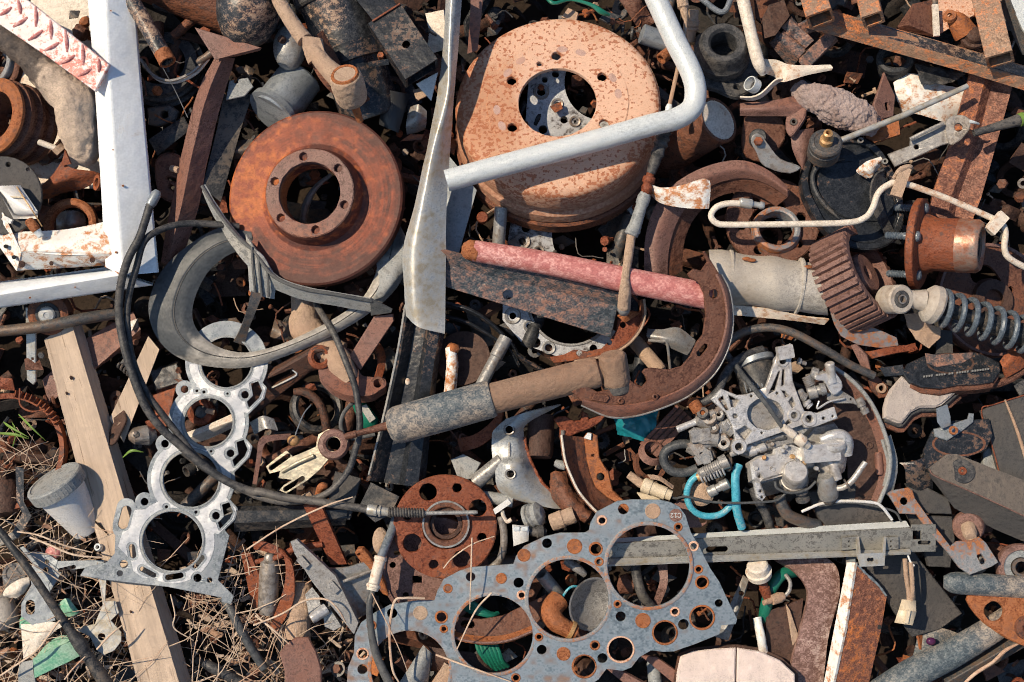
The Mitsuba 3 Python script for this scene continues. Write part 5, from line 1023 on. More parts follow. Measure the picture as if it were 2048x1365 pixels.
def linkarm():
    thing('control_link', 'dark rusty control arm with a slot and a bush eye, right of the gasket', 'control arm')
    part('arm_body', plate(zf([(385, 765), (470, 765), (500, 820), (460, 880), (360, 910), (150, 1070), (-40, 1220), (-110, 1180), (-60, 1060), (60, 950), (250, 840)]), [zf((430, 815, 4)), zf((-80, 1150, -36)), zf((150, 1060, -30))], 20, [zf([(90, 955), (250, 893), (275, 915), (250, 935), (130, 995)]), zf([(392, 800), (430, 790), (440, 830), (400, 842)])], 4), 'rust_dark')
    part('bush_ring', ringspin([(12, -16), (12, 4), (17, 8), (24, 4), (25, -16)], P(*zf((415, 815, 6))), axis((.1, .1)), 30), 'rust_red')
    part('slot_edge', tube([zf((128, 998, -16)), zf((250, 938, -10)), zf((278, 915, -8)), zf((252, 890, -8))], 2.2, 6), 'galv_old', 'worn bright edge of the slot')
linkarm()
one('curved_hose', 'short curved brown rubber hose below the slotted arm', 'hose', tube([zf((262, 1020, -30)), zf((330, 1025, -26)), zf((400, 1075, -24)), zf((440, 1160, -24)), zf((462, 1285, -30))], [7, 9, 9, 9, 10], 14), 'rust_dark')
one('rubber_band', 'black rubber ring band below the orange knuckle', 'rubber ring', ringspin([(40, -20), (40, 4), (46, 8), (52, 4), (54, -6), (54, -20)], P(*zf((400, 1110, -50))), axis((.35, .25)), 44), 'black_dusty')
thing('bead_tag', 'small mustard bead on a thin blue wire above the zinc hinge', 'bead')
part('bead', ball(zf((258, 1310, 30)), 11, 3, (1.1, 1, .9)), 'brass', smooth=True)
part('dark_band', ringspin([(10, -3), (11.5, 0), (10, 3)], P(*zf((258, 1314, 31))), axis((.6, -.5)), 24), 'rust_dark')
part('wire', tube([zf((362, 1098, 0)), zf((320, 1150, 16)), zf((290, 1220, 26)), zf((265, 1290, 32))], 1.3, 6), 'gasket_grey')
def hinge():
    thing('zinc_hinge', 'yellowish zinc plated hinge bracket with slots and a ring boss, below the bead', 'hinge bracket')
    o = zj([(90, 150), (150, 100), (205, 60), (240, 95), (300, 70), (370, 40), (385, -30), (440, -60), (520, -40), (552, 10), (520, 70), (440, 110), (390, 170), (320, 230), (205, 302), (165, 285), (190, 255), (240, 225), (160, 215), (170, 175), (110, 190)])
    pl = [zj((100, 150, 14)), zj((520, 0, 40)), zj((200, 300, 24))]
    part('hinge_plate', plate(o, pl, 7, [slot(*zj((120, 158)), *zj((215, 90)), 5), slot(*zj((200, 278)), *zj((295, 218)), 5), hole(zj.h([(470, 25, 40)])[0])], 1.5), 'zinc')
    part('ring_boss', ringspin([(15, -6), (15, 4), (20, 7), (28, 5), (31, 0), (31, -6)], P(*zj((470, 25, 38))), axis((-.05, .2)), 32), 'rust_mauve')
    part('embossed_rib', tube([zj((180, 180, 22)), zj((270, 130, 30)), zj((360, 90, 36))], 4, 8), 'zinc')
hinge()
thing('label_box', 'dark green box end with a grey label behind the looped cable', 'box')
part('box_body', loft([zf([(600, 1080, -20), (670, 1060, -14), (765, 1185, -10), (745, 1240, -14), (655, 1235, -20)]), zf([(600, 1080, -60), (670, 1060, -60), (765, 1185, -60), (745, 1240, -60), (655, 1235, -60)])]), 'green_dark', smooth=0)
part('sticker', slab(zf([(650, 1110, -10), (690, 1095, -8), (745, 1180, -5), (710, 1205, -8)]), 1), 'strip_grey')
def blackch():
    S_ = lambda l, r, w: [(l[0], l[1], w + 4), (l[0] + 7, l[1], w + 12), (l[0] * .7 + r[0] * .3, l[1] * .7 + r[1] * .3, w - 14), (l[0] * .45 + r[0] * .55, l[1] * .45 + r[1] * .55, w - 10), (l[0] * .35 + r[0] * .65, l[1] * .35 + r[1] * .65, w + 12), (l[0] * .12 + r[0] * .88, l[1] * .12 + r[1] * .88, w + 10), (r[0], r[1], w - 14), (r[0], r[1], w - 24), (l[0], l[1], w - 26)]
    thing('black_sill', 'long black folded sill section emerging below the galvanised panel', 'sill section')
    part('section', loft([S_((812, 600), (894, 640), 30), S_((795, 705), (878, 730), 30), S_((768, 830), (862, 850), 26), S_((732, 962), (850, 976), 20)]), 'black_paint', smooth=15)
    part('worn_edge', tube([(811, 610, 36), (795, 705, 36), (768, 830, 32), (738, 950, 26)], 2.6, 6), 'strip_grey', 'worn bright left edge')
    for x, y in ((885, 935), (935, 960)): part('rivet', ball(zf((x, y, 16)), 5, 2, (1, 1.4, .5)), 'cream', smooth=True)
    part('torn_end', sheet([zj([(900, 60, 14), (980, 90, 18), (990, 150, 10)]), zj([(890, 150, 10), (950, 170, 12), (990, 200, 4)]), zj([(880, 270, 0), (930, 230, 6), (970, 240, 0)])], 3, 4, 3, .1), 'black_paint')
blackch()
thing('bracket_pipe', 'rusty white elbow pipe right of the black sill', 'pipe')
part('elbow', tube([zf((1190, 760, 20)), zf((1200, 850, 26)), zf((1195, 930, 24)), zf((1185, 1050, 10))], [11, 12, 12, 13], 14), 'white_rust')
part('rust_cap', rough(tube([zf((1180, 745, 18)), zf((1205, 770, 20)), zf((1215, 790, 18))], [8, 13, 10], 12), 2, .1, 5), 'rust_orange')
one('steel_rod', 'dull steel rod crossing behind the shock absorber top, right of the elbow pipe', 'rod', lathe(zf((1520, 700, 0)), zf((1370, 985, 20)), [(0, 14), (.4, 14), (.42, 12), (1, 12)], 18), 'steel')
one('dark_bowl', 'dark rusty bowl shaped plate behind the elbow pipe', 'bowl', lathe(zf((1260, 820, -10)), zf((1290, 860, -60)), [(0, 50), (0, 56), (.3, 56), (.8, 40), (1, 20), (1, 0), (.9, 18), (.3, 48), (0.02, 50)], 36), 'rust_dark')
for k_, (q, r, lab) in enumerate([
    ([zf((1150, 480, 0)), zf((1300, 520, 10)), zf((1430, 600, 10)), zf((1560, 730, 0)), zg((120, 800, -10)), zg((270, 890, -10))], 12, 'upper black plastic conduit strip below the rusted channel'),
    ([zf((1150, 560, -10)), zf((1270, 590, -4)), zf((1400, 660, 0)), zf((1540, 760, -6)), zg((110, 850, -16))], 9, 'lower black plastic conduit strip below the rusted channel')]):
    p = np.array(q); o = np.array([[a, b + r, c - 8] for a, b, c in q])
    one('conduit_strip', lab, 'conduit', sheet([[tuple(v) for v in p], [tuple((u + v) / 2 + np.array([0, 0, 8])) for u, v in zip(p, o)], [tuple(v) for v in o]], 4, 5), 'black_paint')
one('lower_shoe', 'rusty brake shoe sliver under the shock absorber body', 'brake shoe', sheet([zf([(1230, 1300, -30), (1340, 1270, -10), (1440, 1190, 0), (1480, 1120, 0)]), zf([(1250, 1380, -30), (1370, 1340, -4), (1470, 1250, 6), (1500, 1150, 6)])], 5, 5, 1), 'rust_red')

# ================================================================ centre right
def zipr(a, b, n=0): return [list(a), list(b)]
def rim(pts_in, pts_out, w_in, w_out, t=5):
    """band bent round a crescent: from the web's edge to its outer edge"""
    a = [(x, y, w_in) for x, y in pts_in]; b = [(x, y, w_out) for x, y in pts_out]
    return sheet([a, b], t, 5)
def big_shoe():
    thing('crescent_shoe', 'large rust red crescent brake shoe with notched ends, in front of the red pipe end', 'brake shoe')
    web = zg([(1115, 320), (1150, 290), (1195, 302), (1232, 248), (1203, 188), (1216, 184), (1265, 262), (1310, 335), (1340, 430), (1358, 550), (1345, 680), (1302, 800), (1230, 900), (1100, 1000), (950, 1062), (800, 1096), (650, 1104), (480, 1075), (455, 1045), (425, 1020), (470, 1000), (472, 960), (490, 942), (512, 985), (580, 1022), (660, 1005), (690, 985), (712, 960), (700, 930), (715, 915), (750, 930), (790, 965), (840, 995), (872, 960), (868, 935), (845, 905), (860, 885), (900, 878), (1000, 890), (1080, 868), (1130, 810), (1170, 725), (1205, 680), (1222, 570), (1212, 440), (1180, 372), (1130, 345)])
    pl = [zg((1120, 320, 128)), zg((1350, 600, 118)), zg((470, 1050, 140))]
    pg = poly_of(web, [slot(*zg((1185, 795)), *zg((1220, 752)), 5.5)] + zg.h([(1270, 440, 27)])).buffer(-1).buffer(1)
    part('web', plate(pg, pl, 8, bev=1.5), 'rust_brown')
    a = zg([(1290, 320), (1330, 420), (1352, 550), (1338, 680), (1295, 798), (1222, 900), (1095, 1000), (945, 1064), (800, 1098), (650, 1106), (490, 1078)])
    o = zg([(1315, 325), (1362, 420), (1382, 560), (1374, 690), (1330, 820), (1255, 935), (1120, 1045), (960, 1118), (800, 1165), (650, 1170), (482, 1100)])
    wa = plane_w(pl, np.array([q[0] for q in a]), np.array([q[1] for q in a]))
    part('table', sheet([[(x, y, w + 8) for (x, y), w in zip(a, wa)], [((x + u) / 2, (y + v) / 2, w + 2) for (x, y), (u, v), w in zip(a, o, wa)], [(u, v, w - 10) for (u, v), w in zip(o, wa)]], 5, 5), 'rust_mauve')
    part('table_edge', tube([(u, v, w - 10) for (u, v), w in zip(o, wa)], 2.2, 8), 'steel', 'thin bright edge of the band')
    for x, y in ((715, 1075), (920, 1050)): part('dimple', ringspin([(3, -2), (3, 3), (6, 2), (7, -2)], P(*zg((x, y, 134))), axis((0, .1)), 16), 'rust_brown')
    part('end_clip', plate(zg([(560, 1035), (640, 1040), (650, 1060), (630, 1085), (540, 1070)]), [(a_, b_, c_ + 5) for a_, b_, c_ in pl], 4), 'rust_brown')
big_shoe()
def shoe2():
    thing('torn_shoe', 'torn dark red brake shoe band under the rusted channel, above the shock absorber', 'brake shoe')
    a = zg([(855, 470), (862, 560), (835, 650), (760, 740), (640, 805), (440, 842)]); o = zg([(835, 480), (845, 590), (800, 700), (720, 790), (600, 850), (450, 880)])
    part('table', sheet([[(x, y, 40) for x, y in a], [(x, y, 0) for x, y in o]], 5, 5), 'rust_brown')
    part('web', plate(zg([(860, 470), (856, 560), (830, 645), (755, 735), (640, 798), (445, 836), (320, 850), (296, 815), (380, 800), (440, 770), (520, 780), (600, 765), (650, 720), (690, 660), (700, 590), (760, 560), (830, 545)]), 20, 6, zg.h([(470, 790, 16), (730, 625, 18), (650, 728, 16)]), 1), 'rust_red')
    part('table_edge', tube([(x, y, 41) for x, y in a], 2.4, 8), 'clay')
shoe2()
thing('grey_clamp', 'grey pressed clamp bracket inside the curve of the large brake shoe', 'bracket')
part('pressing', sheet([zg([(875, 645, 0), (960, 650, 10), (1060, 640, 10), (1160, 715, 0)]), zg([(870, 690, 10), (960, 700, 22), (1050, 720, 22), (1135, 770, 6)]), zg([(890, 715, 0), (970, 740, 10), (1030, 770, 10), (1110, 805, 0)])], 4, 5, 1), 'steel')
part('wire_leg', tube([zg((880, 716, 16)), zg((960, 722, 20)), zg((992, 736, 18)), zg((1010, 890, 0))], 3, 8), 'steel')
one('brown_tube', 'dusty brown tube leaning inside the large brake shoe', 'tube', lathe(zg((800, 720, -20)), zg((955, 900, 10)), [(0, 15), (.9, 15), (1, 13), (1, 0)], 18), 'clay')
one('teal_bag', 'crumpled teal plastic bag under the large brake shoe', 'plastic bag', sheet([zg([(660, 1160, -30), (760, 1140, -10), (850, 1140, -6), (940, 1130, -20)]), zg([(690, 1220, -16), (760, 1230, 0), (850, 1200, -4), (925, 1220, -10)]), zg([(700, 1270, -30), (760, 1290, -10), (850, 1310, -14), (905, 1290, -30)])], 2, 6, 9, .08, 3), 'teal_bag')
thing('leather_strip', 'brown grooved friction strip lying below the large brake shoe', 'friction strip')
part('strip_body', slab(zg([(1050, 1100, 0), (1140, 1180, 0), (930, 1410, -10), (830, 1330, -10)]), 10), 'rust_mauve')
for k_ in range(3): part('groove', tube([zg((1062 + 24 * k_, 1118 + 20 * k_, 1)), zg((850 + 25 * k_, 1345 + 20 * k_, -9))], 1.3, 6), 'rust_dark')
thing('forked_bracket', 'dark red forked bracket left of the orange brake shoe', 'bracket')
part('fork', plate(zg([(322, 1190), (345, 1172), (395, 1168), (440, 1195), (480, 1190), (495, 1140), (520, 1150), (530, 1185), (640, 1150), (600, 1200), (545, 1235), (440, 1275), (400, 1300), (355, 1290), (360, 1240)]), [zg((330, 1190, 30)), zg((640, 1160, 20)), zg((400, 1300, 26))], 14, bev=2), 'rust_red')
part('pin', lathe(zg((372, 1250, 30)), zg((378, 1400, 10)), [(0, 4), (1, 4)], 10), 'steel')
zq = Z(960, 780, 4.874)
def greybr():
    thing('pressed_bracket', 'grey pressed steel bracket with two holes and a jagged rusty edge, below the shock absorber', 'bracket')
    g = [zq(q) for q in ([(250, 285, 40), (400, 235, 50), (540, 200, 42), (790, 150, 22)], [(130, 400, 30), (250, 388, 48), (360, 370, 46), (465, 325, 30)], [(115, 500, 20), (250, 505, 32), (350, 500, 32), (430, 455, 14)], [(120, 660, 22), (250, 650, 34), (370, 645, 32), (480, 640, 8)], [(145, 740, 30), (270, 735, 48), (390, 735, 44), (520, 745, 8)], [(155, 910, 34), (290, 900, 50), (400, 900, 42), (610, 900, 8)], [(200, 1000, 22), (370, 1065, 34), (560, 1060, 26), (740, 1025, 6)], [(300, 1060, 8), (500, 1115, 20), (700, 1155, 20), (865, 1165, 4)])]
    m = diff(sheet(g, 4, 5, .8, .05), [hx(zq((285, 388, 48)), 7.5, 40), hx(zq((297, 820, 50)), 7.5, 40)])
    part('pressing', m, 'galv_old')
    for x, y, w in ((285, 388, 48), (297, 820, 50)): part('hole_rim', ringspin([(7.5, -2), (7.5, 1.5), (10, 2), (12, -2)], P(*zq((x, y, w))), axis((-.1, .1)), 20), 'alloy_dull')
    part('centre_crease', tube([zq((285, 515, 34)), zq((288, 650, 36))], [2, 2.5], 8), 'alloy_dull')
    part('torn_edge', rough(tube(zq([(432, 460, 14), (455, 560, 12), (490, 680, 9), (540, 790, 9), (620, 920, 9), (740, 1030, 7), (850, 1140, 5)]), 3.4, 10, 8), 2.6, .16, 5), 'rust_red', 'jagged rusty edge')
greybr()
one('dark_bush', 'dark brown round bush behind the jagged edge of the pressed bracket', 'bush', lathe(zq((600, 250, -20)), zq((580, 660, 0)), [(0, 0), (0, 24), (.05, 27), (.9, 27), (1, 24), (1, 0)], 28), 'rust_dark')
def shoe3():
    thing('orange_shoe', 'orange brake shoe with a round hole standing above the blue grey gasket', 'brake shoe')
    web = zq([(1010, 460), (1035, 425), (1065, 418), (1140, 450), (1150, 560), (1160, 660), (1205, 740), (1252, 800), (1265, 870), (1290, 980), (1400, 1085), (1500, 1180), (1440, 1200), (1330, 1105), (1240, 1052), (1125, 955), (1062, 800), (1030, 650), (1020, 540)])
    part('web', plate(web, [zq((1010, 460, 16)), zq((1140, 450, 24)), zq((1400, 1090, 30))], 7, zq.h([(1098, 642, 15), (1174, 850, 38)]), 1.5), 'rust_orange')
    o = [(795, 440), (810, 560), (832, 690), (880, 820), (960, 985), (1060, 1110), (1180, 1230)]; a = [(1012, 462), (1022, 560), (1036, 680), (1070, 815), (1135, 955), (1245, 1052), (1380, 1150)]
    part('table', sheet([zq([(x, y, 60) for x, y in o]), zq([(x * .55 + u * .45, y * .55 + v * .45, 30) for (x, y), (u, v) in zip(o, a)]), zq([(u, v, 14) for u, v in a])], 5, 5), 'rust_brown')
    part('table_edge', tube(zq([(x, y, 61) for x, y in o]), 2.4, 8), 'cream', 'pale worn edge of the band')
    part('end_fork', slab(zq([(1010, 470, 22), (1050, 420, 26), (1085, 430, 28), (1080, 490, 26)]), 6), 'galv')
shoe3()
# --- silencer shield
def shield():
    thing('heat_shield', 'grey dusty half round heat shield with two ribs, right of the large brake shoe', 'heat shield')
    rows = []
    for k in range(9):
        a = math.radians(-20 + 25 * k); r = []
        for s in range(8):
            f = s / 7; cx, cy = 1424 + 226 * f, 552 + 28 * f; R = 52 + 3 * math.sin(f * 6) * 0 + (4 if abs(f - .12) < .06 or abs(f - .62) < .06 else 0)
            nx, ny = -0.12, -1.0
            r.append((cx + nx * R * math.cos(a) * -1 * -1, cy + ny * R * math.cos(a), 22 + R * math.sin(a)))
        rows.append(r)
    part('shell', sheet(rows, 4, 4, .8, .04), 'shield_beige')
    part('lower_flange', sheet([zh([(-180, 500, 30), (100, 530, 34), (300, 575, 34), (470, 592, 30)]), zh([(-170, 560, 20), (110, 585, 24), (300, 605, 24), (440, 625, 20)])], 4, 4, .8), 'cream')
    part('rib', ringspin([(50, -5), (56, -2), (56, 2), (50, 5)], P(1455, 556, 20), unit(P(1650, 580, 22) - P(1424, 552, 22)), 40), 'shield_beige')
    part('rib', ringspin([(50, -5), (57, -2), (57, 2), (50, 5)], P(1596, 573, 20), unit(P(1650, 580, 22) - P(1424, 552, 22)), 40), 'shield_beige')
    for x, y in ((10, 240), (345, 280), (-20, 232)): part('rust_stud', ball(zh((x, y, 62)), 5.5, 2, (1.6, .7, .6)), 'rust_orange', smooth=True)
shield()
def gear():
    thing('timing_gear', 'rust brown toothed timing gear standing on edge, upper right below the black cover', 'gear')
    n = 38; R = 102; pts = []
    for k in range(n):
        for f, r in ((0, R - 9), (.28, R - 9), (.36, R), (.86, R), (.94, R - 9)):
            a = 2 * math.pi * (k + f) / n; pts.append((r * math.cos(a), r * math.sin(a)))
    c, d = zh((725, 300, 40)), axis((0.72, 0.40))
    part('toothed_rim', local(Polygon(pts).difference(Point(0, 0).buffer(80, 24)), 78, c, d, 1.5), 'rust_mauve', smooth=20)
    cc = P(*c)
    part('disc_web', local(Point(0, 0).buffer(81, 24).difference(Point(0, 0).buffer(16, 10)), 16, cc - d * 22, d, 1), 'rust_brown')
    part('boss', ringspin([(15, -30), (15, -10), (38, -8), (42, -14), (42, -30)], cc, d, 36), 'rust_mauve')
gear()
def hub():
    thing('wheel_hub', 'rusty wheel hub with a bright worn bearing end and threaded studs, right edge', 'wheel hub')
    d = axis((0.875, -0.08)); c = P(1837, 488, 32)
    part('flange', spin([(0, -8), (86, -8), (90, -5), (90, 6), (86, 9), (60, 11), (0, 11)], c, d, 56), 'rust_red')
    part('barrel', spin([(62, 8), (57, 22), (52, 34), (52.4, 76), (0, 76)], c, d, 48), 'rust_red')
    part('bearing', ringspin([(34, 72), (34, 114), (38, 119), (47, 119), (52, 112), (53, 76)], c, d, 48), 'bearing_rust', 'worn bright bearing ring')
    part('inner_race', ringspin([(20, 72), (20, 113), (31, 115), (33, 72)], c, d, 40), 'dark_steel')
    F = frame_of(d)
    for a, l in ((100, 45), (172, 44), (244, 46), (28, 40)):
        p = c + F @ np.array([70 * math.cos(math.radians(a)), 70 * math.sin(math.radians(a)), 0])
        prof = [(0, 18), (8, 16), (11, 12), (11, 8), (8, 8), (8, -14)] + [(8 - (k % 2) * 1.8, -14 - 2.6 * k) for k in range(13)] + [(5, -50), (0, -50)]
        part('stud', spin(prof, p, d, 16), 'spring')
hub()
def backing():
    thing('backing_plate', 'round dark red backing plate with a kidney opening behind the wheel hub', 'backing plate')
    c, d = (1984, 600, -40), axis((0.12, 0.15))
    pg = Point(0, 0).buffer(112, 24).difference(Polygon(cr([(-40, 60), (-5, 72), (22, 40), (10, 22), (0, 30), (-34, 36)], 4, True))).difference(slot(26, 14, 42, 22, 6))
    part('plate_disc', local(pg, 6, c, d, 1), 'rust_brown')
    part('rolled_rim', ringspin([(110, -14), (110, 6), (116, 8), (118, 2), (118, -14)], P(*c), d, 64), 'rust_mauve')
    part('centre_boss', ringspin([(20, -6), (20, 10), (40, 10), (46, -6)], P(*c), d, 40), 'rust_dark')
backing()
thing('mount_casting', 'grey rust stained mount casting below the timing gear', 'casting')
part('casting_body', rough(loft([zh([(462, 505, 40), (520, 480, 34), (690, 620, 30), (870, 700, 20), (880, 745, 16), (780, 760, 20), (640, 742, 30), (540, 690, 36), (500, 620, 40)]), zh([(462, 505, -10), (520, 480, -10), (690, 620, -10), (870, 700, -10), (880, 745, -10), (780, 760, -10), (640, 742, -10), (540, 690, -10), (500, 620, -10)])]), 1.5, .05, 9), 'steel_rust', smooth=30)
part('lip', slab(zh([(464, 488, 52), (600, 402, 56), (606, 415, 54), (476, 503, 48)]), 6), 'cream')
part('rust_boss', ringspin([(6, -3), (6, 4), (13, 4), (14, -3)], P(*zh((640, 625, 36))), axis((0, .1)), 24), 'rust_orange')
one('caliper_lump', 'dusty brown caliper fragment under the white eye of the coil shock', 'casting', rough(loft([zh([(915, 560, 30), (1000, 555, 40), (1045, 612, 44), (1130, 640, 36), (1130, 700, 30), (1062, 762, 30), (985, 712, 34), (940, 640, 32)]), zh([(915, 560, -20), (1000, 555, -20), (1045, 612, -20), (1130, 640, -20), (1130, 700, -20), (1062, 762, -20), (985, 712, -20), (940, 640, -20)])]), 2.5, .06, 7, 5), 'clay', smooth=30)
one('black_tab', 'plain black tab plate standing behind the black brake pad', 'plate', slab(zh([(1110, 650, -10), (1200, 660, -10), (1205, 800, 6), (1105, 800, 6)]), 5), 'pad_dark')
# --- brake pads right
def pad(name, label, o, pl, t1, t2, m1, m2, bevel=3):
    thing(name, label, 'brake pad')
    part('backing', plate(o, pl, t1, bev=1.5), m1)
    low = [(a, b, c - t1) for a, b, c in pl]
    part('friction_block', plate(Polygon(o).buffer(-3), low, t2, bev=0), m2)
def pads():
    o = zh([(905, 905), (930, 855), (1030, 808), (1120, 790), (1340, 785), (1420, 815), (1482, 848), (1488, 895), (1440, 962), (1350, 975), (1230, 980), (1130, 1000), (1020, 990), (945, 960)])
    pl = [zh((905, 905, 50)), zh((1480, 850, 44)), zh((1130, 1000, 66))]
    pad('black_pad', 'black brake pad with faint white print and a red shim, below the coil shock', o, pl, 10, 22, 'black_paint', 'rust_brown')
    up = [(a, b, c + 3) for a, b, c in pl]
    part('shim', plate(zh([(1040, 790), (1100, 800), (1326, 786), (1318, 815), (1260, 850), (1110, 872), (1050, 850)]), up, 3, bev=.6), 'black_rust')
    part('piston_mark', [plate(Polygon(zh([(1190 + 142 * math.cos(a), 852 + 62 * math.sin(a)) for a in np.linspace(0, 2 * math.pi, 40)])).difference(Polygon(zh([(1190 + 128 * math.cos(a), 852 + 52 * math.sin(a)) for a in np.linspace(0, 2 * math.pi, 40)]))), [(a, b, c + .8) for a, b, c in pl], .8, bev=0)], 'rust_dark')
    part('friction_edge', plate(affinity.translate(Polygon(zh([(945, 930), (1030, 965), (1130, 975), (1230, 955), (1350, 950), (1440, 935), (1484, 880), (1475, 930), (1440, 985), (1340, 998), (1230, 1004), (1130, 1026), (1020, 1016), (950, 985)])), 0, 3), [(a, b, c - 9) for a, b, c in pl], 22, bev=2), 'rust_brown', 'rusty friction edge')
    part('slot', slab(zh([(1222, 975, 58), (1230, 975, 58), (1230, 1012, 48), (1222, 1012, 48)]), 4), 'hole')
    part('ear', slab(zh([(770, 880, 40), (905, 860, 48), (920, 920, 50), (800, 930, 40)]), 8), 'black_paint')
    rnd = random.Random(4); segs = []
    for k in range(26):
        f = k / 26; x, y = 1030 + 395 * f, 936 - 46 * f
        if k in (4, 9, 12, 18): continue
        segs.append(slab(zh([(x, y, 58.2), (x + 8, y - 1, 58.2), (x + 9, y - 13 + 4 * rnd.random(), 57.6), (x + 1, y - 12, 57.6)]), 5))
    part('print_line', segs, 'print_worn', 'worn white printed characters along the edge')
    o = zh([(798, 1110), (815, 1050), (840, 1000), (905, 925), (990, 990), (1090, 1020), (1240, 1012), (1140, 1098), (1100, 1112), (1010, 1114), (960, 1140), (905, 1205), (880, 1205), (800, 1172)])
    pl = [zh((800, 1110, 64)), zh((900, 950, 50)), zh((1230, 1010, 50))]
    thing('worn_pad', 'worn beige brake pad lying face up below the black pad', 'brake pad')
    part('friction_face', plate(o, pl, 14, bev=4), 'pad')
    part('body', plate(affinity.translate(Polygon(o), 1, 8), [(a, b, c - 10) for a, b, c in pl], 12, bev=2), 'pad_dark')
    part('backing', plate(affinity.translate(Polygon(o).buffer(4), 1, 15), [(a, b, c - 22) for a, b, c in pl], 8, bev=1), 'rust_brown')
pads()
thing('red_lug', 'thin rust red lug bracket left of the worn beige pad', 'bracket')
part('ear_plate', slab(zh([(598, 745, 30), (630, 740, 40), (690, 800, 44), (715, 890, 40), (660, 870, 36)]), 5), 'rust_mauve')
part('arm', sheet([zh([(680, 790, 20), (760, 770, 20), (850, 750, 14), (980, 740, 10)]), zh([(700, 830, 10), (780, 810, 26), (870, 790, 20), (1000, 770, 10)])], 5, 5, 2), 'rust_red')
part('lower_lug', plate(zh([(700, 930), (760, 930), (820, 990), (820, 1050), (770, 1060), (720, 1010)]), 24, 8, zh.h([(775, 1000, 20)]), 1.5), 'rust_brown')
part('lug_eye', ringspin([(6, -2), (6, 4), (10, 4), (10, -2)], P(*zh((777, 1000, 25))), axis((0.1, .1)), 20), 'clay')
one('drum_rim', 'broad orange red curved rim piece at the right edge beside the black pad', 'rim', sheet([zh([(1480, 840, 40), (1540, 760, 44), (1600, 710, 40), (1700, 680, 30)]), zh([(1500, 880, 50), (1560, 820, 56), (1640, 780, 50), (1720, 760, 40)]), zh([(1520, 940, 40), (1590, 900, 44), (1660, 860, 40), (1740, 840, 30)])], 8, 5, 1.5), 'rust_red')
one('rim_edge', 'brown outer edge strip of the curved rim under the black pad', 'rim', tube([zh((1400, 985, 30)), zh((1480, 970, 30)), zh((1570, 930, 30)), zh((1650, 870, 30)), zh((1720, 800, 30))], 8, 10), 'rust_brown')
def pad3():
    o = zh([(1030, 1365), (1080, 1250), (1200, 1190), (1420, 1180), (1440, 1280), (1400, 1365), (1260, 1420), (1140, 1480), (1040, 1480)])
    pl = [zh((1030, 1365, 40)), zh((1420, 1180, 34)), zh((1140, 1480, 54))]
    pad('clipped_pad', 'black brake pad with bent spring clips, right of the carburettor shoe', o, pl, 10, 20, 'black_paint', 'pad_dark')
    part('piston_mark', [plate(Polygon(zh([(1240 + 160 * math.cos(a), 1330 + 75 * math.sin(a)) for a in np.linspace(0, 2 * math.pi, 40)])).difference(Polygon(zh([(1240 + 146 * math.cos(a), 1330 + 64 * math.sin(a)) for a in np.linspace(0, 2 * math.pi, 40)]))), [(a, b, c + .8) for a, b, c in pl], .8, bev=0)], 'rust_brown')
    part('spring_clip', loft([zh([(1105, 1120, 60), (1170, 1095, 60), (1170, 1095, 55), (1105, 1120, 55)]), zh([(1110, 1200, 56), (1190, 1170, 56), (1190, 1170, 51), (1110, 1200, 51)]), zh([(1140, 1240, 50), (1190, 1220, 50), (1190, 1220, 45), (1140, 1240, 45)])]), 'gasket_grey', smooth=20)
    part('clip_plate', plate(zh([(1090, 1240), (1140, 1230), (1290, 1180), (1300, 1145), (1330, 1150), (1325, 1200), (1250, 1260), (1170, 1310), (1095, 1285)]), [(a, b, c + 6) for a, b, c in pl], 4, bev=1), 'gasket_grey')
    part('clip_rivet', ringspin([(4, -2), (5, 3), (8, 3), (9, -2)], P(*zh((1208, 1250, 58))), axis((0, .1)), 20), 'rust_orange')
pad3()
thing('dark_slab', 'large dark grey slab with rusty edges at the right edge', 'slab')
part('rust_edge', tube([(2082, 781, 31), (1990, 809, 25), (1963, 823, 21), (1986, 898, 29), (2002, 960, 37)], 1.4, 6), 'rust_red', 'orange rusted edge')
part('slab_face', plate([(1962, 822), (1990, 808), (2080, 780), (2100, 980), (2040, 985), (2000, 960), (1985, 900)], [(1962, 822, 20), (2080, 780, 30), (2040, 985, 40)], 14, bev=2), 'pad_dark')
part('seam', tube([(2010, 800, 28), (2030, 850, 32), (2048, 905, 36), (2062, 960, 40)], [2, 3, 3.5, 3], 8), 'clay')
def padbar():
    thing('long_pad', 'long dark grey brake pad bar with a round mark, lower right edge', 'brake pad')
    top = zl([(1008, 160), (1108, 82), (1162, 80), (1300, 148), (1420, 195), (1700, 290), (1700, 500), (1400, 360), (1200, 270), (1040, 200)])
    part('top_face', slab([(x, y, w) for (x, y), w in zip(top, (70, 56, 54, 54, 54, 54, 76, 74, 72, 70))], 8), 'pad_brown')
    part('rust_edge', tube(zl([(1010, 165, 71), (1040, 203, 73), (1200, 273, 74), (1420, 372, 75), (1700, 505, 78)]), 1.2, 6), 'rust_mauve', 'thin rusty edge')
    part('side_face', slab(zl([(1010, 172, 66), (1040, 204, 70), (1200, 275, 71), (1700, 505, 75), (1700, 640, 40), (1380, 505, 40), (1150, 385, 40), (1010, 205, 48)]), 8), 'pad_dark')
    part('round_mark', ringspin([(9, -1), (9, 1.5), (24, 1.5), (25, -1)], P(*zl((1195, 176, 64))), axis((0, .3)), 30), 'rubber')
    part('mark_centre', ringspin([(3, -1), (3, 2), (8, 2), (8, -1)], P(*zl((1195, 176, 64.5))), axis((0, .3)), 20), 'rust_red')
padbar()
thing('vacuum_hose', 'brown grey rubber hose arching over the carburettor', 'hose')
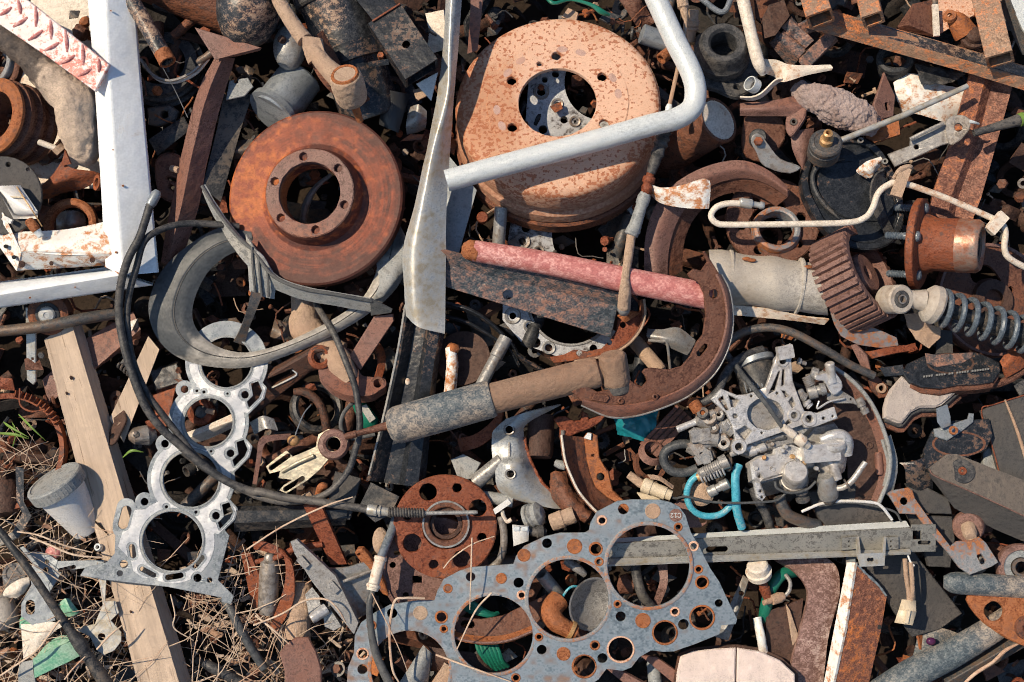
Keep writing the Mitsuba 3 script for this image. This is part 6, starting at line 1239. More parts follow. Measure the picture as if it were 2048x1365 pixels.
part('hose_body', tube([(1440, 700, 30), (1480, 668, 36), (1530, 656, 44), (1580, 664, 52), (1640, 694, 58), (1700, 730, 54), (1748, 752, 48)], 8.2, 14, 6, 'e'), 'dark_steel')

# ================================================================ carburettor and its surroundings
def carb():
    thing('carburettor', 'pale alloy carburettor with a triangular flange, linkages and a large bore, lower right of centre', 'carburettor')
    zr = Z(1340, 670, 3.593)
    face = zr([(778, 96), (868, 60), (892, 112), (882, 150), (872, 180), (884, 330), (932, 470), (968, 548), (1060, 562), (1182, 516), (1206, 600), (1042, 662), (970, 668), (950, 648), (820, 694), (556, 792), (548, 830), (495, 866), (445, 840), (440, 790), (468, 748), (446, 650), (400, 560), (292, 462), (366, 386), (482, 432), (545, 428), (612, 408), (690, 372), (742, 220), (770, 150)])
    pl = [(1430, 800, 96), (1570, 700, 92), (1640, 850, 104)]
    pg = poly_of(face).buffer(-2).buffer(4).buffer(-2)
    pg = pg.difference(hole((*zr((688, 570)), 37, 31, 8)))
    for h in zr.h([(808, 188, 27), (890, 578, 24), (1000, 605, 27), (468, 583, 18), (495, 805, 27), (585, 440, 10), (660, 705, 8), (1105, 600, 11), (1170, 585, 8), (770, 420, 10)]): pg = pg.difference(hole(h))
    for q in ([(706, 430), (780, 262), (794, 262), (760, 400)], [(808, 250), (826, 248), (822, 360), (800, 372)], [(345, 462), (382, 436), (424, 540), (402, 545)], [(472, 692), (540, 652), (592, 690), (540, 762), (512, 742)], [(822, 642), (850, 610), (872, 632), (832, 654)], [(800, 398), (830, 404), (852, 440), (832, 452)], [(420, 430), (500, 470), (470, 520), (440, 520)], [(850, 480), (880, 440), (905, 500), (880, 530)]): pg = pg.difference(Polygon(zr(q)).buffer(-.3))
    part('flange', plate(pg, pl, 16, bev=1.6), 'alloy')
    for x, y, r in zr.h([(890, 578, 44), (1000, 605, 54), (808, 188, 44), (495, 805, 54)]):
        w = float(plane_w(pl, x, y)); part('boss', ringspin([(r * .55, -34), (r * .55, 3), (r * .92, 3), (r, 1), (r, -34)], P(x, y, w), axis((0, .05)), 24), 'alloy')
    part('cable_nipple', lathe(zr((150, 465, 84)), zr((240, 590, 80)), [(0, 8), (.1, 12), (.6, 13), (.62, 10), (.9, 11), (1, 9), (1, 0)], 16), 'rust_orange')
    part('nipple_boot', lathe(zr((225, 580, 82)), zr((290, 640, 78)), [(0, 12), (.3, 17), (.4, 12), (.55, 16), (.7, 12), (1, 14), (1, 0)], 16), 'rubber')
    part('inlet_spigot', lathe(zr((50, 682, 84)), zr((190, 622, 84)), [(0, 0), (0, 6), (.05, 7), (.8, 6.5), (1, 7)], 14), 'alloy')
    part('idle_block', rough(bx(zr((215, 720, 88)), (1, .15, 0), (38, 24, 22)), .8, .1, 5), 'alloy_dull')
    part('diaphragm_cap', spin([(24, -14), (25, -2), (20, 4), (8, 7), (0, 7)], P(*zr((225, 1140, 48))), axis((-.2, .1)), 30), 'clay')
    part('ribbed_coil', [ringspin([(9, -1.3), (13, 0), (9, 1.3)], P(*zr((250 + 15 * k, 985 - 7 * k, 92))), unit([1, .45, .15]), 20) for k in range(9)], 'alloy')
    part('coil_core', lathe(zr((205, 1005, 90)), zr((410, 905, 92)), [(0, 6), (.06, 10), (.75, 10), (.76, 14), (1, 15), (1, 0)], 18), 'alloy_dull')
    part('clevis', slab(zr([(170, 880, 90), (290, 830, 94), (310, 900, 94), (200, 940, 90)]), 9), 'alloy_dull')
    for k, (x0, y0, x1, y1, r) in enumerate([(280, 800, 300, 900, 4), (330, 560, 440, 500, 6), (300, 690, 430, 640, 12), (380, 640, 460, 700, 13), (250, 760, 300, 860, 5), (430, 860, 600, 800, 6), (650, 760, 820, 720, 5), (690, 770, 840, 740, 4), (560, 850, 690, 800, 9)]):
        part('fitting', lathe(zr((x0, y0, 84)), zr((x1, y1, 84)), [(0, r * .7), (.05, r), (.42, r), (.44, r * .75), (.6, r * .75), (.62, r), (.95, r), (1, r * .6), (1, 0)], 14), ('alloy_dull', 'dark_steel', 'alloy')[k % 3])
    part('post', lathe(zr((1148, 200, 100)), zr((1160, 330, 84)), [(0, 0), (0, 7), (.05, 9), (.8, 10), (1, 13)], 18), 'alloy')
    part('lobe', rough(tube([zr((1080, 760, 92)), zr((1200, 720, 96)), zr((1262, 760, 92)), zr((1268, 860, 84))], [9, 12, 14, 12], 16), 1.2, .08, 5), 'alloy')
    part('lobe', rough(tube([zr((1150, 880, 80)), zr((1180, 960, 84)), zr((1205, 1040, 84))], [12, 11, 9], 14), 1, .08, 5), 'alloy')
    low = [(1440, 800), (1500, 800), (1545, 780), (1580, 790), (1625, 850), (1590, 880), (1500, 900), (1470, 868)]
    part('body', loft([[(x, y, 78) for x, y in low], [(x + 14, y + 22, 10) for x, y in low]]), 'alloy_dull', smooth=30)
    part('throat', ringspin([(33, -40), (33, -14), (40, -14), (42, -40)], P(1531, 829, 97), axis((-.04, .12)), 36), 'alloy_dull')
    part('throttle_plate', spin([(33, -2), (34, 0), (34, 2), (0, 2)], P(1531, 830, 66), axis((.1, .2)), 30), 'rust_mauve')
    part('throttle_shaft', lathe((1502, 850, 70), (1562, 832, 70), [(0, 4), (1, 4)], 10), 'rust_mauve')
    low = [(1440, 800), (1500, 800), (1545, 780), (1580, 790), (1625, 850), (1590, 885), (1500, 905), (1470, 870)]
    part('body', loft([[(x, y, 84) for x, y in low], [(x + 14, y + 22, 10) for x, y in low]]), 'alloy_dull', smooth=30)
    part('lug_block', bx((1570, 705, 98), (1, .2, 0), (30, 26, 22)), 'alloy')
    part('screw', lathe((1596, 722, 80), (1612, 728, 78), [(0, 7), (.3, 7), (.3, 4), (1, 4)], 10), 'steel')
    # float chamber and cover, lower part
    cov = zl([(0, 120), (40, 90), (130, 75), (140, 20), (200, -5), (270, 40), (340, 60), (372, 105), (362, 140), (300, 158), (190, 200), (60, 235), (18, 225)])
    part('chamber_cover', plate(cov, [zl((0, 120, 88)), zl((370, 110, 80)), zl((60, 235, 96))], 40, zl.h([(58, 205, 9)]), 5), 'alloy')
    part('chamber', loft([[(x, y + 4, 60) for x, y in cov], [(x + 10, y + 30, 0) for x, y in cov]]), 'alloy_dull', smooth=30)
    part('neck_tower', rough(lathe((1660, 930, 50), (1668, 878, 100), [(0, 30), (.3, 30), (.5, 26), (.9, 26), (1, 22), (1, 0)], 24), 1, .06, 6), 'alloy')
    part('neck_block', rough(bx((1640, 905, 90), (1, .1, 0), (70, 34, 40)), 1.2, .08, 6), 'alloy')
    part('lug', plate(zl([(440, 130), (500, 150), (512, 220), (480, 240), (450, 190)]), 84, 20, zl.h([(485, 205, 8)]), 3), 'alloy')
    d = axis((-.1, .45)); c = P(*zl((255, 190, 96)))
    part('dashpot', spin([(24, -30), (24, 8), (21, 13), (0, 14)], c, d, 32), 'alloy')
    part('dashpot_ring', ringspin([(20, -36), (26, -34), (29, -24), (26, -16), (20, -14)], c - d * 10, d, 32), 'alloy_dull')
    part('dashpot_stem', lathe(zl((285, 270, 80)), zl((300, 345, 66)), [(0, 12), (.3, 14), (.35, 9), (.6, 9), (.65, 13), (.9, 14), (1, 10), (1, 0)], 18), 'dark_steel')
    part('solenoid', lathe(zl((425, 200, 84)), zl((445, 330, 60)), [(0, 14), (.2, 18), (.6, 20), (.65, 21), (.9, 19), (1, 14), (1, 0)], 24), 'steel')
    part('solenoid_nut', lathe(zl((440, 310, 64)), zl((452, 350, 56)), [(0, 14), (.7, 15), (1, 12), (1, 0)], 6), 'dark_steel', smooth=0)
    part('spigot', tube([zl((480, 275, 76)), zl((530, 265, 84)), zl((580, 225, 90)), zl((650, 125, 98))], [6, 6, 6, 5.5], 14, 5, 'e'), 'alloy')
    part('spigot_clip', ringspin([(7, -2), (7, 2), (13, 2), (13, -2)], P(*zl((548, 255, 86))), unit([1, .6, .2]), 20), 'dark_steel')
    part('wire_loop', tube([zl((140, 235, 100)), zl((155, 275, 100)), zl((230, 300, 96)), zl((320, 280, 94)), zl((370, 235, 92))], 2.6, 8), 'rubber_grey')
    part('left_lug', plate(zl([(18, 230), (60, 240), (90, 320), (70, 345), (40, 330)]), 90, 14, zl.h([(62, 290, 8), (70, 325, 7)]), 3), 'alloy')
    # linkages on the left
    L = [(zg((1050, 1245, 80)), zg((1180, 1195, 86)), 6, 'alloy'), (zg((1160, 1180, 84)), zg((1380, 1250, 80)), 13, 'alloy_dull'), (zg((1150, 1280, 80)), zg((1300, 1300, 84)), 17, 'alloy_dull'), (zg((1240, 1160, 90)), zg((1320, 1120, 88)), 8, 'steel'), (zk((1060, 30, 70)), zk((1180, 100, 76)), 14, 'alloy_dull'), (zk((1120, 40, 80)), zk((1280, -20, 84)), 10, 'steel'), (zk((1100, 120, 70)), zk((1210, 70, 76)), 12, 'dark_steel'), (zk((1170, 300, 66)), zk((1290, 240, 76)), 11, 'steel'), (zk((1240, 130, 80)), zk((1300, 140, 80)), 15, 'dark_steel')]
    for a, b, r, m in L: part('linkage', lathe(a, b, [(0, r * .6), (.05, r), (.4, r), (.42, r * .75), (.6, r * .75), (.62, r), (.95, r), (1, r * .6), (1, 0)], 16), m)
    part('lever_plate', plate(zg([(1120, 1255), (1150, 1230), (1260, 1250), (1300, 1280), (1290, 1330), (1200, 1330), (1150, 1300)]), [zg((1120, 1255, 92)), zg((1300, 1280, 92)), zg((1200, 1330, 100))], 5, zg.h([(1180, 1280, 10)]), 1), 'alloy_dull')
    part('lever_plate', plate(zk([(1050, 20), (1110, 10), (1180, 60), (1190, 130), (1150, 140), (1090, 80)]), [zk((1050, 20, 88)), zk((1180, 60, 92)), zk((1150, 140, 96))], 5, zk.h([(1135, 80, 10)]), 1), 'steel')
    for k, (x, y, r) in enumerate([(1205, 1150, 11), (1245, 1180, 13), (1300, 1160, 9), (1270, 1240, 10), (1330, 1330, 12)]):
        part('spring_cup', ringspin([(r * .5, -8), (r * .5, 6), (r, 6), (r + 2, 0), (r, -8)], P(*zg((x, y, 92))), axis((-.3, .4)), 20), ('dark_steel', 'steel', 'alloy_dull')[k % 3])
    part('return_spring', coil(zk((1120, 215, 84)), zk((1260, 165, 88)), 11, 2, 8, 6, 14), 'alloy')
    part('spring_core', lathe(zk((1110, 215, 82)), zk((1150, 200, 84)), [(0, 8), (1, 10), (1, 0)], 14), 'brass')
    # linkages on the right
    part('right_lever', plate(zh([(450, 860), (470, 845), (495, 850), (505, 900), (545, 960), (545, 1010), (500, 1040), (470, 1010), (440, 960), (395, 950), (390, 920), (455, 905)]), [zh((450, 860, 96)), zh((545, 1000, 90)), zh((400, 940, 96))], 8, zh.h([(470, 965, 9)]), 2, smooth=3), 'alloy')
    part('cam', plate(zh([(455, 1030), (540, 1010), (620, 1060), (640, 1100), (600, 1090), (500, 1090), (460, 1070)]), 78, 6, zh.h([(600, 1065, 6)]), 1), 'alloy_dull')
    for a, b, r, m in [(zh((360, 905, 80)), zh((440, 930, 84)), 12, 'alloy_dull'), (zh((340, 1030, 80)), zh((450, 1000, 86)), 14, 'alloy_dull'), (zh((290, 1010, 84)), zh((340, 1100, 84)), 8, 'steel'), (zh((640, 1060, 70)), zh((690, 1150, 72)), 9, 'alloy_dull'), (zh((330, 1080, 90)), zh((360, 1110, 92)), 9, 'alloy')]:
        part('linkage', lathe(a, b, [(0, r * .7), (.06, r), (.5, r), (.52, r * .7), (.7, r * .7), (.72, r * .95), (1, r * .8), (1, 0)], 14), m)
    part('torsion_spring', coil(zh((335, 925, 84)), zh((360, 985, 84)), 9, 1.6, 6, 6, 14), 'steel')
    part('torsion_spring', coil(zh((300, 1040, 86)), zh((330, 1060, 86)), 8, 1.6, 4, 6, 14), 'steel')
    part('link_wire', tube([zh((410, 1075, 90)), zh((400, 1120, 90)), zh((470, 1080, 88)), zh((560, 1060, 84))], 2, 8), 'alloy')
    part('base_plate', plate(zh([(-60, 1300), (60, 1330), (200, 1280), (330, 1230), (500, 1200), (560, 1280), (580, 1350), (480, 1400), (0, 1420), (-100, 1380)]), 60, 40, bev=4), 'alloy_dull')
    rnd = random.Random(8)
    for k in range(14):
        x, y = rnd.uniform(1500, 1690), rnd.uniform(888, 940)
        part('screw_head', spin([(4.5, -8), (4.5, 1), (3.5, 2.5), (0, 2.5)], P(x, y, 92 + rnd.uniform(-6, 6)), axis((rnd.uniform(-.2, .2), rnd.uniform(0, .3))), 12), ('steel', 'alloy', 'brass')[k % 3])
carb()
thing('ribbed_housing', 'dark grey ribbed housing behind the carburettor flange', 'housing')
part('drum_part', lathe((1498, 708, 10), (1530, 790, 40), [(0, 30), (.05, 38), (.7, 42), (1, 40), (1, 0)], 36), 'black_dusty')
for k_ in range(9): part('rib', tube([(1478 + 7.5 * k_, 722 - 1.6 * k_ + abs(k_ - 4), 30 + 14 * math.sin(math.pi * (k_ + 1) / 10)), (1494 + 7.8 * k_, 782 - 2 * k_ + abs(k_ - 4), 62 + 14 * math.sin(math.pi * (k_ + 1) / 10))], 1.5, 6), 'gasket_grey')
part('ridge', lathe((1508, 722, 26), (1512, 732, 30), [(0, 36), (0, 40), (1, 40), (1, 36)], 36), 'gasket_grey')
thing('choke_cable', 'grey cable with a brass fitting lying across the carburettor bore', 'cable')
part('sheath', tube([zg((1390, 850, 60)), zg((1440, 920, 90)), zh((0, 975, 112)), zh((90, 1085, 126)), zh((195, 1235, 122))], [5, 5, 5, 4.8, 4.5], 10), 'rubber_grey')
part('fitting', lathe(zh((190, 1225, 122)), zh((350, 1345, 112)), [(0, 4), (.02, 7), (.45, 8), (.47, 6), (.55, 6), (.56, 12), (.8, 12), (.81, 8), (1, 7), (1, 0)], 8), 'cream', smooth=0)
for k_, (q, r, m, lab) in enumerate([
    ([zg((1160, 1085, 70)), zg((1220, 1075, 76)), zg((1290, 1020, 80)), zg((1330, 930, 70)), zg((1390, 850, 60)), zg((1470, 800, 50)), zg((1560, 770, 40))], 8.5, 'rubber', 'black bent hose at the left of the carburettor flange'),
    ([zg((1340, 790, 40)), zg((1400, 880, 50)), zg((1450, 960, 50)), zg((1480, 1010, 60))], 7, 'rubber', 'short black hose running under the carburettor flange'),
    ([zk((1100, 30, 60)), zk((1010, 25, 60)), zk((935, 60, 56)), zk((922, 120, 54)), zk((965, 175, 56)), zk((1040, 185, 58)), zk((1110, 160, 60))], 9, 'rubber_grey', 'grey hose loop left of the carburettor'),
    ([zl((165, 320, 60)), zl((185, 380, 58)), zl((225, 430, 54)), zl((330, 470, 40)), zl((380, 480, 30))], 12, 'dark_steel', 'thick grey hose dropping below the carburettor'),
    ([zl((10, 270, 40)), zl((50, 350, 44)), zl((90, 420, 40)), zl((115, 500, 20))], 9, 'rubber', 'black hose hanging at the lower left of the carburettor')]):
    one('rubber_hose', lab, 'hose', tube(q, r, 14), m, group='hoses round the carburettor')
one('blue_hose', 'bright blue hose loop under the carburettor', 'hose', tube([zk((1135, 185, 66)), zk((1075, 235, 64)), zk((1052, 310, 60)), zk((1080, 390, 58)), zk((1150, 428, 58)), zk((1240, 420, 60)), zk((1310, 362, 62))], 6.5, 14), 'hose_blue')
one('blue_hose', 'faded straight blue hose hanging down beside the blue loop', 'hose', tube([zk((1345, 140, 74)), zk((1326, 200, 78)), zk((1328, 300, 76)), zk((1335, 400, 66)), zk((1362, 495, 50))], 8.5, 14), 'hose_blue')
one('lead_wire', 'thin grey wire running from the beige plug under the carburettor', 'wire', tube([zk((950, 305, 60)), zk((985, 330, 62)), zk((1050, 320, 70)), zk((1180, 348, 78)), zk((1320, 356, 84)), zk((1450, 352, 86)), zk((1560, 340, 80)), zk((1620, 290, 80))], 2.4, 8), 'rubber_grey')
def sensor():
    thing('beige_plug', 'beige plastic plug on a brown pin left of the blue hose', 'plug')
    part('body', lathe(zk((800, 250, 50)), zk((965, 315, 60)), [(0, 11), (.05, 15), (.3, 15), (.32, 13), (.8, 13), (.82, 11), (1, 10), (1, 0)], 14), 'plastic_beige')
    part('pin', lathe(zk((725, 195, 40)), zk((810, 260, 50)), [(0, 8), (.8, 9), (1, 7)], 14), 'clay')
    part('clip', sheet([zk([(830, 195, 56), (900, 205, 64), (980, 260, 60)]), zk([(850, 215, 66), (910, 230, 72), (975, 275, 66)])], 3, 4), 'clay')
    part('foot', slab(zk([(770, 300, 40), (850, 310, 48), (900, 335, 48), (800, 340, 40)]), 6), 'plastic_beige')
sensor()
def bigshoe():
    thing('long_shoe', 'long dark rusty brake shoe with a pale rim curving down behind the carburettor', 'brake shoe')
    o = [(1655, 728), (1700, 758), (1738, 800), (1764, 852), (1780, 910), (1776, 960), (1758, 1006)]
    a = [(1645, 745), (1686, 772), (1720, 812), (1744, 860), (1758, 912), (1756, 960), (1742, 1000)]
    i_ = [(1610, 790), (1640, 810), (1665, 840), (1684, 880), (1694, 920), (1696, 960), (1700, 1000)]
    part('web', sheet([[(x, y, 34) for x, y in a], [((x + u) / 2, (y + v) / 2, 32) for (x, y), (u, v) in zip(a, i_)], [(x, y, 30) for x, y in i_]], 6, 5, 1), 'rust_dark')
    part('table', sheet([[(x, y, 36) for x, y in a], [(x, y, 58) for x, y in o]], 6, 5), 'rust_mauve')
    part('lining_edge', tube([(x, y, 58) for x, y in o], 4.2, 10), 'strip_grey')
    part('lining_block', sheet([[(1766, 880, 56), (1778, 930, 56), (1766, 985, 54)], [(1782, 870, 40), (1796, 930, 40), (1784, 995, 40)]], 6, 4), 'strip_grey', 'pale worn lining')
    part('web_slot', ringspin([(5, -2), (5, 3), (8, 3), (8, -2)], P(1738, 890, 34), axis((0, .1)), 16), 'rust_dark')
    part('post', lathe((1756, 905, 40), (1760, 950, 44), [(0, 6), (.1, 8), (.9, 8), (1, 6), (1, 0)], 14), 'rust_mauve')
bigshoe()
# --- lower right
one('grey_wedge', 'dark grey smooth wedge shaped plate under the slotted rail', 'plate', plate([(1615, 985), (1720, 965), (1760, 1010), (1800, 1060), (1840, 1120), (1925, 1228), (1880, 1260), (1826, 1275), (1790, 1225), (1720, 1120), (1640, 1040)], [(1640, 1000, 36), (1920, 1230, 10), (1826, 1275, 16)], 14, bev=2), 'pad_dark')
def connector():
    thing('wire_connector', 'beige plastic wiring connector hanging on two tan wires below the rail', 'connector')
    part('housing', loft([zl([(855, 898, 66), (935, 905, 66), (935, 905, 40), (855, 898, 40)]), zl([(838, 955, 70), (935, 965, 70), (935, 965, 36), (838, 955, 36)]), zl([(836, 960, 76), (938, 968, 76), (938, 968, 34), (836, 960, 34)]), zl([(812, 1030, 78), (915, 1045, 78), (915, 1045, 40), (812, 1030, 40)])]), 'plastic_beige', smooth=0)
    part('latch', slab(zl([(885, 960, 82), (905, 962, 82), (890, 1035, 84), (870, 1032, 84)]), 5), 'plastic_beige')
    part('wire', tube([zl((872, 670, 70)), zl((878, 760, 70)), zl((892, 850, 66)), zl((895, 905, 60))], 4.5, 10), 'clay')
    part('wire', tube([zl((905, 690, 74)), zl((912, 780, 76)), zl((915, 860, 72)), zl((908, 905, 62))], 4.5, 10), 'clay')
    part('white_core', tube([zl((885, 640, 66)), zl((905, 690, 74)), zl((925, 710, 76))], 2, 8), 'plastic_white')
connector()
one('white_wire', 'white wire arching behind the rail end', 'wire', tube([zl((290, 405, 56)), zl((400, 360, 60)), zl((520, 345, 64)), zl((680, 352, 66)), zl((740, 375, 66)), zl((800, 450, 60))], 3, 8), 'plastic_white')
one('grey_wire', 'thin grey wire looping beside the white wire behind the rail', 'wire', tube([zl((420, 370, 58)), zl((560, 352, 62)), zl((740, 382, 62)), zl((820, 410, 60)), zl((850, 460, 50))], 2.2, 8), 'rubber_grey')
def tagbr():
    thing('two_hole_strap', 'orange and grey rusty strap bracket with widened holed ends, right of the rail', 'strap bracket')
    pg = poly_of(zl([(775, 300), (800, 285), (890, 268), (915, 285), (930, 330), (1000, 430), (1130, 600), (1165, 570), (1250, 565), (1290, 545), (1330, 580), (1400, 690), (1360, 715), (1240, 760), (1180, 720), (1120, 640), (1050, 560), (980, 480), (940, 420), (845, 415), (820, 370)]), [hole(zl.h([(868, 345, 22)])[0]), slot(*zl((1296, 658)), *zl((1310, 685)), 6)])
    part('strap', plate(pg, [zl((780, 300, 58)), zl((1400, 690, 74)), zl((1180, 740, 80))], 6, bev=1), 'steel_rust')
tagbr()
thing('stub_bolt', 'rusty orange bolt stub with a washer below the long pad bar', 'bolt')
part('washer', lathe(zl((1235, 480, 20)), zl((1225, 495, 40)), [(0, 26), (.2, 31), (.8, 31), (1, 28), (1, 0)], 30), 'rust_mauve')
part('shank', lathe(zl((1228, 490, 40)), zl((1245, 550, 66)), [(0, 14), (.7, 14), (1, 10), (1, 0)], 20), 'clay')
one('dark_pads', 'stacked dark brake pad block behind the strap bracket', 'brake pad', [plate(zl([(880, 250), (960, 250), (1120, 330), (1140, 420), (1000, 415), (940, 350)]), 30, 16, bev=2), plate(zl([(890, 425), (1140, 435), (1155, 560), (1130, 720), (1010, 715), (990, 640)]), 24, 18, bev=2)], 'pad_dark')
one('black_fold', 'torn black sheet fold below the clipped brake pad', 'metal sheet', sheet([zl([(840, 130, 40), (920, 120, 50), (1010, 90, 44)]), zl([(870, 160, 44), (960, 160, 52), (1030, 180, 40)]), zl([(880, 260, 30), (960, 290, 30), (1030, 280, 20)])], 4, 5, 3, .07), 'black_paint')
one('blue_dusty_pipe', 'thick blue grey pipe with peeling beige paint at the right edge', 'pipe', tube([zl((1090, 800, 50)), zl((1150, 805, 54)), zl((1300, 815, 56)), zl((1700, 840, 56))], [12, 21, 22, 22], 24, 5), 'blue_dust')
def disc2():
    thing('holed_disc', 'rust orange round plate with a large hole in the lower right corner', 'plate')
    pg = poly_of(zl([(1222, 900), (1230, 875), (1450, 860), (1700, 870), (1700, 1190), (1600, 1175), (1530, 1155), (1450, 1120), (1385, 1080), (1320, 1030), (1275, 985), (1242, 940)]), [hole(zl.h([(1375, 965, 55)])[0])], 0)
    part('plate_body', plate(pg, [zl((1225, 890, 62)), zl((1600, 900, 66)), zl((1500, 1140, 80))], 10, bev=2), 'rust_orange')
    part('bore_rim', ringspin([(10, -3), (10, 4), (22, 4), (24, -3)], P(*zl((1560, 1060, 78))), axis((0, .1)), 30), 'rust_brown')
disc2()
def roller():
    thing('bearing_roller', 'rusty ball bearing ring at the lower right edge', 'bearing')
    c, d = P(*zl((1530, 720, 60))), axis((-.15, .1))
    part('outer_race', ringspin([(34, -24), (34, 2), (44, 2), (46, -2), (46, -24)], c, d, 48), 'rust_mauve')
    part('shield', ringspin([(20, -20), (20, -4), (33, -2), (33, -20)], c, d, 48), 'strip_grey')
    part('inner_race', ringspin([(12, -24), (12, 0), (18, 0), (19, -24)], c, d, 40), 'dark_steel')
roller()
one('lower_pipe', 'long blue grey pipe with beige flakes running up to the right corner', 'pipe', tube([(1755, 1392, 30), (1830, 1345, 36), (1900, 1310, 40), (1980, 1262, 44), (2020, 1235, 40)], [30, 30, 28, 26, 24], 24), 'blue_dust')
one('dark_rod', 'dark square bar lying along the long blue grey pipe', 'bar', beam((1890, 1365, 20), (2070, 1262, 30), rect(26, 26, 3), 30), 'dark_steel', smooth=0)
def redangle():
    thing('red_angle', 'rust red angle bar with a pale green painted edge, bottom right', 'angle bar')
    part('rusty_face', slab(zl([(590, 690, 70), (770, 880, 40), (740, 1060, 40), (640, 1500, 30), (440, 1500, 70), (530, 1060, 72)]), 7), 'angle_rust')
    part('painted_edge', slab(zl([(545, 690, 60), (592, 690, 74), (535, 1060, 76), (440, 1500, 74), (390, 1500, 56), (485, 1060, 58)]), 7), 'white_rust', 'pale painted edge')
    part('top_tip', slab(zl([(540, 640, 40), (590, 640, 50), (594, 700, 66), (540, 700, 56)]), 6), 'gasket_blue')
    part('bolt_hole', lathe(zl((725, 1052, 38)), zl((728, 1055, 44)), [(0, 4.5), (1, 4.5), (1, 0)], 12), 'hole')
    part('chipped_rim', rough(tube(zl([(598, 700, 68), (660, 760, 58), (720, 815, 48), (768, 878, 41)]), 2.6, 8, 6), 2, .15, 4), 'gasket_blue')
redangle()
one('brown_shoe', 'brown curved cast arm with a pale worn patch, left of the red angle bar', 'casting', sheet([zl([(130, 665, 20), (250, 740, 34), (325, 850, 40), (310, 980, 40), (270, 1120, 36), (230, 1290, 30), (220, 1480, 20)]), zl([(250, 640, 22), (385, 740, 35), (420, 860, 39), (400, 980, 39), (360, 1120, 36), (330, 1290, 29), (300, 1480, 24)]), zl([(400, 640, 20), (490, 720, 30), (505, 860, 34), (475, 980, 34), (440, 1120, 30), (420, 1290, 24), (400, 1480, 20)])], 14, 5, 1.5, .03), 'mauve_pale')
def valve():
    thing('small_valve', 'beige capped valve on a rusty stem, left of the brown cast arm', 'valve')
    part('cap', lathe(zl((40, 700, 70)), zl((55, 770, 50)), [(0, 0), (0, 18), (.1, 21), (.5, 22), (.55, 26), (.9, 24), (1, 14)], 24), 'cream')
    part('stem', lathe(zl((58, 770, 50)), zl((100, 890, 40)), [(0, 9), (.5, 9), (.52, 11), (1, 9)], 14), 'rust_red')
    part('nozzle', lathe(zl((75, 920, 54)), zl((190, 880, 40)), [(.15, 2), (0, 3), (0, 5), (.4, 6), (.42, 10), (.8, 11), (1, 8)], 14), 'clay')
    part('pipe', tube([zl((190, 885, 40)), zl((220, 850, 42)), zl((225, 800, 40)), zl((200, 760, 30))], 4, 10), 'alloy_dull')
valve()
one('green_hose', 'dark green hose curling behind the beige capped valve', 'hose', tube([zl((260, 740, 0)), zl((180, 760, 20)), zl((120, 840, 24)), zl((90, 940, 16)), zl((80, 1010, 0))], 12, 14), 'green_dark')
thing('cut_plate', 'dark rusty cut plate with a bent corner below the valve', 'plate')
part('sheet_face', slab(zl([(90, 970, 20), (300, 895, 26), (270, 1150, 20), (230, 1290, 14), (90, 1200, 10)]), 6), 'rust_dark')
part('splinter', slab(zl([(200, 920, 30), (225, 960, 34), (275, 1110, 26), (240, 1160, 24)]), 5), 'clay')
one('flaked_bar', 'narrow flaking white and rust bar beside the big beige pad', 'bar', rough(tube([zl((40, 1000, 20)), zl((60, 1100, 30)), zl((80, 1220, 20))], 9, 12, 6), 2, .08, 6), 'white_rust')
def bigpad():
    thing('beige_pad', 'large pale beige brake pad split by a slot, at the bottom edge', 'brake pad')
    L = [(1356, 1340), (1362, 1312), (1385, 1302), (1430, 1297), (1472, 1295), (1470, 1400), (1350, 1400)]
    R = [(1475, 1295), (1520, 1302), (1560, 1320), (1590, 1348), (1592, 1400), (1473, 1400)]
    pl = [(1356, 1330, 60), (1590, 1330, 64), (1470, 1400, 90)]
    part('left_block', plate(L, pl, 24, bev=3), 'pad_beige'); part('right_block', plate(R, pl, 24, bev=3), 'pad_beige')
    part('backing', plate(Polygon(L).union(Polygon(R)).convex_hull.buffer(6), [(a, b, c - 25) for a, b, c in pl], 8, bev=1), 'rust_dark')
bigpad()

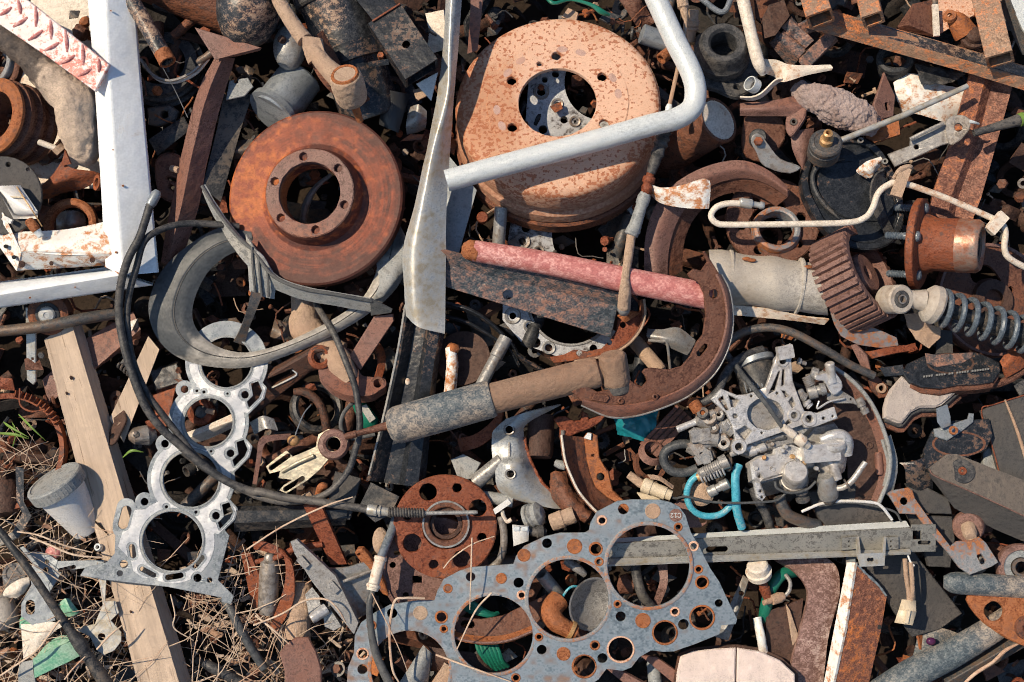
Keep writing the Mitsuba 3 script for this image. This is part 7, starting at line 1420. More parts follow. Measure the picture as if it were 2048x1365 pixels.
# ================================================================ bottom
zm, zn = Z(680, 980, 3.544), Z(0, 1050, 4.332)
def blue_gasket():
    thing('engine_gasket', 'large blue grey head gasket with four bores and rust marks at the bottom', 'gasket')
    o = zk([(660, 345), (740, 336), (900, 338), (960, 352), (1010, 378), (1045, 425), (1075, 520), (1130, 615), (1185, 725), (1235, 800), (1268, 870), (1335, 1010), (1328, 1038), (1245, 1045), (1235, 1095), (1100, 1150), (980, 1192), (920, 1195), (850, 1186), (785, 1225), (740, 1282), (690, 1302), (600, 1290), (555, 1350), (480, 1400), (400, 1440), (200, 1560), (0, 1620), (-300, 1640)]) + [(700, 1440), (690, 1370)] + zj([(545, 1365), (552, 1280), (585, 1200), (590, 1100), (625, 1030), (700, 975), (790, 928), (940, 905), (1038, 905), (1055, 850), (1090, 785), (1180, 738), (1240, 718)]) + zk([(75, 700), (90, 655), (135, 600), (250, 545), (340, 524), (480, 522), (500, 510), (510, 465), (545, 405)])
    pg = Polygon(o).buffer(-2).buffer(4).buffer(-2)
    B = [(1297, 1132.5, 81.5), (1137, 1198.5, 80), (987, 1269, 78.5), (820, 1339, 79)]
    hs = zk.h([(575, 455, 20), (695, 390, 30), (1003, 492, 16), (265, 583, 27), (540, 615, 30), (558, 687, 17), (1090, 600, 20), (1118, 730, 16), (1137, 803, 30), (1232, 920, 22), (1137, 1000, 62), (1033, 1040, 30), (985, 968, 19), (928, 1085, 62), (662, 925, 14), (680, 995, 28), (535, 1157, 20), (577, 1230, 28), (680, 1180, 68), (475, 1275, 60), (220, 1110, 15), (235, 1182, 27), (90, 1340, 18), (105, 805, 28), (122, 875, 18)]) + zj.h([(1242, 772, 26), (1115, 838, 18), (800, 977, 28), (1078, 998, 28), (1092, 1065, 15), (635, 1205, 27), (633, 1292, 28), (685, 1045, 20)])
    for x, y, r in B + hs: pg = pg.difference(Point(x, y).buffer(r, 24 if r > 40 else 9))
    pl = [(1450, 1230, 92), (1290, 1010, 96), (760, 1300, 60)]
    nrm = np.cross(P(*pl[1]) - P(*pl[0]), P(*pl[2]) - P(*pl[0])); nrm = unit(nrm * np.sign(nrm[2])); W = lambda x, y: float(plane_w(pl, x, y))
    bend = lambda x, y: 5 * np.sin(x / 160.0) + 3 * np.sin(y / 90.0 + 1)
    part('gasket_sheet', plate(pg, pl, 3.5, bev=.5, dense=24, bend=bend), 'gasket_blue')
    WB = lambda x, y: W(x, y) + float(bend(x, y))
    for x, y, r in B: part('fire_ring', ringspin([(r - 2, -4), (r - 2, 1.4), (r + 1.5, 2.2), (r + 4.5, 1.2), (r + 4.5, -4)], P(x, y, WB(x, y)), nrm, 64), 'steel_rust')
    for k, (x, y, r) in enumerate(hs):
        if k % 2 == 0 or r < 7 or r > 15: part('eyelet', ringspin([(r - .5, -4), (r - .5, 1), (r + 2, 1.3), (r + 3.5, -.5)], P(x, y, WB(x, y)), nrm, 24), 'rust_orange' if k % 3 else 'rust_pink')
    for x, y, r in zk.h([(860, 402, 42), (420, 600, 42), (135, 650, 36), (805, 1018, 42), (358, 1205, 38), (8, 780, 30)]) + zj.h([(960, 975, 40)]):
        part('pressed_dot', spin([(r, -1), (r, .8), (r - 1.5, 1.5), (r - 3, .9), (0, .9)], P(x, y, WB(x, y)), nrm, 30), 'rust_orange' if x > 950 and x < 1290 else 'clay', 'round pressed mark ringed with rust')
    x, y = zk((990, 425)); part('stamp_dot', spin([(12.5, -1), (12.5, .7), (0, .7)], P(x, y, WB(x, y)), nrm, 30), 'rust_mauve', 'brown stamped dot')
    t = meshkit.text_mesh('C12', 9.0, 0.6, True); v = t.vertices; v = v - (v.max(0) + v.min(0)) / 2 * np.array([1, 1, 0]); R = frame_of(nrm, math.pi)
    t.vertices = v * np.array([.86, 1, 1]) @ R.T + P(x, y, WB(x, y)) + nrm * 1.0; part('stamp', t, 'print', 'stamped white characters C12, upside down', smooth=0)
blue_gasket()
# --- things under and around the gasket, left part
def channel2():
    one('grey_channel', 'dark grey flat channel lying left of the hub flange, under the long cable', 'channel', loft([zj([(-90, 372, 10), (-90, 400, 30), (-90, 470, 28), (-90, 520, 0), (-90, 520, -30), (-90, 372, -30)]), zj([(540, 372, 10), (548, 395, 26), (545, 440, 24), (535, 480, 0), (535, 480, -30), (540, 372, -30)])]), 'black_dusty', smooth=15)
channel2()
one('dark_pad', 'dark square pad plate above the grey channel', 'plate', slab(zj([(480, 178, 10), (622, 218, 14), (560, 450, 20), (425, 420, 14)]), 12), 'pad_dark')
one('dark_pad', 'dusty dark pentagon plate left of the hub flange', 'plate', slab(zj([(680, 240, 30), (840, 320, 34), (790, 420, 36), (705, 465, 34), (610, 385, 30)]), 10), 'black_dusty')
one('rust_hook', 'small rusty hook rising under the looped cable', 'hook', rough(tube([zj((375, 340, 20)), zj((390, 290, 34)), zj((405, 262, 40)), zj((432, 262, 36))], [6, 7, 8, 6], 12), 1.2, .1, 5), 'rust_orange')
one('flat_strap', 'rust red flat strap standing below the grey channel', 'strap', slab(zj([(300, 372, 40), (395, 358, 44), (545, 700, 20), (455, 705, 14)]), 9), 'rust_red')
one('rusty_rod', 'bent rusty rod behind the rust red strap', 'rod', tube([zj((20, 690, 6)), zj((150, 662, 14)), zj((260, 612, 20)), zj((410, 588, 24))], [5, 6, 6.5, 6.5], 12), 'rust_red')
one('bent_strip', 'bent jagged rust red strip curling down by the gasket corner', 'scrap strip', rough(sheet([zj([(20, 570, 20), (110, 580, 26), (185, 640, 30), (200, 760, 30), (170, 900, 24), (110, 1050, 10)]), zj([(30, 610, 14), (140, 640, 30), (225, 680, 34), (250, 800, 34), (235, 930, 26), (150, 1090, 10)])], 5, 5), 2, .1), 'rust_red')
one('leaning_strip', 'dark rust red strip leaning at the right foot of the white gasket', 'scrap strip', slab(zj([(-50, 640, 10), (0, 640, 16), (108, 900, 10), (70, 970, -6), (10, 940, -10)]), 6), 'rust_red')
one('old_bottle', 'dusty grey tube between the jagged strips', 'tube', lathe(zj((112, 640, 10)), zj((100, 980, 4)), [(0, 8), (.03, 11), (.1, 12), (.14, 18), (.3, 20), (.9, 20), (1, 16), (1, 0)], 24), 'alloy_dull')
one('dusty_casing', 'dusty brown ribbed casing standing behind the small grey valve', 'casing', rough(lathe(zj((290, 800, -10)), zj((265, 1120, 0)), [(0, 20), (.1, 24), (.4, 24), (.45, 27), (.55, 27), (.6, 24), (1, 26), (1, 0)], 24), 1, .05, 8), 'clay')
def tribr():
    thing('alloy_bracket', 'grey alloy triangular bracket with a pale machined edge, left of the blue gasket', 'bracket')
    part('machined_edge', slab(zj([(228, 575, 60), (262, 562, 64), (345, 650, 66), (480, 765, 66), (610, 1030, 60), (585, 1095, 56), (430, 890, 58), (350, 800, 58), (250, 640, 58)]), 9), 'alloy_dull')
    part('web', sheet([zj([(330, 655, 56), (420, 720, 44), (540, 720, 40), (640, 690, 36)]), zj([(430, 760, 56), (500, 790, 36), (590, 790, 34), (690, 750, 30)]), zj([(520, 880, 54), (570, 880, 30), (630, 870, 24), (700, 850, 20)]), zj([(600, 1010, 54), (620, 1000, 30), (640, 990, 16), (670, 980, 10)])], 6, 5, 1), 'steel')
    part('rib', tube([zj((520, 800, 50)), zj((600, 770, 44)), zj((690, 735, 38))], [3, 4, 3], 8), 'alloy_dull')
    for x, y in ((300, 690), (470, 830)): part('edge_pad', bx(zj((x, y, 66)), (1, -1.1, 0), (24, 14, 8)), 'alloy_dull')
tribr()
def valve2():
    thing('grey_valve', 'small grey valve block with a round spigot, left of the blue gasket', 'valve')
    part('block', loft([zj([(310, 870, 30), (350, 830, 36), (390, 880, 40), (400, 960, 40), (330, 980, 34)]), zj([(310, 870, 0), (350, 830, 0), (390, 880, 0), (400, 960, 0), (330, 980, 0)])]), 'alloy_dull', smooth=20)
    part('spigot', lathe(zj((430, 950, 44)), zj((345, 1010, 56)), [(0, 12), (.8, 11), (1, 9), (1, 0)], 18), 'alloy')
    part('arm_plate', slab(zj([(410, 960, 40), (450, 950, 44), (515, 1050, 46), (470, 1075, 42), (420, 1050, 38)]), 8), 'alloy_dull')
    part('back_plate', slab(zj([(420, 880, 20), (460, 900, 24), (480, 980, 20), (440, 960, 20)]), 6), 'alloy_dull')
valve2()
thing('rusty_link', 'orange rusty link with a small hole beside the beige cable sleeve', 'link')
part('link_plate', plate(zj([(588, 640), (600, 618), (632, 616), (665, 650), (710, 720), (755, 810), (780, 885), (745, 870), (690, 790), (630, 700)]), [zj((590, 630, 40)), zj((780, 880, 20)), zj((660, 640, 44))], 12, zj.h([(612, 648, 8)]), 2), 'rust_orange')
one('dusty_ball', 'dusty beige round knob behind the grey cable, left of the flange', 'knob', ball(zj((735, 570, 36)), 16, 3, (1, 1.7, .8)), 'clay', smooth=True)
def sleeve():
    thing('sleeved_cable', 'grey cable with a beige sleeve coming down beside the flange and across the blue gasket', 'cable')
    part('upper_sheath', tube([zj((830, 400, 10)), zj((805, 490, 36)), zj((770, 580, 58)), zj((735, 665, 74))], 8.5, 12), 'gasket_grey')
    part('sleeve', lathe(zj((738, 655, 74)), zj((688, 850, 88)), [(0, 9), (.02, 12), (.1, 13), (.14, 11), (.8, 11), (.83, 14), (.9, 14), (.92, 12), (1, 11)], 18), 'cream')
    part('lower_sheath', tube([zj((690, 845, 88)), zj((672, 930, 90)), zj((680, 1060, 84)), zj((705, 1190, 80)), zj((745, 1290, 80)), zj((800, 1400, 80))], [6, 6.5, 7, 8, 8.5, 9], 14), 'rubber_grey')
sleeve()
def mplate():
    thing('mauve_plate', 'mauve brown round plate with square holes behind the hub flange', 'plate')
    c, d = zm((700, 560, 4)), axis((.05, .05))
    pg = Point(0, 0).buffer(100, 24)
    for h in [(-85, -90 + 70, 0)]: pass
    pg = pg.difference(sbox(-45, -26, -26, -12)).difference(Point(-58, -50).buffer(6)).difference(Point(-84, 10).buffer(6)).difference(slot(-78, 34, -72, 34, 4))
    part('plate_body', local(pg, 6, (870, 1140, 4), d, 1), 'rust_mauve')
    part('rolled_rim', ringspin([(99, -14), (99, 5), (105, 7), (107, 2), (107, -14)], P(870, 1140, 4), d, 64), 'rust_mauve')
mplate()
one('brown_plate', 'rust brown shield shaped plate standing at the bottom edge, left of the blue gasket', 'plate', plate(zj([(165, 1200), (200, 1150), (255, 1110), (330, 1108), (375, 1190), (405, 1290), (405, 1400), (200, 1420), (195, 1300)]), [zj((170, 1200, 56)), zj((400, 1290, 60)), zj((250, 1400, 80))], 14, bev=3), 'rust_mauve')
one('split_block', 'grey weathered bar with a dark side at the bottom edge, inside the first gasket bore', 'bar', loft([zm([(590, 1100, 30), (640, 1150, 36), (660, 1170, 10), (590, 1120, 0)]), zm([(400, 1400, 40), (480, 1420, 46), (620, 1420, 20), (420, 1400, 0)])]), 'strip_grey', smooth=0)
one('broken_block', 'brown broken block corner at the bottom edge beside the grey bar', 'block', rough(loft([zm([(740, 1225, 40), (790, 1260, 46), (960, 1400, 46), (640, 1400, 40)]), zm([(740, 1225, -10), (800, 1240, -10), (1000, 1400, -10), (600, 1400, -10)])]), 1.5, .06, 8), 'clay', smooth=20)
one('board_scrap', 'dark torn board edge under the grass stems at the bottom', 'board', sheet([zm([(620, 1110, 16), (800, 1140, 24), (960, 1160, 20), (1060, 1240, 10)]), zm([(660, 1180, 20), (820, 1230, 30), (1000, 1270, 26), (1100, 1310, 14)]), zm([(640, 1280, 0), (860, 1330, 14), (1050, 1380, 10), (1200, 1400, 0)])], 8, 5, 2, .06), 'rust_dark')
def shoe4():
    thing('bore_shoe', 'brown brake shoe with an orange edge seen through the second gasket bore', 'brake shoe')
    part('web', plate(zm([(780, 890), (900, 905), (1000, 915), (1150, 890), (1300, 820), (1460, 740), (1480, 860), (1380, 960), (1200, 1030), (1050, 1050), (900, 1040), (780, 1000)]), [zm((780, 900, 30)), zm((1400, 860, 34)), zm((1000, 1040, 44))], 7, [slot(*zm((880, 950)), *zm((930, 955)), 7)], 1.5), 'rust_brown')
    part('table', sheet([zm([(770, 990, 44), (900, 1025, 46), (1050, 1038, 46), (1200, 1020, 46), (1390, 950, 44)]), zm([(770, 1030, 58), (900, 1068, 60), (1050, 1082, 60), (1210, 1060, 60), (1400, 985, 58)])], 6, 5), 'rust_orange')
    part('table_edge', tube(zm([(770, 1034, 58), (900, 1071, 60), (1050, 1085, 60), (1210, 1063, 60), (1400, 988, 58)]), 2.4, 8), 'rust_mauve')
shoe4()
one('cord_tangle', 'tangled dark green plastic cord inside the second gasket bore', 'cord', [tube([zm((860 + 18 * k, 830 + 10 * k, 14)), zm((930 + 22 * k, 800 + 26 * k, 26)), zm((1010 + 20 * k, 850 + 14 * k, 22)), zm((1100 + 6 * k, 900 - 8 * k, 8))], 5, 8) for k in range(4)], 'green_dark')
one('cord_tangle', 'bunch of dark green cord hanging below the brown shoe at the bottom', 'cord', [tube([zm((960 + 26 * k, 1060, 10)), zm((985 + 28 * k, 1140, 20)), zm((1030 + 24 * k, 1210, 16)), zm((1060 + 26 * k, 1290 - 8 * k, 4))], 4.5, 8) for k in range(6)], 'green_dark')
# --- around the flange, right
thing('wire_clip', 'cream plastic wire clip at the right of the hub flange', 'clip')
part('bar', slab(zm([(1085, 140, 50), (1190, 65, 56), (1215, 95, 56), (1100, 175, 50)]), 8), 'plastic_white')
part('stem', tube([zm((1150, 150, 44)), zm((1160, 190, 40)), zm((1185, 225, 40)), zm((1215, 210, 40))], 4, 8), 'cream')
one('alloy_wand', 'dull bent alloy pipe beside the cream wire clip', 'pipe', tube([zm((1140, 190, 36)), zm((1160, 290, 36)), zm((1160, 400, 34)), zm((1130, 500, 30)), zm((1060, 560, 20))], 7.5, 12), 'alloy_dull')
thing('terminal_block', 'cream plastic terminal block with a grey plug right of the flange', 'connector')
part('block', loft([zk([(68, 478, 54), (162, 484, 54), (162, 484, 30), (68, 478, 30)]), zk([(70, 500, 60), (165, 506, 60), (165, 506, 30), (70, 500, 30)]), zk([(75, 600, 58), (160, 570, 58), (160, 570, 30), (75, 600, 30)])]), 'plastic_white', smooth=0)
part('terminals', [bx(zk((x, 500, 60)), (1, 0, 0), (12, 8, 6)) for x in (92, 138)], 'galv')
part('plug', lathe(zk((165, 520, 44)), zk((262, 515, 40)), [(0, 8), (.4, 10), (.45, 13), (.8, 13), (.85, 6), (1, 5), (1, 0)], 14), 'rubber')
one('ribbed_lump', 'grey ribbed knob above the cream terminal block', 'knob', lathe(zk((140, 440, 20)), zk((240, 410, 36)), [(0, 10), (.1, 24), (.3, 26), (.35, 22), (.45, 26), (.55, 22), (.8, 24), (1, 12), (1, 0)], 24), 'strip_grey')
one('brown_bush', 'short brown bush lying left of the orange brake shoe foot', 'bush', lathe(zk((285, 470, 40)), zk((420, 420, 44)), [(0, 0), (0, 14), (.05, 17), (.5, 18), (.55, 16), (.9, 17), (1, 15), (1, 0)], 22), 'clay')
one('corroded_lump', 'corroded orange lump between the pressed bracket and the orange shoe', 'scrap', rough(tube([zk((330, 190, 0)), zk((350, 290, 14)), zk((420, 380, 26)), zk((500, 440, 36))], [18, 22, 20, 14], 20, 6), 6, .06, 6, 3), 'rust_brown')
one('white_fitting', 'small white plastic fitting above the orange shoe', 'fitting', lathe(zk((310, 130, 20)), zk((370, 150, 26)), [(0, 7), (.5, 9), (1, 8), (1, 0)], 14), 'strip_grey')
one('grey_spout', 'pale grey pipe spout left of the pressed bracket', 'pipe', lathe(zj((1270, 240, 10)), zj((1420, 110, 24)), [(0, 16), (.9, 14), (1, 14)], 20), 'alloy_dull')
one('grey_spout', 'dark grey pipe spout below the pressed bracket', 'pipe', lathe(zj((1310, 320, 10)), zj((1480, 345, 16)), [(0, 12), (.9, 13), (1, 13)], 20), 'strip_grey')
one('paper_label', 'torn pale label board above the hub flange', 'board', plate(zj([(1130, 110), (1200, 80), (1300, 130), (1250, 215), (1180, 240)]), [zj((1130, 110, 0)), zj((1300, 130, 6)), zj((1180, 240, 14))], 5), 'strip_grey')
one('mauve_bracket', 'flat brown bracket with one hole between the gasket top and the blue hose', 'bracket', plate(zk([(960, 380), (1000, 340), (1050, 330), (1160, 440), (1165, 470), (1130, 492), (1060, 495)]), [zk((960, 380, 40)), zk((1160, 440, 46)), zk((1060, 490, 50))], 5, [slot(*zk((1134, 457)), *zk((1150, 455)), 4)], 1), 'rust_mauve')
# --- inside the third and fourth bore
one('copper_elbow', 'orange copper coloured pipe elbow seen in the third gasket bore', 'elbow', tube([zk((330, 900, 24)), zk((285, 960, 40)), zk((310, 1020, 48)), zk((370, 1060, 50)), zk((425, 1085, 48))], [22, 22, 20, 17, 16], 24, 6, 'e'), 'rust_orange')
part('collar_ring', tube([zk((392, 1068, 50)), zk((412, 1078, 50))], 19, 24), 'brass', 'rolled end collar')
one('round_dish', 'dull steel dish standing in the third gasket bore', 'dish', lathe(zk((470, 900, 0)), zk((520, 925, 30)), [(0, 0), (0, 20), (.5, 40), (.9, 50), (1, 54), (1, 50), (.8, 46), (.4, 20), (.4, 0)], 36), 'alloy_dull')
one('steel_spout', 'hollow steel tube pointing up in the third gasket bore', 'tube', lathe(zk((335, 880, 0)), zk((232, 755, 30)), [(0, 14), (1, 13), (1, 10), (.5, 10), (.5, 0)], 20), 'steel')
one('worn_lever', 'worn steel handle end at the top of the third gasket bore', 'handle', rough(tube([zk((370, 680, 16)), zk((430, 720, 24)), zk((480, 760, 20))], [8, 9, 6], 14), 1, .1), 'alloy_dull')
one('blue_wire', 'short bright blue wire behind the orange elbow', 'wire', tube([zk((345, 900, 30)), zk((375, 850, 36)), zk((410, 825, 34)), zk((450, 830, 26))], 2.4, 8), 'hose_blue')
one('dark_hose', 'dark bent hose in the fourth gasket bore', 'hose', tube([zk((760, 690, 10)), zk((775, 790, 24)), zk((805, 880, 26)), zk((860, 950, 10))], 10, 14), 'rubber')
one('brown_strap', 'brown folded strap standing in the fourth gasket bore', 'strap', sheet([zk([(880, 690, 10), (900, 780, 20), (880, 860, 16), (850, 940, 0)]), zk([(940, 690, 16), (945, 790, 26), (930, 860, 22), (890, 950, 4)])], 5, 5), 'rust_mauve')
one('rusty_knuckle', 'rusty round knuckle left inside the fourth gasket bore', 'scrap', rough(lathe(zk((670, 800, 0)), zk((760, 830, 10)), [(0, 14), (.3, 22), (.6, 18), (1, 14), (1, 0)], 20), 2, .07, 6), 'rust_brown')
thing('drilled_strut', 'steel strut with a round hole right of the large gasket', 'strut')
part('strut_body', diff(loft([zk([(1370, 760, 10), (1400, 790, 30), (1390, 840, 26), (1370, 760, -20)]), zk([(1240, 1060, 30), (1300, 1080, 44), (1285, 1130, 36), (1210, 1110, 10)])]), [hx(zk((1357, 862, 20)), 5, 40)]), 'steel', smooth=20)
one('round_bar', 'grey round bar end below the gasket at the bottom edge', 'bar', lathe(zk((860, 1240, 0)), zk((880, 1420, 20)), [(0, 10), (.1, 13), (1, 14), (1, 0)], 20), 'strip_grey')
one('mauve_block', 'flat mauve bar crossing under the gasket at the bottom edge', 'bar', slab(zk([(600, 1290, 20), (680, 1300, 24), (860, 1400, 30), (760, 1420, 24)]), 12), 'rust_mauve')
one('tan_strap', 'mauve strap leading to the big beige pad', 'strap', slab(zk([(790, 1215, 30), (880, 1225, 34), (1030, 1330, 40), (1000, 1390, 36)]), 8), 'rust_mauve')

# ================================================================ lower left corner
def cup():
    thing('plastic_cup', 'white plastic cup with a dusty grey lid leaning against the plank', 'cup')
    p0, p1 = (108, 962, 20), (176, 1060, -30)
    part('cup_wall', lathe(p0, p1, [(.05, 52), (.1, 51), (.95, 31), (1, 29), (1, 0)], 44), 'plastic_white')
    d = unit(P(*p0) - P(*p1))
    part('lid', spin([(52, -24), (57, -22), (58, 0), (56, 3), (50, 4), (49, 1.5), (0, 1.5)], P(*p0), d, 56), 'strip_grey', 'dusty grey lid')
    F = frame_of(d); tk = []
    for k in range(40):
        a = 2 * math.pi * k / 40; c = P(*p0) + F @ np.array([57.4 * math.cos(a), 57.4 * math.sin(a), -11]); m = trimesh.creation.box((1.0, 2.2, 15)); m.vertices = m.vertices @ (F @ np.array([[math.cos(a), -math.sin(a), 0], [math.sin(a), math.cos(a), 0], [0, 0, 1]])).T + c; tk.append(m)
    part('lid_ribs', tk, 'strip_grey', kind='stuff', smooth=0)
cup()
one('bent_black_bar', 'bent black flat bar left of the plastic cup', 'flat bar', loft([zi([(88, 152, 0), (132, 160, 10), (132, 160, -10), (88, 152, -20)]), zi([(92, 340, 0), (135, 350, 10), (135, 350, -10), (92, 340, -20)]), zi([(125, 410, 6), (178, 430, 14), (178, 430, -10), (125, 410, -14)]), zi([(70, 520, 4), (110, 545, 10), (110, 545, -14), (70, 520, -20)]), zi([(-40, 570, 0), (0, 600, 6), (0, 600, -20), (-40, 570, -20)])]), 'chipped', smooth=20)
one('dark_pot', 'dark rusty pot shape at the left edge behind the bent bar', 'pot', lathe(zi((20, 210, -40)), zi((40, 420, -20)), [(0, 4), (0, 8), (.1, 9), (.15, 26), (.3, 30), (.8, 30), (1, 26), (1, 0)], 28), 'rust_dark')
def cable3():
    thing('joined_cable', 'thick black cable with a taped joint crossing the lower left corner', 'cable')
    part('sheath', tube([zn((-120, -60, 40)), zn((0, 60, 46)), zn((140, 240, 52)), zn((320, 490, 56)), zn((520, 790, 56)), zn((640, 960, 54)), zn((720, 1080, 52)), zn((850, 1270, 50)), zn((930, 1400, 46))], [7, 7.5, 8, 8, 8.5, 9, 10, 13, 14], 14), 'black_dusty')
    part('taped_joint', rough(tube([zn((612, 920, 55)), zn((660, 990, 54)), zn((710, 1060, 53)), zn((735, 1110, 52))], [9, 13, 14, 11], 16, 5), 1.5, .1), 'rubber')
cable3()
one('corner_cable', 'black cable running down from the corner of the white gasket', 'cable', tube([zi((1230, 860, 0)), zi((1290, 940, 20)), zi((1340, 1040, 26)), zi((1400, 1150, 24)), zi((1490, 1290, 20))], [8, 8.5, 9, 9, 9], 14), 'rubber_grey')
one('bottom_cable', 'black cable end along the bottom edge right of the plank', 'cable', tube([zi((1150, 1255, 10)), zi((1210, 1290, 14)), zi((1290, 1330, 14)), zi((1370, 1380, 10))], [9, 11, 11, 11], 14), 'rubber')
def gask3():
    thing('small_gasket', 'torn dark grey gasket lying in dry straw in the lower left corner', 'gasket')
    a = Polygon(zn([(170, 200), (200, 185), (260, 235), (330, 235), (410, 250), (500, 310), (470, 420), (420, 520), (440, 620), (480, 830), (330, 870), (300, 890), (180, 790), (185, 680), (270, 520), (260, 420), (280, 330)]))
    b = Polygon(zn([(490, 315), (900, 305), (900, 350), (700, 380), (540, 400), (440, 570), (400, 560)]))
    c = Polygon(zn([(850, 450), (920, 470), (910, 660), (1000, 660), (1030, 760), (960, 830), (1050, 930), (1050, 1010), (990, 1090), (900, 1130), (840, 1090), (780, 970), (660, 910), (720, 880), (820, 860), (890, 690)]))
    hs = [hole(h) for h in zn.h([(405, 320, 20), (397, 390, 25), (880, 970, 32)])] + [slot(*zn((262, 690)), *zn((262, 740)), 9), slot(*zn((520, 395)), *zn((640, 365)), 4)]
    cut = unary_union(hs)
    pl = [zn((200, 300, 14)), zn((1000, 1000, 26)), zn((250, 850, 26))]
    part('left_wing', plate(a.difference(cut), pl, 3, bev=.4), 'gasket_grey'); part('bridge', plate(b.difference(cut).difference(a.buffer(.5)), pl, 3, bev=.4), 'gasket_grey'); part('right_wing', plate(c.difference(cut), pl, 3, bev=.4), 'galv_old')
gask3()
def green():
    thing('green_strap', 'pale green plastic strap curled beside the thick black cable, lower left', 'plastic strap')
    part('outer_face', sheet([zn([(285, 1160, 36), (440, 1085, 40), (600, 1020, 40), (690, 990, 36)]), zn([(300, 1330, 30), (460, 1250, 34), (610, 1180, 34), (720, 1120, 30)])], 3, 5), 'plastic_green')
    part('inner_face', sheet([zn([(300, 1155, 34), (420, 1020, 20), (520, 960, 14), (620, 960, 12)]), zn([(300, 1160, 36), (450, 1080, 34), (560, 1030, 32), (660, 1000, 30)])], 3, 5), 'plastic_green')
    part('upper_end', sheet([zn([(500, 690, 4), (560, 640, 8), (600, 640, 6)]), zn([(530, 760, 6), (600, 730, 12), (660, 720, 8)]), zn([(580, 800, 0), (630, 790, 6), (690, 760, 2)])], 3, 4), 'plastic_green')
    part('left_edge', sheet([zn([(170, 820, 10), (200, 790, 14), (260, 850, 14)]), zn([(170, 900, 8), (210, 900, 12), (340, 870, 12)])], 3, 4), 'plastic_green')
green()
one('pale_sheet', 'pale beige torn sheet partly covering the green strap', 'sheet', sheet([zn([(180, 860, 20), (300, 860, 26), (440, 840, 28), (560, 870, 26)]), zn([(190, 1000, 24), (280, 980, 32), (380, 940, 34), (480, 920, 30)]), zn([(200, 1160, 24), (270, 1120, 30), (320, 1080, 32), (400, 1000, 28)])], 3, 5, 2, .05), 'cream')
one('grey_tab', 'dusty grey tab at the bottom edge under the green strap', 'tab', sheet([zn([(190, 1190, 20), (285, 1170, 26)]), zn([(160, 1250, 24), (290, 1280, 30)]), zn([(160, 1420, 20), (320, 1420, 26)])], 4, 5, 1), 'strip_grey')
one('red_bead', 'dark red plastic cap in the straw above the small gasket', 'cap', rough(ball(zn((465, 240, 0)), 13, 2, (1.2, 1, .7)), 2, .1), 'red_paint')
one('bright_nut', 'small bright ring nut against the plank edge', 'nut', ringspin([(4, -5), (4, 3), (7, 4), (8, 0), (8, -5)], P(*zn((850, 195, 4))), axis((-.2, .3)), 20), 'galv')
one('pale_bottle', 'pale dusty bottle shoulder at the left edge', 'bottle', rough(lathe(zn((-60, 600, -20)), zn((60, 900, 0)), [(0, 20), (.2, 30), (.6, 34), (.9, 28), (1, 10), (1, 0)], 28), 1.5, .05), 'cream_grey')
one('can_ring', 'dull round can end under straw at the left edge', 'can', lathe(zn((130, 420, -10)), zn((150, 520, -50)), [(0, 0), (0, 16), (-.05, 18), (-.05, 22), (0, 24), (1, 26)], 28), 'alloy_dull')
one('leaf_litter_sheet', 'curled brown bark scrap at the left edge by the small gasket', 'bark', sheet([zn([(40, 560, 10), (150, 480, 20), (250, 450, 14)]), zn([(30, 620, 14), (160, 560, 26), (255, 500, 16)]), zn([(80, 640, 6), (190, 610, 14), (240, 560, 6)])], 3, 4, 4, .08), 'cream')

# --- further small things
one('strap_hook', 'thin rusty strap bent into a hook between the white gasket and the zinc hinge', 'strap', sheet([[(505, 968, 0), (513, 915, 10), (519, 880, 16), (545, 872, 18), (582, 870, 12)], [(513, 970, 0), (522, 920, 8), (529, 890, 12), (548, 882, 14), (580, 879, 8)]], 5, 4), 'rust_mauve')
one('cable_loop', 'short dark cable loop between the green box end and the shock absorber rod', 'cable', tube([(712, 800, 0), (688, 826, 10), (682, 856, 14), (700, 877, 16), (750, 869, 10)], 4.2, 10), 'rubber_grey')
one('purple_bead', 'tiny glossy purple bead below the grey wedge plate', 'bead', ball((1862, 1283, 30), 8, 3, (1.2, 1, .9)), 'purple', smooth=True)
one('split_twig', 'brown split twig lying in the lower right corner', 'twig', tube([(2036, 1288, 60), (2010, 1302, 66), (1985, 1325, 66), (1950, 1348, 62), (1915, 1380, 56)], [2, 3.5, 3, 3.5, 2], 8), 'straw')
one('blue_scrap', 'dark blue grey torn plate between the red angle bar and the long blue pipe', 'scrap', sheet([[(1838, 1262, 0), (1880, 1256, 8), (1925, 1270, 0)], [(1830, 1295, 4), (1870, 1292, 14), (1915, 1300, 4)], [(1822, 1330, 0), (1856, 1325, 6), (1890, 1332, 0)]], 5, 4, 3, .06), 'blue_dust')
one('orange_strap', 'curved orange strap end below the grey wedge plate', 'strap', sheet([[(1822, 1250, 10), (1836, 1272, 14), (1842, 1300, 10)], [(1830, 1246, 0), (1846, 1270, 4), (1852, 1302, 0)]], 5, 4), 'rust_orange')
one('grey_pad_corner', 'grey brake pad corner tucked between the two large dark slabs', 'brake pad', plate([(1968, 905), (1984, 885), (2002, 900), (2030, 960), (2044, 985), (1990, 965), (1966, 940)], [(1968, 905, 14), (2030, 960, 24), (1984, 885, 10)], 14, bev=2), 'strip_grey')
one('rubber_corner', 'rounded black rubber corner at the right edge above the large dark slab', 'rubber block', rough(loft([[(2028, 772, 20), (2060, 750, 26), (2080, 770, 20), (2040, 792, 24)], [(2028, 776, -20), (2060, 752, -20), (2080, 774, -20), (2040, 796, -20)]]), 2, .06, 8), 'rubber', smooth=30)
thing('spring_washer', 'rusty bolt with a spring washer on the soil left of the blue gasket corner', 'bolt')
part('head', bolt((672, 1338, 30), (-.3, .3), 10, 9, 30), 'rust_brown')
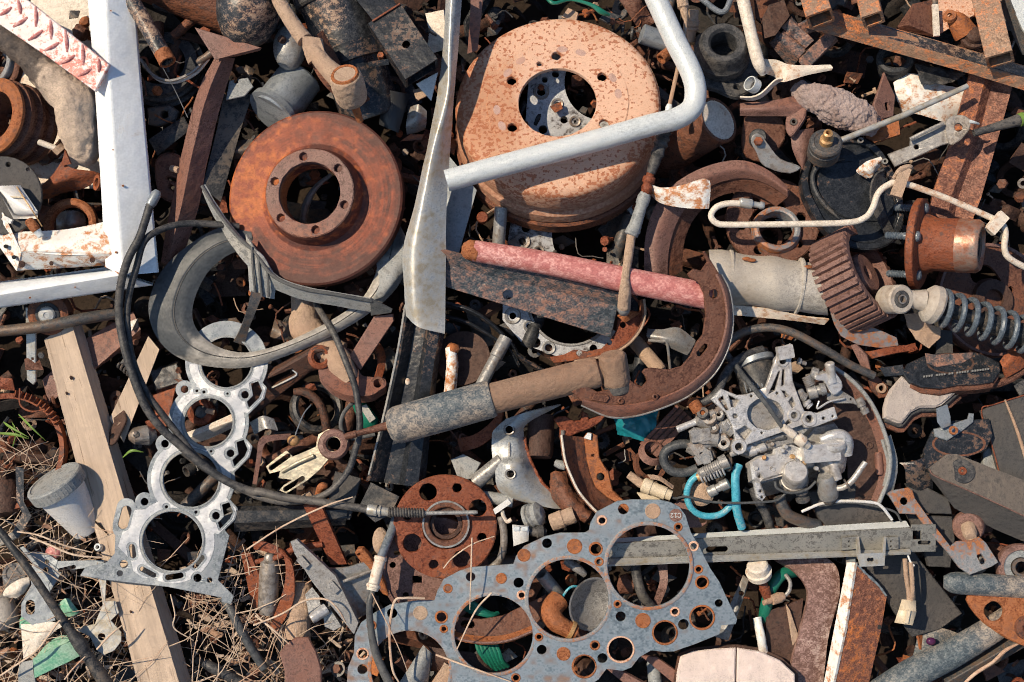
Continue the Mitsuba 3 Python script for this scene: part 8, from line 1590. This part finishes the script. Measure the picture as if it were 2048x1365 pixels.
part('washer', ringspin([(7, -12), (7, -9), (15, -9), (15, -12)], P(672, 1338, 30), axis((-.3, .3)), 22), 'dark_steel')
one('pale_tab', 'pale folded tin tab under the slotted arm beside the white gasket', 'tab', sheet([[(500, 845, -20), (525, 832, -6), (548, 838, -14)], [(508, 870, -16), (532, 858, 0), (556, 862, -10)]], 3, 4, 2, .1), 'alloy_dull')
one('rust_ring_half', 'half of a rusty ring standing beside the orange shoe and the beige plug', 'ring', ringspin([(26, -8), (26, 5), (33, 6), (34, -8)], P(1300, 930, -10), axis((.3, .4)), 36), 'rust_brown')
one('brown_coil', 'coil of brown wire windings above the beige plug', 'coil', [ringspin([(24 - k, 3 * k), (27 - k, 3 * k + 1.5), (24 - k, 3 * k + 3)], P(1302, 908, -4), axis((.2, .5)), 30) for k in range(6)], 'rust_mauve')

# ================================================================ small stuff
def stems(rnd, n, xr, yr, wr, lr, r, horiz=1.0, bend=.2):
    V, F, k = [], [], 0
    for _ in range(n):
        x, y, w = rnd.uniform(*xr), rnd.uniform(*yr), rnd.uniform(*wr); a = rnd.gauss(0.5, 0.7) if rnd.random() < .6 else rnd.uniform(0, math.pi); L = rnd.uniform(*lr)
        p0 = P(x, y, w); d = np.array([math.cos(a), math.sin(a), rnd.uniform(-.2, .25)]); s = np.array([-d[1], d[0], rnd.uniform(-.5, .5)]) * rnd.uniform(-bend, bend)
        pts = np.array([p0 + d * L * (t - .5) + s * L * (t - .5) ** 2 * 2 for t in (0, .33, .66, 1)])
        rr = r * rnd.uniform(.5, 1.2); m = rings(pts, [rr, rr, rr * .9, rr * .5], 4)
        V.append(m.vertices); F.append(m.faces + k); k += len(m.vertices)
    return trimesh.Trimesh(np.vstack(V), np.vstack(F), process=False)
def straw():
    rnd = random.Random(21)
    thing('dry_straw', 'dry straw and grass stems littering the lower left corner', 'straw', kind='stuff')
    m = [stems(rnd, 170, (-60, 250), (1020, 1420), (-60, 8), (40, 170), 1.0), stems(rnd, 60, (-40, 330), (1060, 1400), (0, 44), (60, 180), .9), stems(rnd, 130, (370, 680), (1140, 1420), (-70, 0), (40, 150), .9), stems(rnd, 60, (380, 620), (1100, 1400), (0, 40), (60, 190), 1.1), stems(rnd, 60, (-40, 130), (880, 1060), (-60, 0), (40, 130), .9)]
    part('stems', m, 'straw', kind='stuff', smooth=0)
    V = {'leaf_dry': [], 'litter_pale': [], 'soil': []}
    for _ in range(620):
        x, y = (rnd.uniform(-40, 300), rnd.uniform(1000, 1400)) if rnd.random() < .5 else (rnd.uniform(370, 720), rnd.uniform(1090, 1400))
        s = rnd.uniform(4, 20); w = rnd.uniform(-75, 4); a = rnd.uniform(0, 6.28); c = np.array([math.cos(a), math.sin(a)]); k = rnd.uniform(.25, .6)
        g = [[(x + s * (u * c[0] - v * c[1] * k), y + s * (u * c[1] + v * c[0] * k), w + s * .5 * rnd.uniform(-.6, .7)) for u in (-1, 0, 1)] for v in (-.35, 0, .35)]
        g[0][1] = (g[0][1][0] - s * .5 * c[1], g[0][1][1] - s * .5 * c[0], g[0][1][2]); V[rnd.choices(list(V), (5, 4, 2))[0]].append(sheet(g, .6, 2))
    for m, g in V.items(): part({'leaf_dry': 'leaves', 'litter_pale': 'pale_flakes', 'soil': 'dirt_crumbs'}[m], g, m, kind='stuff', smooth=60)
straw()
def blades():
    rnd = random.Random(5)
    for k, (q, lab) in enumerate([
        ([ze((20, 1200, -10)), ze((60, 1230, 20)), ze((170, 1290, 30))], 'pale green grass blade lying across the ring gear'),
        ([ze((110, 1155, 0)), ze((180, 1225, 30)), ze((270, 1310, 20))], 'bright green grass blade pointing right above the ring gear opening'),
        ([ze((-20, 1265, 10)), ze((90, 1275, 26)), ze((170, 1300, 24))], 'broad light green grass blade at the left edge'),
        ([ze((70, 1200, 10)), ze((95, 1260, 20)), ze((75, 1350, 4))], 'green grass blade hanging down inside the ring gear'),
        ([zi((690, 100, -10)), zi((740, 62, 6)), zi((810, 70, 0))], 'green grass blade beside the plank and white gasket')]):
        p = cr(np.array(q), 5); n = len(p); wd = 2.6 * np.sin(np.linspace(.35, 3.1, n)) + .3
        one('grass_blade', lab, 'grass blade', sheet([[(x, y - w_, z) for (x, y, z), w_ in zip(p, wd)], [(x, y, z + 1.5) for x, y, z in p], [(x, y + w_, z) for (x, y, z), w_ in zip(p, wd)]], .6, 2), 'grass')
blades()
def twigs():
    T_ = [([zm((735, 555, 92)), zm((800, 480, 110)), zm((940, 385, 116)), zm((1095, 330, 110))], 1.3, 'thin forked grass stem over the lower edge of the flange'),
          ([zm((935, 340, 120)), zm((930, 560, 118)), zm((920, 850, 100))], 1.5, 'upright dry grass stem crossing the flange and gasket'),
          ([zm((600, 770, 84)), zm((460, 768, 96)), zm((385, 795, 100)), zm((352, 1000, 102)), zm((370, 1260, 96)), zm((420, 1370, 90))], 2.4, 'thick bent straw arching over the first gasket bore'),
          ([zm((225, 730, 100)), zm((340, 960, 110)), zm((420, 1130, 104)), zm((480, 1290, 90))], 1.1, 'fine stem running down from the beige cable sleeve'),
          ([zm((1075, 730, 104)), zm((960, 860, 108)), zm((830, 1130, 92))], 1.9, 'straight dry stem leaning over the second gasket bore'),
          ([zm((680, 1170, 60)), zm((900, 1250, 74)), zm((1210, 1360, 80))], 1.9, 'long pale stem along the bottom edge by the grey bar'),
          ([zj((-20, 620, 40)), zj((180, 490, 60)), zj((420, 375, 90)), zj((580, 322, 96))], 1.8, 'long pale stem crossing the grey channel and the cable'),
          ([zj((20, 1045, 60)), zj((180, 980, 76)), zj((310, 905, 84)), zj((430, 900, 90)), zj((500, 960, 86)), zj((540, 1030, 70))], 1.9, 'bent dry stem looping over the small grey valve'),
          ([zj((30, 990, 50)), zj((120, 1060, 60)), zj((220, 1150, 56))], 2.2, 'short pale stem by the rust brown plate'),
          ([zn((0, 1310, 50)), zn((180, 1190, 66)), zn((330, 1080, 70)), zn((500, 850, 74)), zn((530, 840, 72))], 2.0, 'long straw crossing the green strap'),
          ([zn((560, 1340, 60)), zn((640, 1240, 66)), zn((740, 1140, 70))], 1.7, 'straw beside the end of the taped cable'),
          ([zn((840, 1080, 60)), zn((950, 960, 70)), zn((1060, 870, 64))], 2.0, 'straw pointing at the plank from the small gasket'),
          ([zn((150, 60, 40)), zn((330, 90, 56)), zn((560, 180, 60)), zn((800, 240, 54))], 1.7, 'long straw below the plastic cup'),
          ([zn((260, 110, 40)), zn((420, 170, 52)), zn((640, 260, 56)), zn((900, 285, 50))], 2.0, 'thicker straw touching the plank below the cup'),
          ([zi((960, 870, 50)), zi((985, 980, 56)), zi((980, 1060, 50)), zi((1090, 1130, 40))], 1.4, 'reddish stem below the foot of the white gasket')]
    for q, r, lab in T_: one('dry_stalk', lab, 'grass stem', tube(q, [r] * (len(q) - 1) + [r * .6], 6, 5), 'straw', group='single dry stems lying on top of the scrap')
twigs()
def rubble():
    """the deep layer of the heap: broken scrap nobody could count"""
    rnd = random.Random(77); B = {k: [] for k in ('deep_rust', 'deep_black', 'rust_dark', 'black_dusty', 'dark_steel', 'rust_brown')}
    for i in range(1950):
        x, y = rnd.uniform(-620, 2670), rnd.uniform(-460, 1760); w = rnd.uniform(-205, -95)
        if i >= 1500: x, y, w = rnd.uniform(-20, 2070), rnd.uniform(-20, 1390), rnd.uniform(-105, -62)
        out = x < -20 or x > 2068 or y < -20 or y > 1385
        if out: w += rnd.uniform(20, 90)
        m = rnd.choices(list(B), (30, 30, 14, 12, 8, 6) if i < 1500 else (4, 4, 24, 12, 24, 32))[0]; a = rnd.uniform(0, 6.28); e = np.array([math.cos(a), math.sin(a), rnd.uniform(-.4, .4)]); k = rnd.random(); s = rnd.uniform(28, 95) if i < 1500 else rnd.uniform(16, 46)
        c0 = P(x, y, w); nd = unit(np.array([rnd.uniform(-.7, .7), rnd.uniform(-.7, .7), .75])); p1 = (x + s * 1.5 * e[0], y - s * 1.5 * e[1], w + s * .6 * e[2]); q0 = (x - s * e[0], y + s * e[1], w - s * .4 * e[2])
        if k < .10: g = beam(q0, p1, chan(s * .5, s * .3, 4), rnd.uniform(-60, 60))
        elif k < .18: g = beam(q0, p1, rtube(s * .42, s * .34, 4), rnd.uniform(-60, 60))
        elif k < .30:
            pg = LineString([(-s * .8, 0), (s * .2, s * rnd.uniform(-.4, .4)), (s * .8, 0)]).buffer(s * rnd.uniform(.2, .34), 5)
            for t in (-.75, .7): pg = pg.difference(Point(s * t, 0).buffer(s * .1, 5))
            if pg.geom_type == 'MultiPolygon': pg = max(pg.geoms, key=lambda z: z.area)
            g = local(pg, rnd.uniform(4, 12), c0, nd, 1, a)
        elif k < .38: g = coil(q0, p1, s * .26, s * .05 + 1.5, rnd.uniform(4, 7), 6, 12)
        elif k < .50: g = tube([q0, (x, y, w + s * .25), p1], rnd.uniform(5, 15), 12, 5, rnd.choice(('', 'e', 'se')))
        elif k < .62: g = ringspin([(s * .40, -8), (s * .40, 6), (s * .45, 9), (s * .6, 9), (s * .63, 4), (s * .63, -8)], c0, nd, 30)
        elif k < .72:
            n_ = rnd.randint(10, 24); pg = Polygon([(s * (.5 + .09 * (j % 2)) * math.cos(math.pi * j / n_), s * (.5 + .09 * (j % 2)) * math.sin(math.pi * j / n_)) for j in range(2 * n_)]).difference(Point(0, 0).buffer(s * .16, 6)); g = local(pg, rnd.uniform(8, 22), c0, nd, 1.5)
        elif k < .84: g = spin([(0, -26), (s * .3, -26), (s * .32, -4), (s * .44, -4), (s * .46, 8), (s * .36, 12), (s * .2, 12), (s * .18, 26), (0, 26)], c0, nd, 22)
        else:
            g = sheet([[(x + s * (u * e[0] - v * e[1] * .6), y - s * (u * e[1] + v * e[0] * .6), w + rnd.uniform(-16, 16)) for u in (-1, -.3, .3, 1)] for v in (-.7, 0, .7)], 4, 3)
        B[m].append(g)
    thing('scrap_rubble', 'dark jumble of small broken scrap filling the depth of the heap', 'scrap', kind='stuff')
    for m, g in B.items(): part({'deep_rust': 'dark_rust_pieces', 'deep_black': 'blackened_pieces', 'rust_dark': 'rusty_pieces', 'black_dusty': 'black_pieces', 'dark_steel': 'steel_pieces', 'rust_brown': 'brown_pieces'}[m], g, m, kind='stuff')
rubble()

def grit():
    """nuts, washers, screws, wire ends and rust flakes lying in the gaps"""
    rnd = random.Random(31); B = {k: [] for k in ('rust_red', 'rust_brown', 'dark_steel', 'clay', 'black_dusty', 'rust_orange', 'alloy_dull')}
    for i in range(1500):
        x, y, w = rnd.uniform(-40, 2090), rnd.uniform(-40, 1400), rnd.uniform(-115, -30)
        m = rnd.choices(list(B), (20, 26, 20, 9, 14, 6, 5))[0]; s = rnd.uniform(5, 20); k = rnd.random(); d = unit(np.array([rnd.uniform(-.8, .8), rnd.uniform(-.8, .8), .7])); c = P(x, y, w)
        if k < .2: g = spin([(s * .25, -s * .2), (s * .6, -s * .2), (s * .6, s * .3), (s * .25, s * .3)], c, d, 6)
        elif k < .36: g = ringspin([(s * .4, -2), (s * .4, 2), (s * .85, 2), (s * .85, -2)], c, d, 14)
        elif k < .55: g = spin([(s * .22, -s * 1.6), (s * .22, 0), (s * .5, 0), (s * .5, s * .4), (0, s * .4)], c, unit(d * [1, 1, .4]), 8)
        elif k < .75:
            a = rnd.uniform(0, 6.28); e = np.array([math.cos(a), math.sin(a), rnd.uniform(-.4, .4)]); f = np.array([-e[1], e[0], rnd.uniform(-.5, .5)])
            g = rings(np.array([c + e * s * 2.6 * t + f * s * (t * t * 1.5 + .4 * math.sin(4 * t)) for t in np.linspace(-1, 1, 8)]), rnd.uniform(1, 2.6), 5)
        else:
            a = rnd.uniform(0, 6.28); q = [(x + s * 1.3 * math.cos(a + t) * rnd.uniform(.6, 1.3), y + s * 1.3 * math.sin(a + t) * rnd.uniform(.4, 1), w + rnd.uniform(-8, 8)) for t in (0, 1.4, 2.9, 4.4)]; g = slab(q, rnd.uniform(2, 7))
        B[m].append(g)
    thing('loose_hardware', 'loose nuts, washers, screws, wire ends and flakes filling the gaps of the heap', 'hardware', kind='stuff')
    for m, g in B.items(): part({'rust_red': 'red_rust_bits', 'rust_brown': 'brown_rust_bits', 'dark_steel': 'steel_bits', 'clay': 'dusty_bits', 'black_dusty': 'black_bits', 'rust_orange': 'orange_bits', 'alloy_dull': 'alloy_bits'}[m], g, m, kind='stuff')
grit()
